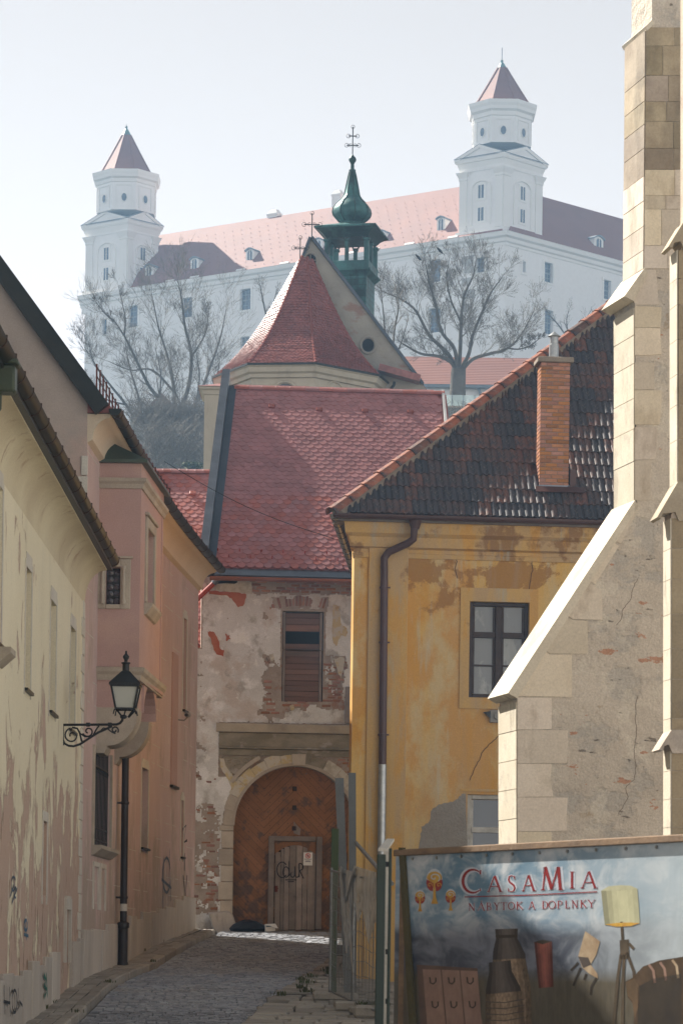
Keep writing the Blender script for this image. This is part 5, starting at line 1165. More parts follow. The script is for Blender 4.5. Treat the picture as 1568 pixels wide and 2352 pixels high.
for L in ([(262,1448),(395,1178),(445,1212),(570,1212),(570,1453)],[(402,1168),(522,988),(575,1015),(660,1020),(660,1208),(447,1208)],[(528,978),(642,782),(740,850),(745,1015),(577,1010)],[(646,775),(792,558),(838,595),(702,812)],[(798,549),(922,360),(930,420),(850,580)]):
    slab(z4(L), 'block', 'ashlar', .014)
for y0, y1 in ((63,105),(106,173),(174,233),(234,279),(280,340),(341,389),(390,449),(450,480),(481,563),(564,616)):
    xl0 = 1482.5-5*(y0-60)/557; xs3 = [xl0+.6, 1530+random.uniform(-12,25), 1600, 1690, 1790]
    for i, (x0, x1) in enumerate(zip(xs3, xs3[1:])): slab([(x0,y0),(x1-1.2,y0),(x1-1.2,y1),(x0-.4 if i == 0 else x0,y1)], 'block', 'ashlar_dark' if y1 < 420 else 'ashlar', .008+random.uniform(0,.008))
slab([(1478,620),(1453,683),(1457,700),(1512,700),(1505,620)], 'block', 'ashlar', .01)
M['stone_crack'] = surf('masonry_crack', (.17,.13,.10), bump=0, fine=0)
class _FB:                                         # the shaded face as a drawing plane
    def p(s, a, z, d): return V((a, YB-d, z))
for L in ([(1462,1330),(1452,1352),(1446,1380),(1430,1398),(1424,1425),(1408,1440)],[(1462,1600),(1458,1640),(1461,1680),(1456,1720),(1460,1760),(1455,1790),(1436,1806),(1440,1830),(1428,1856),(1412,1880)]):
    pts = []
    for (x0,y0),(x1,y1) in zip(L, L[1:]):
        for k in range(4): q = B(x0+(x1-x0)*k/4+random.uniform(-2,2), y0+(y1-y0)*k/4); pts.append((q.x, q.z))
    ribbon(_FB(), [pts], .006, .006, 'crack', M['stone_crack'], bt)
# lit end faces, course by course
def endface(xl, y_edges, mat='ashlar_lit', y_of=None, t=.012):
    for y0, y1 in zip(y_edges, y_edges[1:]):
        x0, x1 = xl(y0), xl(y1); p0, p1 = B(x1, y1-.8), B(x0, y0+.8); o = V((-.03,-.004,0))
        m = MB(); nn = V((-EB.y, EB.x, 0)).normalized()*(t+random.uniform(0,.006)); m.prism([p0, p1, p1+EB, p0+EB], nn); m.build('edge_block', M[mat], bt)
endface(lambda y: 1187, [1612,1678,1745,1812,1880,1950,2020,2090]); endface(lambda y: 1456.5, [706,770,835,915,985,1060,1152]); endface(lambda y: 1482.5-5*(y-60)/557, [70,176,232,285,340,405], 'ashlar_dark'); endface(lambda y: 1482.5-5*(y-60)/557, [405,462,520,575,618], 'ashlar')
# sloping copings with drip lips
def coping(A_, B_, lip, name='coping', th=10, wid=1.08):
    """slab on a slope from top A_ to lower front lip B_ (pixels on the shaded face)"""
    m = MB(); a, b = B(*A_, .03), B(*B_, .03); c = B(*lip, .03); d_ = B(A_[0]+th*.8, A_[1]+th*1.5, .03)
    m.prism([a, b, c, d_], EB*wid+V((-.02,.05,0))); return m.build(name, M['ashlar_lit'], bt)
coping((1457,1148), (1166,1592), (1187,1604)); coping((1480,614), (1433,680), (1455,692)); coping((1497,45), (1481,60), (1486,70), th=6)
# nearer buttress at the frame edge
YB2 = 33.0; B2 = lambda x, y, d=0.0: at(x, y, YB2-d); EB2 = V((-.05,.29,0))
b2_ = thing('near_buttress', V((4.6,33.2,zroad(33))), 'tan stone buttress with moulded drip ledges at the very edge of the picture', 'buttress')
pr2 = [(1542,2650),(1540,1722),(1541,1680),(1540,1186),(1554,1108),(1563,574),(1568,512),(1578,505),(1578,-160),(1950,-160),(1950,2650)]
m = MB(); m.prism([B2(x, y) for x, y in pr2], EB2); b2o = m.build('shaft', M['ashlar_dark'], b2_)
M['ashlar_tan'] = surf('tan_sandstone_ashlar', (.36,.285,.185), (.31,.24,.15), s=1.4, layers=[dict(c=(.22,.18,.13), s=1.2, lo=.58, hi=.7, a=.7)], rnd=.15, bump=.25, bs=30)
ye = [2080,1990,1900,1835,1770,1724,1650,1560,1490,1410,1330,1260,1190,1110,1010,930,860,780,700,640,574,515,440,360,280,200,130,60,-20,-100]
for y1, y0 in zip(ye, ye[1:]):
    xl = 1541 if y0 > 1150 else (1556 if y0 > 560 else 1579); xs3 = [xl+1, xl+random.uniform(45,75), xl+random.uniform(120,150), xl+230]
    for x0, x1 in zip(xs3, xs3[1:]):
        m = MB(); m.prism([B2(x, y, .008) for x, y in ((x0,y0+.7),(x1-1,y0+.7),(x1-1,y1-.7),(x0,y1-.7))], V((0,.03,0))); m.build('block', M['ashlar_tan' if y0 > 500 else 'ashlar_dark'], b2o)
    if 560 < y0 < 2000:
        p0, p1 = B2(xl-1, y1-.6), B2(xl-1, y0+.6); nn = V((-EB2.y, EB2.x, 0)).normalized()*.01; m = MB(); m.prism([p0, p1, p1+EB2, p0+EB2], nn); m.build('edge_block', M['ashlar_lit'], b2o)
for (x0,y0,x1,y1) in ((1541,1676,1512,1722),(1556,1106,1508,1188),(1568,510,1534,566)):
    a, b = B2(x0, y0, .05), B2(x1, y1, .05); m = MB(); m.prism([a, b, B2(x1+9,y1+3,.05), B2(x1+13,y1-9,.05), B2(x0-6,y1-12,.05), B2(x0+2,y1+8,.05), B2(x0+80,y1+8,.05), B2(x0+80,y0,.05)], EB2+V((0,.06,0))); m.build('drip_ledge', M['ashlar_dark'], b2o)
M['galv0'] = surf('steel_eyelet', (.30,.30,.29), rough=.35, metal=.7, bump=0)
# ================================================================ hoarding with printed banner
pB0 = at(905, 2100, 22.0); pB1 = at(1568, 2100, 18.64)
FB = Fr((pB0.x, pB0.y), (pB1.x, pB1.y)); ZB = EYE+.84; G0 = zroad(20)
hoard = thing('advertising_hoarding', FB.p(2.5, G0), 'hoarding with a furniture shop banner of stormy sky and red lettering', 'billboard')
def T(x, y, d=0.0): return FB.az(x, y, d)
def Zt(y): return (839.1, 1894.8)
z7 = lambda L: [(839.1+x*.4648, 1894.8+y*.4648) for x, y in L]
k = NT('printed_storm_sky'); zz_ = k.zval()
cl = k.noise(2.6, (1,1,1.8), (0,0,0), 8, .6, .6); c2 = k.noise(1.1, (1,1,2.6), (4,2,1), 5, .55)
blue = k.mix(k.ramp(c2, .38, .62), (.10,.19,.27), (.24,.32,.40)); col = k.mix(k.ramp(cl, .46, .64), blue, (.46,.49,.52))
dark = k.mix(k.ramp(cl, .42, .62), (.04,.05,.075), (.15,.165,.205))
col = k.mix(k.ramp(k.math('ADD', zz_, k.math('MULTIPLY', c2, .25)), EYE+.30, EYE+.44), dark, col)
right = k.ramp(k.math('ADD', k.n('SeparateXYZ', i_0=k.n('NewGeometry').outputs['Position']).outputs[0], k.math('MULTIPLY', cl, .6)), 1.75, 2.5); col = k.mix(k.math('MULTIPLY', right, .8), col, (.42,.47,.50))
fieldc = k.mix(k.ramp(k.noise(6, (1,3,1)), .4, .6), (.07,.06,.043), (.095,.082,.058)); col = k.mix(k.ramp(k.math('ADD', zz_, k.math('MULTIPLY', c2, .06)), EYE-.12, EYE-.02), fieldc, col)
k.set(k.b.inputs['Base Color'], col); k.b.inputs['Roughness'].default_value = .45; k.bump(k.math('ADD', k.noise(1.5, (1,1,1), (0,0,5), 3), k.math('MULTIPLY', k.noise(2.2, (2.5,2.5,.25), (3,0,5), 4, .6, .8), .4)), .2, .05); M['banner'] = k.m
m = MB(); a0 = T(930,2000)[0]; m.fb(FB, a0, FB.L+2.2, G0+.15, ZB-.045, -.02, .0); ban = m.build('banner', M['banner'], hoard)
M['ply'] = surf('weathered_hoarding_timber', (.24,.16,.10), (.16,.11,.075), s=3, st=(1,1,4), bump=.4)
m = MB(); m.fb(FB, a0-.12, FB.L+2.2, G0+.1, ZB-.03, -.05, -.022); m.build('backing_board', M['ply'], hoard)
m = MB(); m.fcb(FB, a0-.14, FB.L+2.2, ZB-.05, ZB, -.06, .03, .006); m.build('top_rail', M['ply'], hoard)
for a in (a0+1.4, a0+2.8, a0+4.2, a0+5.6): m = MB(); m.fb(FB, a, a+.08, G0, ZB-.06, -.15, -.052); m.build('post', M['ply'], hoard)
for i in range(16):
    a = a0+.12+i*.36; m = MB(); m.tube([FB.p(a, ZB-.075, .0), FB.p(a, ZB-.075, .012)], .012, 8); m.build('eyelet', M['galv0'], hoard)
# folded banner return, batten and green posts at the left end
m = MB(); b0, b1 = T(899,2100)[0], T(931,2100)[0]; rg = []
for i in range(7): a = b0+(b1-b0)*i/6; d = -.03-.05*sin(pi*i/6)*(1 if i < 4 else .4); rg.append([FB.p(a,G0+.2,d), FB.p(a,ZB-.03,d), FB.p(a,ZB-.03,d-.01), FB.p(a,G0+.2,d-.01)])
m.loft(rg); m.build('banner_fold', M['banner'], hoard, smooth=True)
m = MB(); q = [T(x, y) for x, y in ((922,1947),(932,1947),(962,2420),(950,2420))]; m.prism([FB.p(a, z, .004) for a, z in q], FB.n*.025); M['batten'] = surf('olive_brown_batten', (.10,.085,.045), (.07,.06,.03), s=4, bump=.3); m.build('batten', M['batten'], hoard)
M['green_paint'] = surf('dark_green_painted_steel', (.010,.028,.017), (.014,.034,.02), s=3, rough=.4, bump=.06, spec=.4)
def vpost(x0, x1, ytop, Y, dep, mat, name, par):
    p0, p1 = at(x0, ytop, Y), at(x1, ytop, Y); m = MB(); m.cbox(V((p0.x,Y,G0-.02)), (p1.x-p0.x,0,0), (0,dep,0), UP*(p0.z-G0), .006); return m.build(name, mat, par)
gp = vpost(866, 886, 1956, 22.2, .075, M['green_paint'], 'green_post', hoard); vpost(893, 900, 1942, 22.1, .06, M['green_paint'], 'green_post', hoard)
for y in (1985, 2186, 2300): p0, p1 = at(884.5, y+6, 22.25), at(895, y-6, 22.25); m = MB(); m.box(p0, (p1.x-p0.x,0,0), (0,.03,0), UP*(p1.z-p0.z)); m.build('hinge', M['iron'], hoard)
m = MB(); p0 = at(880,1950,22.6); m.box(V((p0.x,22.6,G0)), (.05,0,0), (0,.02,0), UP*(at(885,1938,22.6).z-G0)); m.build('cream_backing_strip', M['trim'], hoard)
m = MB(); p0 = at(868,1955,22.25); m.prism([p0, at(889,1955,22.25), at(905,1932,22.9), at(888,1932,22.9)], UP*.02); m.build('post_cap', M['trim'], hoard)
m = MB(); m.cbox(at(1000,1938,19.9)+V((0,1.9,0)), (.09,0,0), (0,.05,0), UP*.11, .01); 
# ---------------------------------------------------------------- printing on the banner
PR = {n: surf('print_'+n, c1, c2, s=sc_, bump=0, rough=.45, fine=.1, fs=15) for n, c1, c2, sc_ in (
    ('lettering_red',(.25,.022,.024),(.21,.018,.02),2), ('gold',(.52,.33,.06),(.42,.20,.04),8), ('crimson',(.30,.035,.03),(.24,.03,.03),4), ('glow',(.46,.50,.56),(.40,.44,.51),3),
    ('chest',(.30,.19,.145),(.22,.135,.105),5), ('chest_edge',(.10,.065,.055),(.14,.09,.07),5), ('clay',(.085,.068,.06),(.06,.05,.045),4), ('wicker',(.26,.185,.125),(.13,.09,.06),30), ('roll',(.20,.065,.05),(.13,.045,.035),7),
    ('hide',(.40,.31,.21),(.26,.18,.11),9), ('shade',(.46,.45,.30),(.38,.37,.25),2), ('dark',(.03,.024,.02),(.045,.035,.025),4), ('leather',(.085,.055,.033),(.04,.026,.016),6), ('hide2',(.15,.095,.055),(.09,.06,.035),5), ('brass',(.10,.075,.05),(.06,.045,.03),8))}
def poly(pts, lvl, name, mat, par=ban):
    m = MB(); d = .0006+lvl*.0004; P = [FB.az(x, y) for x, y in pts]; m.prism([FB.p(a, z, d) for a, z in P], FB.n*.0002); return m.build(name, PR[mat], par)
def zpoly(L, lvl, name, mat, par=ban): return poly(z7(L), lvl, name, mat, par)
def sline(L, wd, lvl, name, mat, par=ban):
    P = [V(p) for p in z7(L)]; Lf = []; Rt = []; ww = wd if isinstance(wd, (list, tuple)) else [wd]*len(P)
    for i, p in enumerate(P):
        t = (P[min(i+1,len(P)-1)]-P[max(i-1,0)]).normalized(); n = V((-t.y,t.x))*ww[i]*.4648/2; Lf.append(p+n); Rt.append(p-n)
    return poly([tuple(p) for p in Lf]+[tuple(p) for p in Rt[::-1]], lvl, name, mat, par)
def letter(ch, x0, x1, yt, yb, k=1.0):
    """serif capital drawn with thick and thin strokes inside a pixel box of the enlarged view"""
    W, H_ = x1-x0, yb-yt; th, tn, sf = .085*H_*k, .04*H_*k, .035*H_*k
    X = lambda u: x0+u*W; Y_ = lambda v: yt+v*H_; m = []
    S = lambda pts, wd: m.append(([(X(u), Y_(v)) for u, v in pts], wd))
    ser = lambda u, v, w_=.16: S([(u-w_, v), (u+w_, v)], sf)
    A_ = lambda cx, cy, rx, ry, t0, t1, n=14: [(cx+rx*cos(radians(t0+(t1-t0)*i/n)), cy-ry*sin(radians(t0+(t1-t0)*i/n))) for i in range(n+1)]
    if ch in 'A\u00c1':
        S([(.06,1),(.47,0)], tn*1.2); S([(.5,0),(.9,1)], th*1.25); S([(.24,.66),(.72,.66)], tn); ser(.06,.99,.11); ser(.92,.99,.13)
        if ch == '\u00c1': S([(.45,-.12),(.62,-.28)], tn*1.4)
    elif ch == 'C': S(A_(.56,.5,.5,.5,52,308,22), [th*(.45+.75*sin(pi*i/22)) for i in range(23)]); S([(.93,.02),(.91,.2)], tn*1.3); S([(.9,.82),(.93,.93)], tn)
    elif ch == 'S': S([(.86,.14),(.7,.03),(.45,0),(.2,.08),(.13,.24),(.25,.40),(.5,.5),(.76,.60),(.88,.76),(.76,.93),(.5,1),(.25,.97),(.1,.86)], [tn,tn,tn*1.1,th*.8,th,th*1.1,th*1.2,th*1.1,th,th*.8,tn*1.1,tn,tn]); S([(.87,.02),(.86,.22)], tn); S([(.1,.78),(.11,.98)], tn)
    elif ch == 'M': S([(.1,1),(.2,0)], tn*1.3); S([(.2,0),(.5,.97)], th*1.3); S([(.5,.97),(.78,0)], tn*1.3); S([(.8,0),(.9,1)], th*1.3); ser(.09,.99,.09); ser(.91,.99,.1)
    elif ch == 'I': S([(.5,0),(.5,1)], th*1.3); ser(.5,.01,.42); ser(.5,.99,.42)
    elif ch == 'N': S([(.15,1),(.15,0)], tn*1.3); S([(.13,0),(.85,1)], th*1.3); S([(.85,1),(.85,0)], tn*1.3); ser(.15,.99,.13); ser(.85,.01,.13); ser(.1,.01,.1)
    elif ch == 'B': S([(.2,0),(.2,1)], th*1.3); S([(.2,.02),(.5,.02),(.72,.12),(.72,.34),(.5,.47),(.2,.48)], [tn,tn,th,th,tn,tn]); S([(.2,.48),(.55,.5),(.82,.62),(.82,.86),(.55,.98),(.2,.98)], [tn,tn,th*1.1,th*1.1,tn,tn]); ser(.15,.01,.12); ser(.15,.99,.12)
    elif ch == 'Y': S([(.1,0),(.5,.52)], th*1.2); S([(.9,0),(.5,.52)], tn*1.3); S([(.5,.5),(.5,1)], th*1.3); ser(.12,.01,.14); ser(.88,.01,.12); ser(.5,.99,.16)
    elif ch == 'T': S([(.5,0),(.5,1)], th*1.3); S([(.05,.03),(.95,.03)], tn*1.2); S([(.06,0),(.06,.18)], tn); S([(.94,0),(.94,.18)], tn); ser(.5,.99,.18)
    elif ch == 'O': S(A_(.5,.5,.44,.48,90,450,26), [th*(.55+.6*abs(sin(2*pi*i/26))) for i in range(27)])
    elif ch == 'K': S([(.18,0),(.18,1)], th*1.3); S([(.8,0),(.22,.52)], tn*1.3); S([(.38,.42),(.95,1)], th*1.3); ser(.18,.01,.14); ser(.18,.99,.14); ser(.8,.01,.12)
    elif ch == 'D': S([(.18,0),(.18,1)], th*1.3); S([(.18,.02),(.5,.02),(.8,.18),(.9,.5),(.8,.82),(.5,.98),(.18,.98)], [tn,tn,th,th*1.3,th,tn,tn]); ser(.12,.01,.1); ser(.12,.99,.1)
    elif ch == 'P': S([(.22,0),(.22,1)], th*1.3); S([(.22,.02),(.55,.02),(.82,.14),(.82,.38),(.55,.52),(.22,.53)], [tn,tn,th,th,tn,tn]); ser(.16,.01,.12); ser(.22,.99,.16)
    elif ch == 'L': S([(.25,0),(.25,1)], th*1.3); S([(.2,.98),(.9,.98)], tn*1.3); S([(.9,.80),(.9,1)], tn); ser(.25,.01,.16)
    r = []
    for pts, wd in m: r.append(sline(pts, wd, 5, 'letter_stroke', 'lettering_red'))
    return r
def word_letter(ch, *box, k=1.0, glow=True):
    """all strokes of one letter become one mesh"""
    parts = letter(ch, *box, k=k); mm = MB()
    for o in parts:
        mm.add([v.co for v in o.data.vertices], [tuple(p.vertices) for p in o.data.polygons])
    for o in parts: me = o.data; bpy.data.objects.remove(o); bpy.data.meshes.remove(me)
    mm.build('letter', PR['lettering_red'], ban, fix=False)
    if glow:
        parts = letter(ch, *box, k=k*2.6); g = MB()
        for o in parts: g.add([v.co-FB.n*.0016 for v in o.data.vertices], [tuple(p.vertices) for p in o.data.polygons])
        for o in parts: me = o.data; bpy.data.objects.remove(o); bpy.data.meshes.remove(me)
        g.build('letter_glow', PR['glow'], ban, fix=False)
for ch, b in (('C',(476,576,221,335)),('A',(603,675,252,331)),('S',(702,742,250,330)),('A',(775,838,248,326)),('M',(866,974,207,322)),('I',(1008,1032,231,313)),('A',(1066,1142,230,312))): word_letter(ch, *b, k=1.25)
sline([(490,356),(820,346),(1145,330)], 5, 5, 'underline', 'lettering_red')
sub = 'N\u00c1BYTOK A DOPLNKY'; bx_ = [(509,542),(555,590),(597,625),(634,664),(667,700),(704,738),(744,778),None,(806,838),None,(872,902),(903,940),(946,975),(985,1008),(1018,1050),(1060,1092),(1096,1136)]
j = 0
for ch, b in zip(sub, bx_):
    if b is None: continue
    xm = (b[0]+b[1])/2; yb = 425-(xm-509)*.028; word_letter(ch, b[0], b[1], yb-38+(xm-509)*.0, yb, k=1.3)
# tree emblem
def emblem(cx, cy, sc_):
    e = [(cx+sc_*40*cos(radians(t)), cy+sc_*52*sin(radians(t))) for t in range(0,360,20)]; zpoly(e, 3, 'emblem_halo', 'glow')
    zpoly([(cx+sc_*38*cos(radians(t)), cy-4*sc_+sc_*34*sin(radians(t))) for t in range(180,361,15)]+[(cx+sc_*20,cy+14*sc_),(cx,cy+26*sc_),(cx-sc_*20,cy+14*sc_)], 4, 'emblem_crown', 'gold')
    for sgn in (-1, 1): zpoly([(cx+sgn*sc_*x, cy+sc_*y) for x, y in ((3,22),(38,0),(40,20),(34,42),(22,56),(8,60))], 5, 'emblem_leaf', 'crimson')
    zpoly([(cx-4*sc_,cy+20*sc_),(cx+4*sc_,cy+20*sc_),(cx+8*sc_,cy+90*sc_),(cx+18*sc_,cy+122*sc_),(cx-16*sc_,cy+122*sc_),(cx-6*sc_,cy+90*sc_)], 6, 'emblem_trunk', 'gold')
    sline([(cx+(2+r*2.2)*sc_*cos(r*.55), cy-8*sc_+(2+r*1.7)*sc_*sin(r*.55)) for r in range(0,14)], 5*sc_, 7, 'emblem_spiral', 'glow')
    for sgn in (-1, 1): sline([(cx+sgn*22*sc_+(1+r*1.1)*sc_*cos(r*.6), cy+30*sc_+(1+r*1.2)*sc_*sin(r*.6)) for r in range(0,12)], 4*sc_, 7, 'emblem_spiral', 'gold')
emblem(341,268,1.0); emblem(270,352,.62); emblem(421,348,.62)
# printed furniture
def shaded(Lp, Rp, lvl, name, base, c2, sc_=6, tones=(.45,.8,1.15,1.3,1.1,.8,.5)):
    """printed round body: vertical bands between a left and a right outline"""
    n = len(tones)
    for i, t in enumerate(tones):
        nm = 'print_%s_%d' % (name, i); PR[nm] = surf(nm, tuple(x*t for x in base), tuple(x*t for x in c2), s=sc_, bump=0, rough=.45, fine=.1, fs=15)
        f0, f1 = i/n, (i+1)/n; a = [(l[0]+(r[0]-l[0])*f0, l[1]+(r[1]-l[1])*f0) for l, r in zip(Lp, Rp)]; b = [(l[0]+(r[0]-l[0])*f1, l[1]+(r[1]-l[1])*f1) for l, r in zip(Lp, Rp)]
        zpoly(a+b[::-1], lvl, name, nm)
zpoly([(255,695),(552,708),(600,1300),(300,1300)], 2, 'printed_chest', 'chest'); zpoly([(250,690),(552,708),(556,722),(258,712)], 3, 'chest_edge', 'chest_edge'); zpoly([(255,695),(283,715),(330,1300),(290,1300)], 3, 'chest_edge', 'chest_edge')
for i in range(3):
    for r_i in range(4):
        x0 = 290+i*92+r_i*11; y0 = 722+r_i*118; zpoly([(x0,y0),(x0+80,y0+4),(x0+86,y0+104),(x0+8,y0+102)], 4, 'drawer_front', 'chest'); sline([(x0+28,y0+30),(x0+32,y0+58),(x0+46,y0+64),(x0+58,y0+52),(x0+58,y0+32)], 7, 5, 'drawer_handle', 'dark')
    if i: x0 = 290+i*92-8; sline([(x0,716),(x0+50,1250)], 6, 4, 'chest_divider', 'chest_edge')
CL, WK = ((.10,.082,.072),(.075,.062,.055)), ((.30,.215,.145),(.15,.105,.07))
shaded([(640,515),(645,560),(630,625),(628,668)], [(752,512),(750,560),(790,640),(790,660)], 2, 'printed_jar_top', *CL); shaded([(628,665),(632,800),(640,1300)], [(790,658),(815,800),(830,1300)], 2, 'printed_jar_body', *WK, sc_=30); zpoly([(642,545),(750,542),(750,556),(644,560)], 3, 'jar_rim', 'dark')
shaded([(610,680),(612,725),(595,815),(595,838)], [(718,668),(722,720),(765,800),(768,822)], 5, 'printed_jar_top', *CL); shaded([(593,836),(592,1000),(590,1300)], [(770,820),(790,1000),(815,1300)], 5, 'printed_jar_body', *WK, sc_=30)
for y in (860,890,920,950,985,1020): sline([(594,y+14),(690,y+18),(785,y)], 5, 6, 'wicker_band', 'clay')
shaded([(833,578),(844,690),(856,806)], [(920,575),(925,690),(928,800)], 2, 'printed_rug_roll', (.24,.08,.06), (.15,.05,.04), sc_=8); zpoly([(833,578),(875,567),(920,575),(875,590)], 3, 'rug_roll_end', 'dark')
zpoly([(1085,525),(1158,575),(1140,640),(1112,690),(1145,735),(1148,760),(1105,735),(1070,705),(1050,650)], 3, 'printed_chair', 'hide'); zpoly([(1050,650),(1100,655),(1115,690),(1075,708)], 4, 'chair_back', 'clay')
for L in ([(1050,680),(1014,720)],[(1062,705),(1026,795)],[(1090,735),(1080,765)],[(1140,755),(1115,800),(1112,840)]): sline(L, 11, 3, 'chair_leg', 'dark')
shaded([(1163,325),(1172,410),(1182,495)], [(1342,314),(1350,410),(1354,488)], 3, 'printed_lampshade', (.44,.43,.28), (.40,.39,.25), sc_=3, tones=(.55,.8,1.0,1.1,1.1,1.0,.85)); zpoly([(1163,326),(1200,303),(1260,297),(1310,300),(1342,315),(1250,325)], 4, 'lampshade_top', 'shade'); zpoly([(1182,492),(1240,484),(1310,482),(1354,486),(1310,500),(1240,503)], 4, 'lampshade_rim', 'gold')
sline([(1264,478),(1270,570),(1275,640)], 14, 3, 'lamp_stem', 'brass'); zpoly([(1255,570),(1300,565),(1302,660),(1258,665)], 4, 'lamp_tripod_head', 'brass')
for L in ([(1262,640),(1245,760),(1225,990),(1205,1300)],[(1278,640),(1270,800),(1268,1300)],[(1290,630),(1325,725),(1345,990),(1360,1300)],[(1300,585),(1325,612)]): sline(L, 15, 4, 'lamp_leg', 'brass')
zpoly([(1282,775),(1320,755),(1370,700),(1450,670),(1700,630),(1700,1300),(1330,1300),(1325,890),(1295,850)], 6, 'printed_sofa', 'leather'); zpoly([(1284,778),(1330,758),(1352,800),(1348,900),(1330,960),(1318,870),(1296,846)], 7, 'sofa_arm', 'hide2'); zpoly([(1345,800),(1420,760),(1560,735),(1560,1300),(1345,1300)], 7, 'sofa_seat', 'dark')
for x in (1400,1455,1515,1575): sline([(x,690-(x-1400)*.2),(x+22,720-(x-1400)*.2),(x+30,780-(x-1400)*.2)], 12, 7, 'sofa_tuft', 'hide' if x == 1515 else 'chest')
# ================================================================ mesh fence, posts and pipes by the yellow house
fz = lambda Y: zroad(Y)+.06
fA, fB_ = at(757, 2285, 50.0), at(868, 2330, 45.6)
FF = Fr((fA.x, fA.y), (fB_.x, fB_.y)); 
M['galv'] = surf('dull_galvanised_steel', (.24,.245,.24), (.17,.17,.165), s=8, rough=.45, metal=.5, bump=.05)
fen = thing('mesh_fence_panel', V((fA.x,fA.y,fz(50))), 'galvanised wire mesh site fence panel with torn grey netting', 'fence')
aE = FF.L; zb_ = lambda a: fz(FF.p(a,0).y)+.12; zt_ = lambda a: fz(FF.p(a,0).y)+2.24
midA = FF.az(811,2150)[0]
for a in (0.0, midA, aE): m = MB(); m.tube([FF.p(a, zb_(a)-.15), FF.p(a, zt_(a)+.05)], .024, 8); m.build('post', M['galv'], fen, smooth=True)
m = MB(); m.tube([FF.p(0, zt_(0)), FF.p(midA, zt_(midA)-.02), FF.p(aE, zt_(aE))], .02, 8); m.build('top_rail', M['galv'], fen, smooth=True)
m = MB(); m.tube([FF.p(0, zb_(0)), FF.p(midA, zb_(midA)), FF.p(aE, zb_(aE))], .02, 8); m.build('bottom_rail', M['galv'], fen, smooth=True)
n_w = 46
for i in range(1, n_w): a = aE*i/n_w; m = MB(); m.tube([FF.p(a, zb_(a)), FF.p(a+.01*sin(i), (zb_(a)+zt_(a))/2, .01*sin(i*2)), FF.p(a, zt_(a))], .0055, 3); m.build('mesh_wire', M['galv'], fen)
for i in range(1, 9): m = MB(); m.tube([FF.p(aE*k/8, zb_(aE*k/8)+(zt_(aE*k/8)-zb_(aE*k/8))*i/9 + .03*sin(k*1.9+i), 0) for k in range(9)], .006, 3); m.build('cross_wire', M['galv'], fen)
# torn netting hanging from the top rail
k = NT('torn_grey_netting'); k.b.inputs['Base Color'].default_value = (.55,.53,.50,1); k.b.inputs['Roughness'].default_value = .9
tr_ = k.n('BsdfTransparent'); mx = k.n('MixShader'); k.t.links.new(k.ramp(k.noise(7,(1,1,.3)), .35, .65, .45, .95), mx.inputs[0]); k.t.links.new(tr_.outputs[0], mx.inputs[1]); k.t.links.new(k.b.outputs[0], mx.inputs[2]); k.t.links.new(mx.outputs[0], k.out.inputs[0]); M['netting'] = k.m
def netting(top, bot, lvl=.03):
    m = MB(); rg = []; n = 12
    for i in range(n+1):
        t = i/n; x0 = top[0][0]+(top[1][0]-top[0][0])*t; y0 = top[0][1]+(top[1][1]-top[0][1])*t; j = min(int(t*(len(bot)-1)), len(bot)-2); u = t*(len(bot)-1)-j
        x1 = bot[j][0]+(bot[j+1][0]-bot[j][0])*u; y1 = bot[j][1]+(bot[j+1][1]-bot[j][1])*u; col_ = []
        for s_ in range(9):
            w_ = s_/8; px_, py_ = x0+(x1-x0)*w_, y0+(y1-y0)*w_; d = lvl+.05*noise.noise(V((i*.5,s_*.5,lvl*40))); col_.append(FF.P(px_, py_, d))
        rg.append(col_)
    m.loft(rg, caps=False, closed=False); return m.build('torn_netting', M['netting'], fen, smooth='all')
netting([(779,1992),(813,2003)], [(787,2130),(796,2200),(800,2160),(812,2260),(808,2180),(812,2110)]); netting([(812,1988),(864,2004)], [(812,2080),(822,2120),(832,2090),(846,2170),(864,2110)])
netting([(781,1988),(787,1992)], [(789,2060),(792,2075)], .05); netting([(812,1990),(820,1996)], [(791,2076),(795,2070)], .05)
m = MB(); c = FF.p(.0, fz(50)-.04); m.cbox(c+V((-.3,-.35,0)), (.75,-.1,0), (.05,.4,0), UP*.14, .03); m.build('concrete_foot', M['paving'], fen); m = MB(); c = FF.p(midA, fz(47.8)-.04); m.cbox(c+V((-.3,-.3,0)), (.75,-.1,0), (.05,.35,0), UP*.16, .03); m.build('concrete_foot', M['paving'], fen)
M['green_wood'] = surf('faded_green_timber', (.045,.075,.028), (.065,.085,.04), s=3, st=(1,1,.3), rough=.7, bump=.2)
def upright(x0, x1, yt, Y, dep, mat, name, label, cat, lean=(0,0)):
    p0, p1 = at(x0, yt, Y), at(x1, yt, Y); zb2 = zroad(Y)+.02; m = MB(); m.cbox(V((p0.x-lean[0], Y-lean[1], zb2)), (p1.x-p0.x,0,0), (0,dep,0), V((lean[0],lean[1],p0.z-zb2)), .01); return tag(m.build(name, mat), label, cat)
upright(761, 778, 1903, 50.6, .14, M['green_wood'], 'green_post', 'tall faded green timber post behind the mesh fence', 'post')
M['grey_plank'] = surf('grey_plastic_channel', (.14,.145,.145), (.12,.125,.125), s=2, rough=.5, bump=.04)
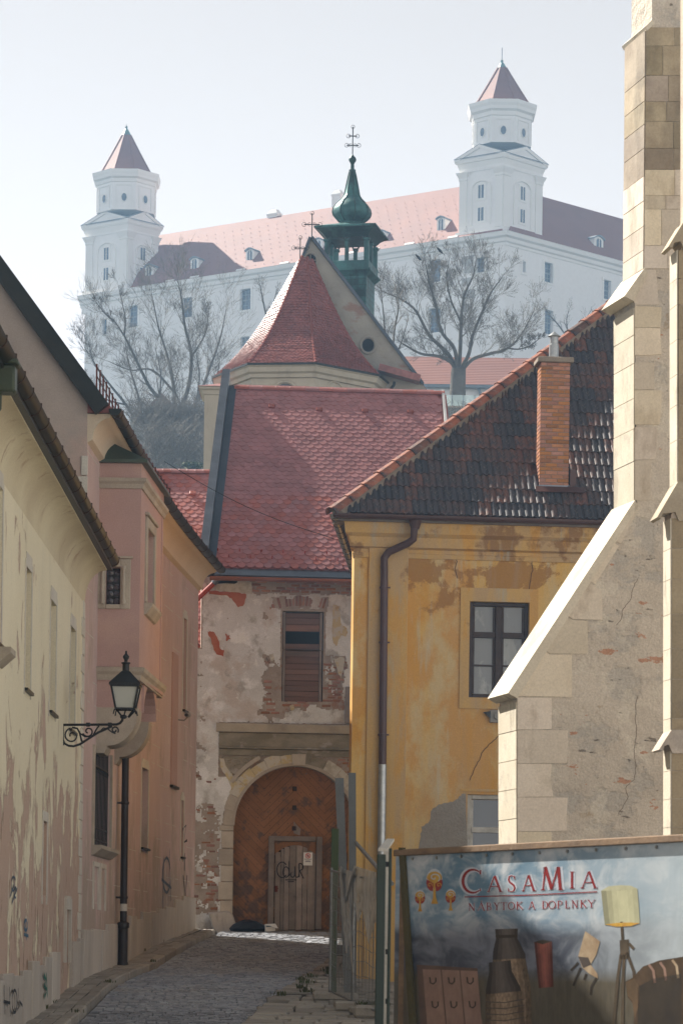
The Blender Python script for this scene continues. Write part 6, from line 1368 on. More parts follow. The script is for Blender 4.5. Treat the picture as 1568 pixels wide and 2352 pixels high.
def channel(x0, x1, yt, x2, x3, Y, lab):
    zb2 = zroad(Y)+.02; pb = lambda x: at(x, 2250, Y).x; T0, T1 = at(x0, yt, Y), at(x1, yt, Y); B0, B1 = V((pb(x2),Y-.2,zb2)), V((pb(x3),Y-.2,zb2)); w_ = (T1-T0).length
    sect = lambda a, b: [a, b, b+V((0,.11,0)), b+V((-.012,.11,0)), b+V((-.012,.012,0)), a+V((.012,.012,0)), a+V((.012,.11,0)), a+V((0,.11,0))]
    m = MB(); m.loft([sect(B0,B1), sect(T0,T1)]); return tag(m.build('grey_channel', M['grey_plank']), lab, 'channel')
channel(769, 789, 1787, 791, 806, 51.2, 'long grey channel profile leaning left beside the green post'); channel(800, 817, 1775, 803, 819, 51.6, 'long grey channel profile standing upright against the yellow house')
m = MB(); m.tube([at(817,1936,51), at(866,1992,47), at(900,2030,46)], .035, 10); tag(m.build('steel_pipe', M['galv'], smooth=True), 'slanting grey steel pipe between the yellow house and the green fence post', 'pipe')
for i, (x, y, s_) in enumerate(((845,2345,.5),(826,2318,.34),(858,2312,.4),(790,2304,.3),(768,2310,.22))):
    Y = (46.2,47,46.6,48.2,48.6)[i]; c = at(x, y, Y); c.z = zroad(Y)+.03; m = MB(); m.cbox(c+V((-s_/2,-s_*.3,0)), (s_,random.uniform(-.08,.08),random.uniform(-.03,.03)), (random.uniform(-.06,.06),s_*.7,0), UP*s_*random.uniform(.35,.5), s_*.1)
    tag(m.build('rubble_block', M['paving']), ('large pale stone block beside the green fence post, largest of the rubble','rounded stone block half overgrown with moss under the mesh fence','upright concrete block touching the dark green post','flat broken stone slab beside the foot of the mesh fence','smallest broken stone by the leftmost fence post')[i], 'stone', 'rubble by the fence')
weeds('fence_weeds', [(V((.45+.1*i,46.6+.3*i,zroad(47)+.18)), .09) for i in range(3)], 'mossy green weeds on the rubble at the foot of the mesh fence', n=60, hgt=.08)
# ================================================================ hillside church with the green lantern tower
CHY = 115.0
chp = thing('hillside_church', V((-1,CHY,zhill(-1,112))), 'hillside church with polygonal red tiled apse roof, bare gable and green copper lantern tower', 'church')
M['church_wall'] = surf('aged_cream_church_plaster', (.50,.455,.36), (.42,.375,.29), s=.5, layers=[dict(c=(.30,.26,.20), s=.8, st=(1.5,1.5,.5), lo=.56, hi=.7, a=.7)], bump=.3)
M['gable_plaster'] = surf('grey_patched_gable_plaster', (.34,.32,.27), (.27,.255,.22), s=.6, layers=[dict(c=(.25,.145,.11), s=.9, st=(1,1,1.6), lo=.57, hi=.66, a=.8), dict(c=(.19,.17,.15), s=1.2, lo=.6, hi=.7, a=.6)], bump=.5, bs=8, bd=.03)
M['apse_tile'] = surf('dark_red_church_tile', (.27,.092,.078), (.22,.076,.066), s=1.2, cell=.2, cs=5.5, rough=.42, bump=.1, fine=.2, fs=9, spec=.5)
M['verdigris'] = surf('verdigris_copper', (.055,.165,.16), (.028,.08,.08), s=1.3, lo=.38, hi=.6, rough=.5, metal=.25, layers=[dict(c=(.02,.045,.042), s=1.6, st=(1,1,.5), lo=.52, hi=.62, a=.85)], bump=.15)
M['verdigris_dark'] = surf('dark_tarnished_copper', (.018,.045,.042), (.05,.13,.11), s=1.8, lo=.5, hi=.7, rough=.42, metal=.3, bump=.1)
ev_px = [(490,862,114.5),(570,842,111.8),(725,838,111.5),(868,855,113.6),(905,862,116.2)]
EVS = [at(*q) for q in ev_px]; zE = sum(p.z for p in EVS[:4])/4
for p in EVS: p.z = zE
apx = at(697,590,CHY); apx2 = at(716,598,CHY)
def facet_pt(A_, B_, u, t, ap):
    e = A_ + (B_-A_)*u; p = e + (ap-e)*t; p.z -= .75*sin(pi*t)*(1-.35*t); n = V((p.x-ap.x, p.y-ap.y-2, 0)); return p
m = MB(); tl_ = MB()
aps = [at(690,592,CHY), at(694,590,CHY), at(706,592,CHY), at(716,597,CHY)]
ncol = []
for f_ in range(3):
    A_, B_ = EVS[f_], EVS[f_+1]; a0_, b0_ = aps[f_], aps[f_+1]
    def pt(u, t, A_=A_, B_=B_, a0_=a0_, b0_=b0_):
        e = A_+(B_-A_)*u; ap = a0_+(b0_-a0_)*u; p = e+(ap-e)*t; p.z -= .62*sin(pi*t)*(1-.3*t); return p
    N1 = 14; m.loft([[pt(0,i/N1), pt(1,i/N1)] for i in range(N1+1)], closed=False)
    NRW = 46
    for r in range(NRW):
        t0, t1 = r/NRW, min(1.0, (r+1.35)/NRW); L = (pt(1,t0)-pt(0,t0)).length; nc = max(1, int(L/.155)); off = .5 if r % 2 else 0
        nn = (pt(1,t0)-pt(0,t0)).cross(pt(.5,t1)-pt(.5,t0)).normalized()
        if nn.z < 0: nn = -nn
        for c in range(nc+1):
            u0, u1 = (c-off)/nc, (c+1-off)/nc; u0 = max(0,u0); u1 = min(1,u1)
            if u1-u0 < .2/nc: continue
            du = (u1-u0)*.04; h_ = .045+random.uniform(0,.02)
            b0, b1 = pt(u0+du,t0), pt(u1-du,t0); bm_ = pt((u0+u1)/2, max(0,t0-.28/NRW)) if t0 > 0 else pt((u0+u1)/2,t0); t0p, t1p = pt(u0+du,t1), pt(u1-du,t1)
            tl_.add([b0+nn*h_, bm_+nn*(h_+.004), b1+nn*h_, t1p+nn*.01, t0p+nn*.01, b0+nn*.004, bm_+nn*.004, b1+nn*.004], [(0,1,2,3,4),(5,6,1,0),(6,7,2,1)])
aro = m.build('apse_roof', M['apse_tile'], chp, fix=False); stuff(tl_.build('apse_tiles', M['apse_tile'], aro, fix=False))
for f_ in range(1, 4):
    A_ = EVS[f_]; ap = aps[f_]; path = []
    for i in range(23): t = i/22; p = A_+(ap-A_)*t; p.z -= .62*sin(pi*t)*(1-.3*t); path.append(p+UP*.0)
    for i in range(22):
        mm = MB(); mm.tube([path[i]+UP*.02, path[i]+(path[i+1]-path[i])*1.08], [.075,.065], 7); mm.build('hip_tile', M['hip_matt'], aro)
# walls and moulded cornice of the apse
def ring(off, z): 
    c = V((EVS[2].x-.6, CHY+1.5, 0)); return [V((p.x,p.y,0))+ (V((p.x,p.y,0))-c).normalized()*off + UP*z for p in EVS] + [V((EVS[4].x,CHY+6,z)), V((EVS[0].x,CHY+6,z))]
m = MB(); m.loft([ring(-.35, zE-14), ring(-.35, zE-.55), ring(-.35,zE-.5)]); m.build('apse_wall', M['church_wall'], chp)
m = MB(); m.loft([ring(-.4,zE-.52), ring(-.22,zE-.5), ring(-.2,zE-.36), ring(-.08,zE-.3), ring(-.04,zE-.12), ring(.02,zE-.08), ring(.02,zE-.02)]); m.build('cornice', M['church_wall'], chp)
m = MB(); m.loft([ring(.0,zE-.06), ring(.07,zE-.06), ring(.07,zE+.02), ring(.0,zE+.02)]); m.build('gutter', M['metal_dark'], chp)
for x in (655, 768):
    A_, B_ = (EVS[1], EVS[2]) if x < 725 else (EVS[2], EVS[3]); fr = Fr((A_.x,A_.y-.33+.33), (B_.x,B_.y)); a, z = fr.az(x, 893, -.33); z -= .12
    mm = MB(); mm.prism([fr.p(a+.38*cos(t), z+.32*sin(t), -.34) for t in [pi*i/10 for i in range(11)]]+[fr.p(a-.38,z-1.4,-.34), fr.p(a+.38,z-1.4,-.34)], fr.n*.02); mm.build('window', M['glass'], chp)
    mm = MB(); mm.tube([fr.p(a-.45,z-1.3,-.3)]+[fr.p(a-.45*cos(t), z+.40*sin(t), -.3) for t in [pi*i/10 for i in range(11)]]+[fr.p(a+.45,z-1.3,-.3)], .06, 6); mm.build('window_surround', M['church_wall'], chp)
# gable wall
GY = CHY+.1; gpt = lambda x, y: at(x, y, GY)
Gp = [gpt(713,548), gpt(968,882), gpt(985,902), V((gpt(985,902).x,GY,zE-9)), V((gpt(600,900).x,GY,zE-9)), gpt(600,820), gpt(640,735), gpt(680,640), gpt(697,592)]
m = MB(); m.prism(Gp, (0,.5,0)); gbo = m.build('gable_wall', M['gable_plaster'], chp)
for x, y, r in ((713,598,.22),(845,793,.24)):
    c = gpt(x, y); mm = MB(); mm.add([c+V((r*cos(t),-.012,r*sin(t)*1.12)) for t in [2*pi*i/16 for i in range(16)]], [tuple(range(16))]); mm.build('round_window', M['black_void'], gbo)
    mm = MB(); mm.tube([c+V((r*1.28*cos(t),-.02,r*1.4*sin(t))) for t in [2*pi*i/20 for i in range(21)]], .05, 6); mm.build('round_window_surround', M['gable_plaster'], gbo)
c = gpt(713,598); mm = MB(); mm.box(c+V((-.22,-.03,-.015)), (.44,0,0), (0,.01,0), UP*.03); mm.box(c+V((-.015,-.03,-.22)), (.03,0,0), (0,.01,0), UP*.44); mm.build('glazing_bar', M['frame_grey'], gbo)
# coping along the gable and nave roof behind it
def rake(P0, P1, w0, w1, y0, y1, name, mat):
    d = (P1-P0).normalized(); n = V((-d.z,0,d.x));  n = n if n.z > 0 else -n
    mm = MB(); mm.box(P0-n*w0+V((0,y0,0)), P1-P0, (0,y1-y0,0), n*(w0+w1)); return mm.build(name, mat, chp)
rake(gpt(716,546), gpt(970,882), .05, .07, -.12, .6, 'gable_coping', M['zinc_dark']); rake(gpt(697,588), gpt(713,546), .05, .07, -.12, .6, 'gable_coping', M['zinc_dark'])
n_r = []; rdir = V((.10,1,0))
rp = [gpt(728,549)+V((0,.62,0)), gpt(994,905)+V((0,.62,0)), gpt(640,760)+V((0,.62,0))]
m = MB(); m.prism([rp[2], rp[0], rp[1]], rdir*16); nro = m.build('nave_roof', M['apse_tile'], chp)
for i in range(9):
    p0 = rp[0]+(rp[1]-rp[0])*(i/9); 
m = MB(); m.prism([gpt(985,902)+V((.0,.7,0)), V((gpt(985,902).x,GY+.7,zE-9)), V((gpt(600,902).x,GY+.7,zE-9)), gpt(600,902)+V((0,.7,0))], rdir*15.5); m.build('nave_wall', M['church_wall'], chp)
rake(gpt(868,856)+V((0,-.3,0)), gpt(962,882)+V((0,-.3,0)), .05, .22, -.5, .2, 'skirt_roof', M['apse_tile'])
m = MB(); m.tube([gpt(905,885)+V((0,-.75,0)), gpt(903,893)+V((0,-.7,0)), gpt(893,905)+V((0,-.6,0))], .06, 8); m.build('downpipe', M['metal_dark'], chp)
# left stair pier with its little roof
p0, p1 = at(470,900,113.2), at(522,900,113.2)
m = MB(); m.box(V((p0.x,113.2,zE-9.5)), (p1.x-p0.x,0,0), (0,2.2,0), UP*(at(490,893,113.2).z-zE+9.5)); m.build('side_pier', M['church_wall'], chp)
zq = at(490,893,113.2).z; m = MB(); m.loft([[V((p0.x-d,113.2-d,z)), V((p1.x+d,113.2-d,z)), V((p1.x+d,115.4+d,z)), V((p0.x-d,115.4+d,z))] for d, z in ((0,zq-.25),(.06,zq-.22),(.10,zq-.08),(.2,zq-.03),(.22,zq+.05),(-.0,zq+.05))]); m.build('pier_cornice', M['church_wall'], chp)
m = MB(); z1 = zq+.06; m.add([V((p0.x-.26,112.9,z1)), V((p1.x+.1,112.9,z1)), V((p1.x+.1,115.6,z1)), V((p0.x-.26,115.6,z1)), V((p1.x-.1,114.0,z1+.34)), V((p1.x-.1,115.2,z1+.34))], [(0,1,4),(0,4,5,3),(1,2,5,4),(2,3,5),(0,3,2,1)]); m.build('pier_roof', M['apse_tile'], chp)
# ---------------------------------------------------------------- crosses
def cross(base, h, arms, name, lab, r=.022):
    t = thing(name, base, lab, 'cross', 'church roof crosses'); mm = MB(); mm.tube([base, base+UP*h], r, 6); mm.build('shaft', M['iron'], t)
    for k, wd in arms:
        mm = MB(); mm.tube([base+V((-wd,0,h*k)), base+V((wd,0,h*k))], r, 6); mm.build('arm', M['iron'], t)
        for s_ in (-1, 1): mm = MB(); c = base+V((s_*wd,0,h*k)); mm.tube([c+V((.085*cos(a),0,.085*sin(a))) for a in [2*pi*i/9 for i in range(10)]], r*.5, 5); mm.build('arm_knot', M['iron'], t)
    c = base+UP*h; mm = MB(); mm.tube([c+V((.075*cos(a),0,.075*sin(a))) for a in [2*pi*i/9 for i in range(10)]], r*.5, 5); mm.build('tip_knot', M['iron'], t)
    for s_ in (-1, 1):
        for v in (-1, 1): mm = MB(); k, wd = arms[0]; c = base+UP*h*k; mm.tube([c+V((s_*.05*i, 0, v*.02*i*(4-i)*.9)) for i in range(1,5)], r*.4, 4); mm.build('filigree', M['iron'], t)
cross(at(716,549,CHY-.05), 1.05, [(.56,.32)], 'gable_cross', 'slim iron cross on the peak of the church gable'); cross(at(689,594,CHY-.4), .85, [(.5,.26)], 'apse_cross', 'small iron cross at the tip of the apse roof')
# ---------------------------------------------------------------- lantern tower
TY = 121.0; s1 = TY/F
th_ = radians(12.5); tx, ty = V((cos(th_),sin(th_),0)), V((-sin(th_),cos(th_),0))
tx, ty = V((cos(th_), -sin(th_), 0)), V((sin(th_), cos(th_), 0))
tow = chp
def tp(px, py): return at(px, py, TY)
W2 = 1.03
tc = tp(806,600); tc = V((tc.x, TY+.9, 0))
def sq(h, z): return [tc+tx*(sx*h)+ty*(sy*h)+UP*z for sx, sy in ((-1,-1),(1,-1),(1,1),(-1,1))]
zp = lambda y: tp(806, y).z
m = MB(); m.loft([sq(.86,zp(760)), sq(.86,zp(634)), sq(.9,zp(632)), sq(1.06,zp(622)), sq(1.06,zp(618)), sq(.98,zp(617)), sq(.98,zp(600)), sq(.9,zp(598))]); to = m.build('tower_shaft', M['verdigris'], chp)
for i in range(7): mm = MB(); z = zp(720-i*13); mm.loft([sq(.867,z), sq(.872,z), sq(.872,z+.02), sq(.867,z+.02)]); mm.build('sheet_seam', M['verdigris_dark'], to)
# columns and arches
for sx in (-1,0,1):
    for sy in (-1,0,1):
        if sx == 0 and sy == 0: continue
        c = tc+tx*(sx*.86)+ty*(sy*.86); z0, z1 = zp(604), zp(548); wd = .10 if (sx and sy) else .075
        mm = MB(); mm.loft([[c+tx*(a*d)+ty*(b*d)+UP*z for a, b in ((-1,-1),(1,-1),(1,1),(-1,1))] for d, z in ((wd*1.3,z0),(wd*1.3,z0+.08),(wd,z0+.1),(wd,z1-.12),(wd*1.4,z1-.08),(wd*1.4,z1))]); mm.build('column', M['verdigris'], to)
mm = MB()
for side in range(4):
    u_, v_ = (tx, ty) if side % 2 == 0 else (ty, tx); s_ = -1 if side < 2 else 1
    for b0 in (-.86, 0):
        for i in range(8):
            t0, t1 = i/8, (i+1)/8; f0 = lambda t: zp(551)+.26*sqrt(max(0,1-(2*t-1)**2)); q = [(b0+.1+.66*t0, f0(t0)), (b0+.1+.66*t1, f0(t1)), (b0+.1+.66*t1, zp(534)), (b0+.1+.66*t0, zp(534))]
            mm.prism([tc+v_*(s_*.82)+u_*a+UP*z for a, z in q], v_*(s_*.1))
mm.build('arch_band', M['verdigris_dark'], to)
m = MB(); m.loft([sq(.9,zp(544)), sq(.96,zp(540)), sq(1.05,zp(534)), sq(1.26,zp(526)), sq(1.28,zp(522))]); m.build('lantern_cornice', M['verdigris_dark'], to)
def oct_(r, z, n=8, ph=pi/8-th_): return [tc+V((r*cos(2*pi*k/n+ph), r*sin(2*pi*k/n+ph), z)) for k in range(n)]
m = MB(); m.loft([sq(1.34,zp(525)), sq(1.34,zp(521))]); 
m.loft([[p for q in [sq(1.34,zp(521))] for p in (q[0], (q[0]+q[1])/2, q[1], (q[1]+q[2])/2, q[2], (q[2]+q[3])/2, q[3], (q[3]+q[0])/2)], [tc+(V((cos(a),sin(a),0)))*.72+UP*zp(508) for a in [atan2((q-tc).y,(q-tc).x) for q in [p for qq in [sq(1.34,0)] for p in (qq[0], (qq[0]+qq[1])/2, qq[1], (qq[1]+qq[2])/2, qq[2], (qq[2]+qq[3])/2, qq[3], (qq[3]+qq[0])/2)]]]]); m.build('lantern_roof', M['verdigris'], to)
h = lambda px_: px_*s1
on = [(h(30),510),(h(29),504),(h(30),502),(h(27),499),(h(37),492),(h(44),484),(h(46),476),(h(44),467),(h(36),456),(h(25),446),(h(18.5),436),(h(15),418),(h(12),403),(h(9.5),391),(h(7),381),(h(8),379),(h(8),377),(h(4.5),375),(h(4),362)]
m = MB(); m.loft([oct_(r, zp(y)) for r, y in on]); m.build('onion_dome', M['verdigris'], to, smooth=True)
for k in range(8): mm = MB(); mm.tube([oct_(r*1.0,zp(y))[k] for r, y in on[3:15]], .022, 5); mm.build('dome_rib', M['verdigris_dark'], to)
m = MB(); m.lathe([(h(4),zp(364)),(h(5),zp(361)),(h(8),zp(357)),(h(9),zp(353)),(h(7),zp(348)),(h(3),zp(344)),(h(1),zp(341))], V((tc.x,tc.y,0)), 12); m.build('ball_finial', M['verdigris_dark'], to, smooth=True)
t = cross(V((tc.x,tc.y,zp(344))), (344-277)*s1, [(.36,.26),(.68,.19)], 'tower_cross', 'double armed iron cross on top of the green tower', .024)
# ================================================================ castle on the hill
YC = 375.0
K0 = at(1160,533,YC); KL = at(288,667,410.9); KR = at(1434,607,391.4); zc_ = K0.z
FL = Fr((KL.x,KL.y), (K0.x,K0.y)); FRt = Fr((K0.x,K0.y), (KR.x,KR.y))
cas = thing('white_castle', V((K0.x,K0.y,zhill(K0.x,K0.y))), 'huge white castle with red roofs and corner towers on the hazy hill', 'castle')
M['castle_wall'] = surf('white_castle_render', (.80,.79,.77), (.75,.74,.72), s=.08, rough=.8, bump=.1, bs=3, fine=.04, fs=2)
M['castle_trim'] = surf('white_castle_moulding', (.78,.77,.74), (.72,.71,.68), s=.1, rough=.8, bump=0, fine=.03)
M['castle_stone'] = surf('grey_castle_ashlar', (.36,.35,.33), (.44,.43,.40), s=.5, rough=.85, bump=.3, bs=4)
k = NT('castle_red_roof_tiles'); w_ = k.n('TexWave', wave_type='BANDS', bands_direction='Z', i_0=k.coord(), i_Scale=1.6, i_Distortion=0.6, i_Detail=1.0).outputs[1]
col = k.mix(k.ramp(k.noise(.25), .35, .65), (.23,.072,.036), (.19,.058,.031)); col = k.mix(k.ramp(w_, .1, .5, .35, 0), col, (.13,.045,.035)); k.set(k.b.inputs['Base Color'], col); k.b.inputs['Roughness'].default_value = .7; k.bump(w_, .5, .06); M['castle_tile'] = k.m
M['castle_glass'] = surf('castle_window_glass', (.07,.10,.14), (.04,.06,.09), s=.5, rough=.15, bump=0, fine=0, spec=.6)
M['castle_copper'] = surf('castle_copper_cap', (.12,.24,.22), (.09,.17,.16), s=1, rough=.5, bump=0)
M['castle_lead'] = surf('castle_lead_sheet', (.20,.23,.26), (.15,.18,.21), s=1, rough=.5, bump=0)
zlow = zc_-34
def whole(fr, q): return [(fr.az(x0,(y0+y1)/2)[0], fr.az(x1,(y0+y1)/2)[0], fr.az((x0+x1)/2,y1)[1], fr.az((x0+x1)/2,y0)[1], .6) for x0,x1,y0,y1 in q]
WL = whole(FL, [(985,1011,597,648),(1093,1112,592,626),(552,576,664,712),(419,442,684,729),(296,317,702,751),(236,246,733,768),(985,1011,708,764),(553,573,774,820)])
WR = whole(FRt, [(1199,1205,601,626),(1249,1268,604,649),(1385,1401,644,688),(1249,1268,713,768)])
aL_ = FL.az(195,800)[0]; aR_ = 34.0
m = wall(FL, aL_, FL.L, zlow, zc_-1.2, WL, 1.0, .6); m2 = wall(FRt, 0.0, aR_, zlow, zc_-1.2, WR, 1.0, .6); m.add(m2.v, m2.f); m.build('wall', M['castle_wall'], cas)
bk_ = FL.p(aL_,0)+FRt.t*34; m = MB(); m.prism([FL.p(aL_,zlow,-1.0), FL.p(FL.L,zlow,-1.0)+V((0,.7,0)), FRt.p(aR_,zlow,-1.0), FL.p(aL_,zlow,-1.0)+FRt.t*aR_], UP*(zc_-zlow-1.5)); m.build('rear_wall', M['castle_wall'], cas)
mit = (FL.n+FRt.n)/(1+FL.n.dot(FRt.n))
def kband(outs, name, mat, a0=None):
    mm = MB(); a0 = aL_ if a0 is None else a0
    P = [(FL.p(a0-.8,0), FL.n), (FL.p(FL.L,0), mit), (FRt.p(aR_,0), FRt.n)]
    mm.loft([[p+s_*d+UP*z for d, z in outs] for p, s_ in P]); return mm.build(name, mat, cas)
kband([(-.6,zc_-1.7),(.1,zc_-1.7),(.12,zc_-1.35),(.35,zc_-1.2),(.4,zc_-.75),(.75,zc_-.55),(.85,zc_-.1),(.9,zc_),(-.6,zc_)], 'cornice', M['castle_trim'])
for fr, W in ((FL, WL), (FRt, WR)):
    for i, (a0, a1, z0, z1, dp) in enumerate(W):
        mm = MB(); t_ = .32
        for u0,u1,v0,v1 in ((a0-t_,a0-.01,z0-t_,z1+t_),(a1+.01,a1+t_,z0-t_,z1+t_),(a0-.01,a1+.01,z1+.01,z1+t_),(a0-.01,a1+.01,z0-t_,z0-.01)): mm.fb(fr, u0, u1, v0, v1, -.02, .1)
        mm.build('window_surround', M['castle_trim'], cas)
        g = MB(); g.fb(fr, a0+.01, a1-.01, z0+.01, z1-.01, -.55, -.45); go2 = g.build('window', M['castle_glass'], cas)
        nv, nh = (3, 4) if a1-a0 > 1 else (2, 3)
        for v in range(1, nv): x = a0+(a1-a0)*v/nv; mm = MB(); mm.fb(fr, x-.05, x+.05, z0+.02, z1-.02, -.45, -.40); mm.build('glazing_bar', M['castle_lead'], go2)
        for h_ in range(1, nh): z = z0+(z1-z0)*h_/nh; t2 = .10 if h_ == nh//2 else .045; mm = MB(); mm.fb(fr, a0+.02, a1-.02, z-t2, z+t2, -.449, -.39); mm.build('glazing_bar', M['castle_lead'], go2)
# old masonry left visible on the corner
for x0,x1,y0,y1 in ((1060,1090,590,604),(1066,1086,606,626),(1112,1120,590,620),(1060,1080,640,655),(1062,1090,668,684),(1058,1076,700,716)):
    a0, z1 = FL.az(x0, y0); a1, z0 = FL.az(x1, y1); mm = MB(); mm.fb(FL, a0, a1, z0, z1, -.02, .05); mm.build('exposed_ashlar', M['castle_stone'], cas)
# roofs
DR = -9.0
a_e0, a_e1 = FL.az(305,660)[0], FL.L
def sheet(pts, name, mat, n, th=.25): mm = MB(); mm.prism(pts, n*-th); return mm.build(name, mat, cas)
RL0, RL1 = FL.P(360,541,DR), FL.P(1100,422,DR)
eL0, eL1 = FL.p(a_e0,zc_,.55), FL.p(a_e1,zc_,.55); nL = (eL1-eL0).cross(RL0-eL0).normalized(); nL = nL if nL.z > 0 else -nL
rfL = sheet([eL0, eL1, RL1, RL0], 'roof', M['castle_tile'], nL)
RR0, RR1 = FRt.P(1200,439,DR), FRt.P(1436,505,DR); RR1 = RR1+(RR1-RR0).normalized()*16
eR0, eR1 = FRt.p(0,zc_,.55), FRt.p(aR_,zc_,.55); nR = (eR1-eR0).cross(RR0-eR0).normalized(); nR = nR if nR.z > 0 else -nR
sheet([eR0, eR1, RR1, RR0], 'roof', M['castle_tile'], nR)
bkL = V((-FL.n.x,-FL.n.y,0)); sheet([RL0, RL1, RL1+bkL*9-UP*8, RL0+bkL*9-UP*8], 'rear_roof_slope', M['castle_tile'], (-FL.n*.6+UP*.7).normalized()); sheet([RR0, RR1, RR1-FRt.n*9-UP*8, RR0-FRt.n*9-UP*8], 'rear_roof_slope', M['castle_tile'], (-FRt.n*.6+UP*.7).normalized())
hk = MB(); SLc = Slope(eL0, eL1-eL0, (RL0-eL0)-(eL1-eL0).normalized()*((RL0-eL0).dot((eL1-eL0).normalized())))
Lr, Hr = (eL1-eL0).length, 12.6
for r in range(9):
    for c in range(34):
        a = 1.5+c*1.55+(.77 if r % 2 else 0); b = 1.0+r*1.3
        if a < Lr-1 and 3+b*.25 < a: hk.box(SLc.p(a,b,.0), SLc.x*.07, SLc.y*.05, SLc.z*.09)
stuff(hk.build('snow_hooks', M['castle_tile'], rfL))
# white patches of snow guard at the eaves
for f_ in (.10,.17,.30,.42,.60,.66,.75,.86):
    p = eL0+(eL1-eL0)*f_; mm = MB(); mm.box(p+SLc.y*.25, SLc.x*1.5, SLc.y*.3, SLc.z*.12); mm.build('eaves_sheet', M['castle_trim'], rfL)
# dormers
def dormer(fr, x0, x1, y0, y1, dd=-1.4):
    a0, z1 = fr.az(x0, y0, dd); a1, z0 = fr.az(x1, y1, dd); z1 = fr.az((x0+x1)/2, y0, dd)[1]; z0 = fr.az((x0+x1)/2, y1, dd)[1]; wd = a1-a0; am = (a0+a1)/2; zs = z1-wd*.22
    arcp = [(a1-(a1-a0)*i/8, zs+(z1-zs)*sin(pi*i/8)) for i in range(9)]
    mm = MB(); mm.prism([fr.p(a,z,dd) for a, z in [(a0,z0-.6),(a1,z0-.6)]+arcp], fr.n*-4.6); do = mm.build('dormer', M['castle_trim'], cas)
    mm = MB(); ar2 = [(am+(a-am)*1.16, z+.12) for a, z in arcp]; mm.prism([fr.p(a,z,dd+.25) for a, z in ar2+[(a,z-.2) for a, z in ar2[::-1]]], fr.n*-4.9); mm.build('dormer_roof', M['castle_lead'], do)
    w0 = wd*.26; mm = MB(); mm.prism([fr.p(a,z,dd+.02) for a, z in [(am-w0,z0+.1),(am+w0,z0+.1),(am+w0,zs-.25),(am+w0*.6,zs),(am-w0*.6,zs),(am-w0,zs-.25)]], fr.n*.03); wo = mm.build('dormer_window', M['castle_glass'], do)
    mm = MB(); mm.fb(fr, am-.05, am+.05, z0+.1, zs-.05, dd+.05, dd+.09); mm.build('glazing_bar', M['castle_trim'], wo)
for q in ((334,352,608,646),(438,456,591,630),(565,583,571,611),(1003,1021,498,544),(722,740,548,585),(868,886,530,566)): dormer(FL, *q)
dormer(FRt, 1364,1384,542,585)
for x, y, w_ in ((630,497,30),(776,452,26)):
    c = FL.P(x, y, DR-.5); ww = w_*c.y/F/2; mm = MB(); R_ = lambda h, z: [c+FL.t*(sx*h)+FL.n*(sy*h*.7)+UP*z for sx, sy in ((-1,-1),(1,-1),(1,1),(-1,1))]
    mm.loft([R_(ww*.9,-2), R_(ww*.9,.0), R_(ww,.05), R_(ww,.3), R_(ww*.55,.9), R_(ww*.5,.9)]); mm.build('chimney', M['castle_trim'], cas)
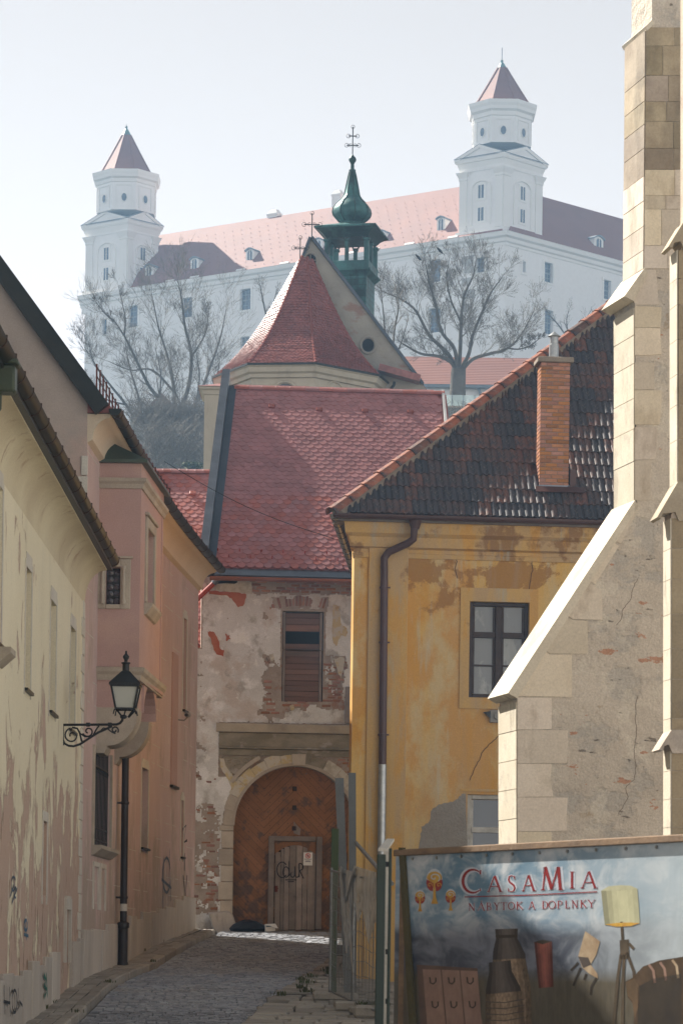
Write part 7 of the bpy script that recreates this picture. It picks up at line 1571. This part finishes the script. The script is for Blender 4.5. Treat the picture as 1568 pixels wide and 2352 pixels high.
# ---------------------------------------------------------------- corner towers
def solve_px(O, e, px, py): r = ray(px, py); return (r.x*O.y-O.x)/(e.x-r.x*e.y)
def tower(O, xn, xl, xr, yb, y_pl, y_c0, y_c1, y_k0, y_k1, y_ped, ox, yo0, yo1, yo2, yr0, yr1, ycap, hb, hc, hr, rod):
    e1, e2 = -FL.t, FRt.t; ym = (yb+y_c0)/2; w1, w2 = solve_px(O, e1, xl, ym), solve_px(O, e2, xr, ym); z = lambda y: at(xn, y, O.y).z
    P = lambda i, j, zz: V((O.x,O.y,0)) + e1*i + e2*j + UP*zz
    R = lambda d, zz: [P(-d,-d,zz), P(-d,w2+d,zz), P(w1+d,w2+d,zz), P(w1+d,-d,zz)]
    zb_ = z(yb); mm = MB(); mm.loft([R(.35,zb_-1.5), R(.35,z(y_pl)), R(.0,z(y_pl)+.1), R(0,z(y_c1)), R(.05,z(y_c1))]); mm.loft([R(.05,z(y_c1)), R(.1,z(y_k0)-.3)]); tob = mm.build('tower', M['castle_wall'], cas)
    mm = MB(); mm.loft([R(.1,z(y_k0)-.3), R(.18,z(y_k0)), R(.28,z(y_k0)+.35), R(.42,z(y_k1)-.45), R(.52,z(y_k1)-.1), R(.52,z(y_k1)), R(0,z(y_k1))]); mm.build('tower_cornice', M['castle_trim'], tob)
    fr1 = Fr((P(w1,0,0).x,P(w1,0,0).y), (O.x,O.y)); fr2 = Fr((O.x,O.y), (P(0,w2,0).x,P(0,w2,0).y))
    for fr, w in ((fr1, w1), (fr2, w2)):
        pw = w*.17
        for a in (.0, w-pw):
            mm = MB(); mm.fb(fr, a, a+pw, z(y_pl)+.11, z(y_c0), -.05, .14); mm.build('pilaster', M['castle_trim'], tob)
            mm = MB(); mm.loft([[fr.p(aa,zz,dd) for aa, dd in ((a-g,-.05),(a+pw+g,-.05),(a+pw+g,.14+g),(a-g,.14+g))] for g, zz in ((0,z(y_c0)),(.08,z(y_c0)+.05),(.08,z(y_c0)+.35),(.34,z(y_c1)-.12),(.38,z(y_c1)))]); mm.build('capital', M['castle_trim'], tob)
        am = w/2; hh = z(y_c0)-z(y_pl)
        for f_, hw in ((.18, .42), (.62, .42)):
            z0 = z(y_pl)+hh*f_; z1_ = z0+1.75; mm = MB(); mm.fb(fr, am-hw-.3, am+hw+.3, z0-.3, z1_+.3, -.02, .08); so_ = mm.build('window_surround', M['castle_trim'], tob)
            mm = MB(); mm.fb(fr, am-hw, am+hw, z0, z1_, .0, .09); wo_ = mm.build('window', M['castle_glass'], tob); mm = MB(); mm.fb(fr, am-.05, am+.05, z0, z1_, .09, .12); mm.build('glazing_bar', M['castle_trim'], wo_)
        zs = z(y_pl)+hh*.80; mm = MB(); r_ = w*.22; mm.tube([fr.p(am-r_,z(y_pl)+hh*.1,.06)]+[fr.p(am-r_*cos(t), zs+r_*sin(t)*.75, .06) for t in [pi*i/10 for i in range(11)]]+[fr.p(am+r_,z(y_pl)+hh*.1,.06)], .12, 5); mm.build('blind_arch', M['castle_trim'], tob)
    # pediments and cross gable roof
    zk = z(y_k1)+.02; hp_ = z(y_ped)-zk; ov = .52
    for (ea, wa, eb, wb) in ((e1, w1, e2, w2), (e2, w2, e1, w1)):
        o = V((O.x,O.y,0))-ea*ov-eb*.38; mm = MB(); mm.prism([o+UP*zk, o+ea*(wa+2*ov)+UP*zk, o+ea*(wa/2+ov)+UP*(zk+hp_)], eb*(wb+.76)); pd = mm.build('pediment', M['castle_wall'], tob)
        for sgn in (0, 1):
            A_ = o+UP*zk+(ea*(wa+2*ov) if sgn else V((0,0,0))); Bq = o+ea*(wa/2+ov)+UP*(zk+hp_); dd = (Bq-A_).normalized(); nn = ea.cross(eb); up_ = eb.cross(dd).normalized(); up_ = up_ if up_.z > 0 else -up_
            mm = MB(); mm.box(A_-up_*.3-eb*.16, Bq-A_+dd*.1, eb*.5, up_*.42); mm.build('raking_cornice', M['castle_trim'], pd)
            mm = MB(); mm.box(A_+up_*.13-eb*.14, Bq-A_+dd*.1, eb*(wb+1.1), up_*.08); mm.build('pediment_roof', M['castle_lead'], pd)
    # octagonal drum
    C_ = P(w1/2, w2/2, 0); Yc_ = C_.y; s_ = Yc_/F; Cx = at(ox, yo1, Yc_); C_ = V((Cx.x, Yc_, 0)); zo = lambda y: at(ox, y, Yc_).z; c8 = 1/cos(pi/8)
    mm = MB(); mm.lathe([(hb*s_*c8*.99,zo(yo0)),(hb*s_*c8*.99,zo(yo1))], C_, 8, pi/8); dr = mm.build('octagon_drum', M['castle_wall'], cas)
    mm = MB(); rb_, rc_ = hb*s_*c8, hc*s_*c8; h_ = zo(yo2)-zo(yo1); mm.lathe([(rb_,zo(yo1)),(rb_+.12,zo(yo1)+.1),(rb_+.15,zo(yo1)+h_*.3),(rb_+.5,zo(yo1)+h_*.42),(rb_+.55,zo(yo1)+h_*.62),(rc_-.05,zo(yo1)+h_*.78),(rc_,zo(yo2)-.08),(rc_,zo(yo2)),(rc_-.6,zo(yo2)+.05)], C_, 8, pi/8); mm.build('drum_cornice', M['castle_trim'], dr)
    ap = hb*s_; zw = zo(yo0+(yo1-yo0)*.45)
    for kf in range(8):
        an = -pi/2+kf*pi/4; nv_ = V((cos(an),sin(an),0)); tv_ = V((-sin(an),cos(an),0)); c = C_+nv_*ap
        mm = MB(); mm.prism([c+tv_*(.36*cos(t))+UP*(zw+.55*sin(t))-nv_*.1 for t in [2*pi*i/14 for i in range(14)]], nv_*.125); mm.build('oval_window', M['castle_glass'], dr)
        mm = MB(); mm.tube([c+tv_*(.44*cos(t))+UP*(zw+.64*sin(t))+nv_*.03 for t in [2*pi*i/16 for i in range(17)]], .06, 5); mm.build('oval_surround', M['castle_trim'], dr)
        hw = ap*.26; 
        for a0, a1, z0, z1_ in ((-hw-.12,-hw,zo(yo0)+.3,zo(yo1)-.35),(hw,hw+.12,zo(yo0)+.3,zo(yo1)-.35),(-hw,hw,zo(yo1)-.47,zo(yo1)-.35)): mm = MB(); mm.box(c+tv_*a0+UP*z0-nv_*.05, tv_*(a1-a0), nv_*.11, UP*(z1_-z0)); mm.build('panel_moulding', M['castle_trim'], dr)
    # roof
    rr_ = hr*s_*c8; H_ = zo(yr1)-zo(yr0); Ct = V((at(ox, yr1, Yc_).x, Yc_, 0)); fk = lambda t: rr_*(1-t)*(1+.06*(1-t)) if t > 0 else rr_*1.10
    capt = (zo(ycap)-zo(yr0))/H_
    mm = MB(); mm.loft([[C_+(Ct-C_)*t+V((r*cos(2*pi*k/8+pi/8), r*sin(2*pi*k/8+pi/8), zo(yr0)+H_*t)) for k in range(8)] for t, r in [(t, fk(t)) for t in (0,.05,.15,.3,.5,.7,capt)]]); tr2 = mm.build('tower_roof', M['castle_tile'], cas)
    for k in range(8): mm = MB(); mm.tube([C_+(Ct-C_)*t+V((fk(t)*cos(2*pi*k/8+pi/8), fk(t)*sin(2*pi*k/8+pi/8), zo(yr0)+H_*t)) for t in (0.02,.15,.3,.5,.7,capt)], .13, 5); mm.build('hip_tiles', M['castle_tile'], tr2)
    mm = MB(); r0 = fk(capt)*1.1; mm.lathe([(r0,zo(ycap)),(r0*.45,zo(ycap)+(zo(yr1)-zo(ycap))*.6),(.14,zo(yr1)-.3),(.2,zo(yr1)-.15),(.2,zo(yr1))], Ct, 8, pi/8); mm.build('copper_cap', M['castle_copper'], tr2)
    mm = MB(); mm.tube([Ct+UP*zo(yr1), Ct+UP*zo(rod)], .05, 5); mm.build('lightning_rod', M['castle_lead'], tr2)
tower(FL.P(1153,520,-.25), 1153, 1055, 1243, 546, 521, 402, 383, 369, 354, 327, 1152, 345, 285, 250, 252, 139, 157, 66, 78, 60, 110)
tower(FL.P(292,640,-.25), 292, 198, 362, 684, 655, 549, 531, 521, 505, 480, 291, 498, 436, 408, 411, 291, 312, 66, 76, 57, 286)
# ================================================================ hillside buildings, walls, trees
M['hill_wall'] = surf('grey_retaining_wall', (.33,.33,.31), (.25,.25,.235), s=.6, layers=[dict(c=(.10,.11,.07), s=.5, lo=.55, hi=.7, a=.7)], bump=.6, bs=4, bd=.06)
lowb = thing('orangery', at(1080,905,235), 'long low white building with a pale red roof behind the big bare tree', 'building')
q0, q1 = at(880,885,235), at(1300,885,235); zr0 = at(1080,886,235).z; zr1 = at(1080,818,239).z
m = MB(); m.box(V((q0.x,235.3,zr0-6)), (q1.x-q0.x,0,0), (0,8,0), UP*(6.0)); m.build('wall', M['castle_wall'], lowb)
m = MB(); m.prism([V((q0.x,234.7,zr0)), V((q0.x,239.5,zr1)), V((q0.x,244.3,zr0))], (q1.x-q0.x,0,0)); m.build('roof', M['castle_tile'], lowb)
m = MB(); m.box(V((q0.x,234.5,zr0-.25)), (q1.x-q0.x,0,0), (0,.25,0), UP*.25); m.build('gutter', M['castle_lead'], lowb)
m = MB(); p = at(1097,888,234.9); m.tube([p, p+V((.2,0,-.6)), p+V((.2,0,-4))], .12, 6); m.build('downpipe', M['castle_lead'], lowb)
# terrace with glass balustrade
ter = thing('terrace_wall', at(1060,940,186), 'stone terrace wall below the big bare tree', 'wall')
p0, p1 = at(985,938,186), at(1260,938,186); m = MB(); m.box(V((p0.x,186,p0.z-7)), (p1.x-p0.x,0,0), (0,10,0), UP*7); m.build('masonry', M['hill_wall'], ter)
m = MB(); m.box(V((p0.x,185.8,p0.z)), (p1.x-p0.x,0,0), (0,.8,0), UP*.15); m.build('coping', M['stone'], ter)
gb_ = thing('glass_balustrade', at(1080,936,186.3), 'clear glass balustrade along the terrace edge', 'balustrade')
k = NT('balustrade_glass'); k.b.inputs['Base Color'].default_value = (.75,.9,.9,1); k.b.inputs['Roughness'].default_value = .1; k.b.inputs['Alpha'].default_value = .38; M['bal_glass'] = k.m
for i in range(6): x0 = at(1012+i*26,936,186.2); m = MB(); m.box(V((x0.x,186.2,p0.z+.16)), (.70,0,0), (0,.02,0), UP*.78); m.build('glass_panel', M['bal_glass'], gb_)
for i in range(7): x0 = at(1010.5+i*26,936,186.2); m = MB(); m.box(V((x0.x,186.17,p0.z+.16)), (.04,0,0), (0,.06,0), UP*.8); m.build('post', M['castle_lead'], gb_)
lwl = thing('hillside_retaining_wall', at(420,1060,205), 'old bluish grey retaining wall on the slope beneath the leftmost bare trees', 'wall')
p0, p1 = at(300,958,205), at(476,948,203); m = MB(); m.prism([V((p0.x,205,p0.z-9)), V((p1.x,203,p1.z-9)), V((p1.x,203,p1.z)), V((p0.x,205,p0.z))], (0,1.0,0)); m.build('masonry', M['hill_wall'], lwl)
m = MB(); m.prism([V((p0.x,204.8,p0.z)), V((p1.x,202.8,p1.z)), V((p1.x,202.8,p1.z+.2)), V((p0.x,204.8,p0.z+.2))], (0,1.3,0)); m.build('coping', M['stone'], lwl)
gh = thing('white_garden_house', at(370,990,232), 'small white building half hidden behind the leftmost bare trees', 'building')
p0, p1 = at(352,990,232), at(388,990,232); m = MB(); m.box(V((p0.x,232,p0.z-4)), (p1.x-p0.x,0,0), (0,4,0), UP*(at(370,928,232).z-p0.z+4)); m.build('wall', M['castle_wall'], gh)
m = MB(); zt2 = at(370,928,232).z; m.prism([V((p0.x-.2,231.8,zt2)), V((p1.x+.2,231.8,zt2)), V(((p0.x+p1.x)/2,231.8,zt2+.9))], (0,4.4,0)); m.build('roof', M['castle_tile'], gh)
m = MB(); m.box(V(((p0.x+p1.x)/2-.3,231.97,p0.z+.3)), (.6,0,0), (0,.05,0), UP*1.1); m.build('window', M['castle_glass'], gh)
M['bark'] = surf('grey_brown_bark', (.12,.11,.095), (.08,.073,.062), s=1.5, bump=.6, bs=6, bd=.04)
M['twig'] = surf('pale_twig', (.17,.155,.135), (.12,.11,.095), s=3, bump=0, fine=0)
def rnd_dir(d, spread, rng):
    a = d.orthogonal().normalized(); b = d.cross(a); t = rng.uniform(0, 2*pi); return (d + (a*cos(t)+b*sin(t))*spread).normalized()
def bare_tree(name, base, limbs, label, r0, seed, levels=5, nsub=3, lf=.62, twig=.011, cluster=0.0, group='bare trees on the castle hill', upb=.25, dens=1.0, gl=1.0, sr=.42):
    """limbs: list of polylines (3D points) with start radius; finer branches grow from them at random"""
    rng = random.Random(seed); tr = thing(name, base, label, 'tree', group); wood = MB(); crown = MB()
    def grow(p, d, L, r, lv):
        n = 4 if lv > 1 else 3; pts = [p]; q = V(p); dd = V(d)
        for i in range(n):
            dd = (dd + V((rng.uniform(-1,1),rng.uniform(-1,1),rng.uniform(-.6,1)))*(.20 if lv > 2 else .11) + UP*upb*.12).normalized(); q = q + dd*(L/n); pts.append(V(q))
        rs = [max(twig*.6, r*(1-.55*i/n)) for i in range(n+1)]
        (wood if r > .07 else crown).tube(pts, rs, 5 if r > .05 else 3, caps=False)
        if lv <= 0:
            if cluster and rng.random() < .8:
                e = pts[-1]; s_ = cluster*rng.uniform(.6,1.3); crown.add([e+V((s_,0,0)), e+V((-s_*.5,s_*.8,0)), e+V((-s_*.5,-s_*.8,0)), e+UP*s_*1.6, e-UP*s_*.4], [(0,1,3),(1,2,3),(2,0,3),(0,2,4),(2,1,4),(1,0,4)])
            return
        k = max(1, int(nsub*dens+rng.random()))
        for i in range(k):
            f = rng.uniform(.25, 1.0); j = min(int(f*n), n-1); pp = pts[j]+(pts[j+1]-pts[j])*(f*n-j)
            grow(pp, rnd_dir((pts[j+1]-pts[j]).normalized(), rng.uniform(.45,.95), rng), L*lf*rng.uniform(.7,1.15), rs[j]*rng.uniform(.5,.7), lv-1)
        grow(pts[-1], rnd_dir(dd, .25, rng), L*lf*rng.uniform(.8,1.1), rs[-1]*.85, lv-1)
    for li, (pts, ra, rb) in enumerate(limbs):
        if li: ra *= .62; rb *= .6
        pts = [V(p) for p in pts]; P = [pts[0]*2-pts[1]]+pts+[pts[-1]*2-pts[-2]]; sm = []
        for i in range(1, len(P)-2):
            for k_ in range(5):
                t = k_/5; a, b, c, d = P[i-1:i+3]; sm.append(.5*((2*b)+(c-a)*t+(2*a-5*b+4*c-d)*t*t+(3*b-a-3*c+d)*t**3))
        sm.append(pts[-1]); N = len(sm); rs = [ra+(rb-ra)*i/(N-1) for i in range(N)]; wood.tube(sm, rs, 7, caps=False)
        tot = sum((sm[i+1]-sm[i]).length for i in range(N-1))
        if ra < r0*.95:
            nb_ = max(4, int(N*.75*dens))
            for i in range(nb_):
                j = rng.randint(int(N*.22), N-2); d = (sm[j+1]-sm[j]).normalized(); grow(sm[j], (rnd_dir(d, rng.uniform(.5,1.0), rng)+UP*upb).normalized(), tot*.17*rng.uniform(.6,1.2)*gl, max(.02, rs[j]*sr), levels-2)
            grow(sm[-1], (sm[-1]-sm[-2]).normalized(), tot*.13*gl, rb*.9, levels-2)
    wood.build('trunk', M['bark'], tr, smooth='all', fix=False); crown.build('crown', M['twig'], tr, fix=False); return tr
def tpx(Y, pts, dy=None): return [at(x, y, Y+(dy[i] if dy else 0)) for i, (x, y) in enumerate(pts)]
TYR = 190.0; tb = at(1050,955,TYR)
L_ = [(tpx(TYR, [(1049,960),(1049,930),(1050,890),(1052,848)]), .62, .50),
      (tpx(TYR, [(1050,862),(1035,832),(1005,818),(965,812),(925,790)], [0,0,-.5,-1,-1.5]), .26, .09), (tpx(TYR, [(1048,856),(1030,815),(985,770),(955,715),(925,690),(885,672)], [0,.3,.6,1.2,1.8,2.4]), .26, .06),
      (tpx(TYR, [(1050,850),(1042,800),(1012,760),(1000,700),(985,650),(978,610)], [0,-.4,-.8,-1,-1.4,-2]), .24, .05), (tpx(TYR, [(1052,850),(1056,800),(1058,740),(1065,680),(1085,635),(1092,600)], [0,.3,.6,1,1.4,1.8]), .27, .05),
      (tpx(TYR, [(1054,852),(1075,815),(1085,770),(1105,720),(1125,675),(1150,640)], [0,-.5,-1,-1.5,-2,-2.5]), .25, .05), (tpx(TYR, [(1055,856),(1085,825),(1125,812),(1165,800),(1195,770),(1225,715)], [0,.5,1,1.5,2,2.5]), .25, .05),
      (tpx(TYR, [(1165,800),(1190,802),(1215,795),(1235,780)], [1.5,1.2,.9,.6]), .10, .04), (tpx(TYR, [(1058,740),(1035,690),(1025,640),(1030,600)], [.6,1,1.6,2]), .13, .04)]
bare_tree('bare_tree', tb, L_, 'big dark spreading bare tree in front of the low red roof', .62, 3, levels=6, nsub=3, cluster=.022, dens=.72, gl=.82, lf=.78, twig=.012, sr=.4)
TYL = 214.0; tb = at(392,1075,TYL)
bare_tree('bare_tree', tb, [(tpx(TYL, [(372,1090),(382,1040),(392,1000),(398,965)]), .55, .42), (tpx(TYL, [(396,975),(380,930),(345,890),(310,820),(285,770),(262,735)], [0,-1,-2,-3,-3.5,-4]), .30, .05), (tpx(TYL, [(285,770),(288,735),(282,700),(272,655)], [-3.5,-3,-2.5,-2]), .14, .03), (tpx(TYL, [(262,738),(240,718),(222,695)], [-4,-4.4,-5]), .14,.03),
      (tpx(TYL, [(397,970),(400,900),(385,820),(365,755),(352,690)], [0,1,2,2.6,3]), .28, .05), (tpx(TYL, [(398,968),(430,900),(440,820),(425,750),(418,690),(412,660)], [0,-1,-1.6,-2.4,-3,-3.4]), .30, .05), (tpx(TYL, [(400,975),(450,925),(480,850),(505,780),(520,710)], [0,1,2,3,4]), .28, .05), (tpx(TYL, [(440,820),(470,770),(480,720)], [-1.6,-2,-2.4]), .14, .04), (tpx(TYL, [(400,900),(350,850),(300,850),(250,830)], [1,2,3,4]), .16, .04)],
      'tallest bare tree rising beside the left castle tower', .55, 5, levels=6, nsub=3, dens=.66, gl=.9, lf=.78, twig=.012, sr=.4)
bare_tree('bare_tree', at(330,1075,222), [(tpx(222, [(345,1085),(335,1030),(325,985)]), .42, .34), (tpx(222, [(326,988),(290,930),(250,880),(215,830),(205,790)], [0,-1,-2,-3,-3]), .22, .04), (tpx(222, [(326,986),(320,920),(300,850),(290,800)], [0,1,2,2]), .22, .04), (tpx(222, [(328,990),(360,930),(370,870),(360,810)], [0,-1,-2,-3]), .2, .04), (tpx(222, [(290,930),(240,915),(205,880)], [-1,-1.5,-2]), .12, .03)],
      'bushy bare tree with dense twigs nearest the white castle corner', .42, 11, levels=6, nsub=3, dens=.7, gl=.95, lf=.78, twig=.012, sr=.4)
bare_tree('bare_tree', at(450,1078,208), [(tpx(208, [(452,1085),(448,1030),(445,990)]), .38, .3), (tpx(208, [(446,992),(420,940),(400,890),(395,840)], [0,-1,-2,-2]), .2, .04), (tpx(208, [(446,990),(470,940),(495,880),(505,830)], [0,1,2,2]), .2, .04), (tpx(208, [(445,990),(450,930),(458,870),(450,800)], [0,.5,1,1]), .2, .04), (tpx(208, [(470,940),(500,925),(520,890)], [1,1.4,2]), .12,.03)],
      'lower tangled bare tree just beside the church apse', .38, 17, levels=6, nsub=3, dens=.7, gl=.95, lf=.78, twig=.012, sr=.4)
bare_tree('bare_tree', at(905,900,160), [(tpx(160, [(905,905),(903,860),(900,820)]), .2, .16), (tpx(160, [(900,825),(885,770),(880,720),(875,665)]), .12, .03), (tpx(160, [(901,820),(905,760),(915,700),(905,650)], [0,1,1,2]), .12, .03), (tpx(160, [(901,830),(920,790),(935,740)], [0,-1,-1]), .1, .03)],
      'slender bare tree behind the church nave roof', .2, 23, levels=4, nsub=3)
bare_tree('bare_tree', at(1310,830,300), [(tpx(300, [(1310,840),(1308,800),(1305,775)]), .3, .24), (tpx(300, [(1305,780),(1280,745),(1262,725),(1250,705)]), .16, .04), (tpx(300, [(1305,776),(1300,735),(1310,700)], [0,1,2]), .16, .04), (tpx(300, [(1306,780),(1335,745),(1355,715)], [0,-1,-2]), .16, .04)],
      'small pale bare tree below the right facade above the dark roof', .3, 29, levels=4, nsub=3)
bare_tree('bare_tree', at(620,800,230), [(tpx(230, [(620,810),(620,780),(620,760)]), .3, .24), (tpx(230, [(620,762),(608,710),(600,670),(596,650)]), .15, .04), (tpx(230, [(620,760),(625,710),(635,670)], [0,1,1]), .15, .04), (tpx(230, [(620,764),(645,730),(650,690)], [0,-1,-1]), .15, .04)],
      'bare tree top showing just left of the apse roof', .3, 31, levels=4, nsub=3)
# brush on the slope under the retaining wall
def brush(name, boxes, label, n, seed, hgt=1.4):
    rng = random.Random(seed); m = MB()
    for (x0,x1,y0,y1,Y) in boxes:
        for _ in range(n):
            b = at(rng.uniform(x0,x1), rng.uniform(y0,y1), Y+rng.uniform(-2,2)); d = V((rng.uniform(-.8,.8),rng.uniform(-.5,.5),rng.uniform(.3,1))).normalized(); L = hgt*rng.uniform(.4,1.3); q = b+d*L*.5; r = b+(d+V((rng.uniform(-.4,.4),0,rng.uniform(-.3,.4)))).normalized()*L
            m.tube([b, q, r], [.022,.016,.008], 3, caps=False)
            for _k in range(2): e = b+(r-b)*rng.uniform(.4,.9); m.tube([e, e+V((rng.uniform(-1,1),rng.uniform(-1,1),rng.uniform(-.2,1))).normalized()*L*.4], [.012,.006], 3, caps=False)
    return tag(m.build(name, M['twig'], fix=False), label, 'brush', kind='stuff')
brush('brushwood', [(330,472,950,1090,200),(330,472,990,1090,190),(300,472,945,985,201)], 'tangle of bare brushwood on the slope below the retaining wall', 700, 41)
brush('terrace_brushwood', [(1020,1105,950,1010,183)], 'bare creepers hanging over the terrace wall', 300, 43, .9)
M['ivy'] = surf('dark_green_shrub', (.04,.055,.022), (.07,.08,.035), s=2, bump=0)
rng = random.Random(5); m = MB()
for _ in range(500):
    c = at(rng.gauss(445,12), rng.uniform(1062,1086), 185+rng.uniform(-1,1)); a = V((rng.uniform(-1,1),rng.uniform(-1,1),rng.uniform(-1,1))).normalized()*.12; b = a.orthogonal().normalized()*.09; m.add([c-a,c+b,c+a,c-b],[(0,1,2,3)])
tag(m.build('evergreen_shrub', M['ivy'], fix=False), 'little evergreen shrub above the low red roof ridge', 'shrub')
# crows
M['crow'] = surf('black_feathers', (.012,.012,.014), rough=.6, bump=0)
for (x, y, lab) in ((1010,576,'crow perched on the highest twig of the big bare tree'),(961,592,'crow perched lower on a left twig of the big bare tree')):
    c = at(x, y, TYR-1.5); t = thing('crow', c, lab, 'bird', 'crows in the big tree')
    m = MB(); ax = V((-.5,.1,.55)).normalized(); m.tube([c-ax*.26, c-ax*.16, c, c+ax*.13, c+ax*.20, c+ax*.27, c+ax*.31], [.025,.07,.095,.085,.055,.06,.03], 9); m.build('body', M['crow'], t, smooth=True)
    m = MB(); m.tube([c+ax*.29, c+ax*.30+V((-.09,0,-.005))], [.025,.004], 5); m.build('beak', M['crow'], t); m = MB(); m.prism([c-ax*.2+V((.03,.04,0)), c-ax*.2+V((.03,-.04,0)), c-ax*.45+V((.02,-.05,0)), c-ax*.45+V((.02,.05,0))], V((.01,0,.012))); m.build('tail', M['crow'], t)
    for s_ in (-.03,.03): m = MB(); m.tube([c-ax*.06+V((0,s_,-.06)), c-ax*.06+V((.01,s_,-.19))], .008, 4); m.build('leg', M['crow'], t)
# overhead cable
M['cable'] = surf('black_cable_sheath', (.004,.004,.004), rough=.9, bump=0, fine=0, spec=.05)
p0, p1 = at(378,1060,60.5), at(766,1237,57.2); m = MB(); m.tube([p0+(p1-p0)*(i/16)-UP*.16*sin(pi*i/16) for i in range(17)], .007, 5); tag(m.build('overhead_cable', M['cable'], smooth=True), 'thin black cable strung between the pink and the yellow house', 'cable')
# ================================================================ sunlit haze over the whole place
hz = MB(); hz.box(V((-800,-80,-1.2)), (1600,0,0), (0,900,0), UP*136)
hm = bpy.data.materials.new('pale_haze'); hm.use_nodes = True; ht = hm.node_tree; ht.nodes.clear()
ho = ht.nodes.new('ShaderNodeOutputMaterial'); hv = ht.nodes.new('ShaderNodeVolumePrincipled'); ht.links.new(hv.outputs[0], ho.inputs['Volume'])
hv.inputs['Color'].default_value = (.42,.68,1.0,1); hv.inputs['Density'].default_value = .00043; hv.inputs['Anisotropy'].default_value = .2
tag(hz.build('haze', hm), kind='stuff')
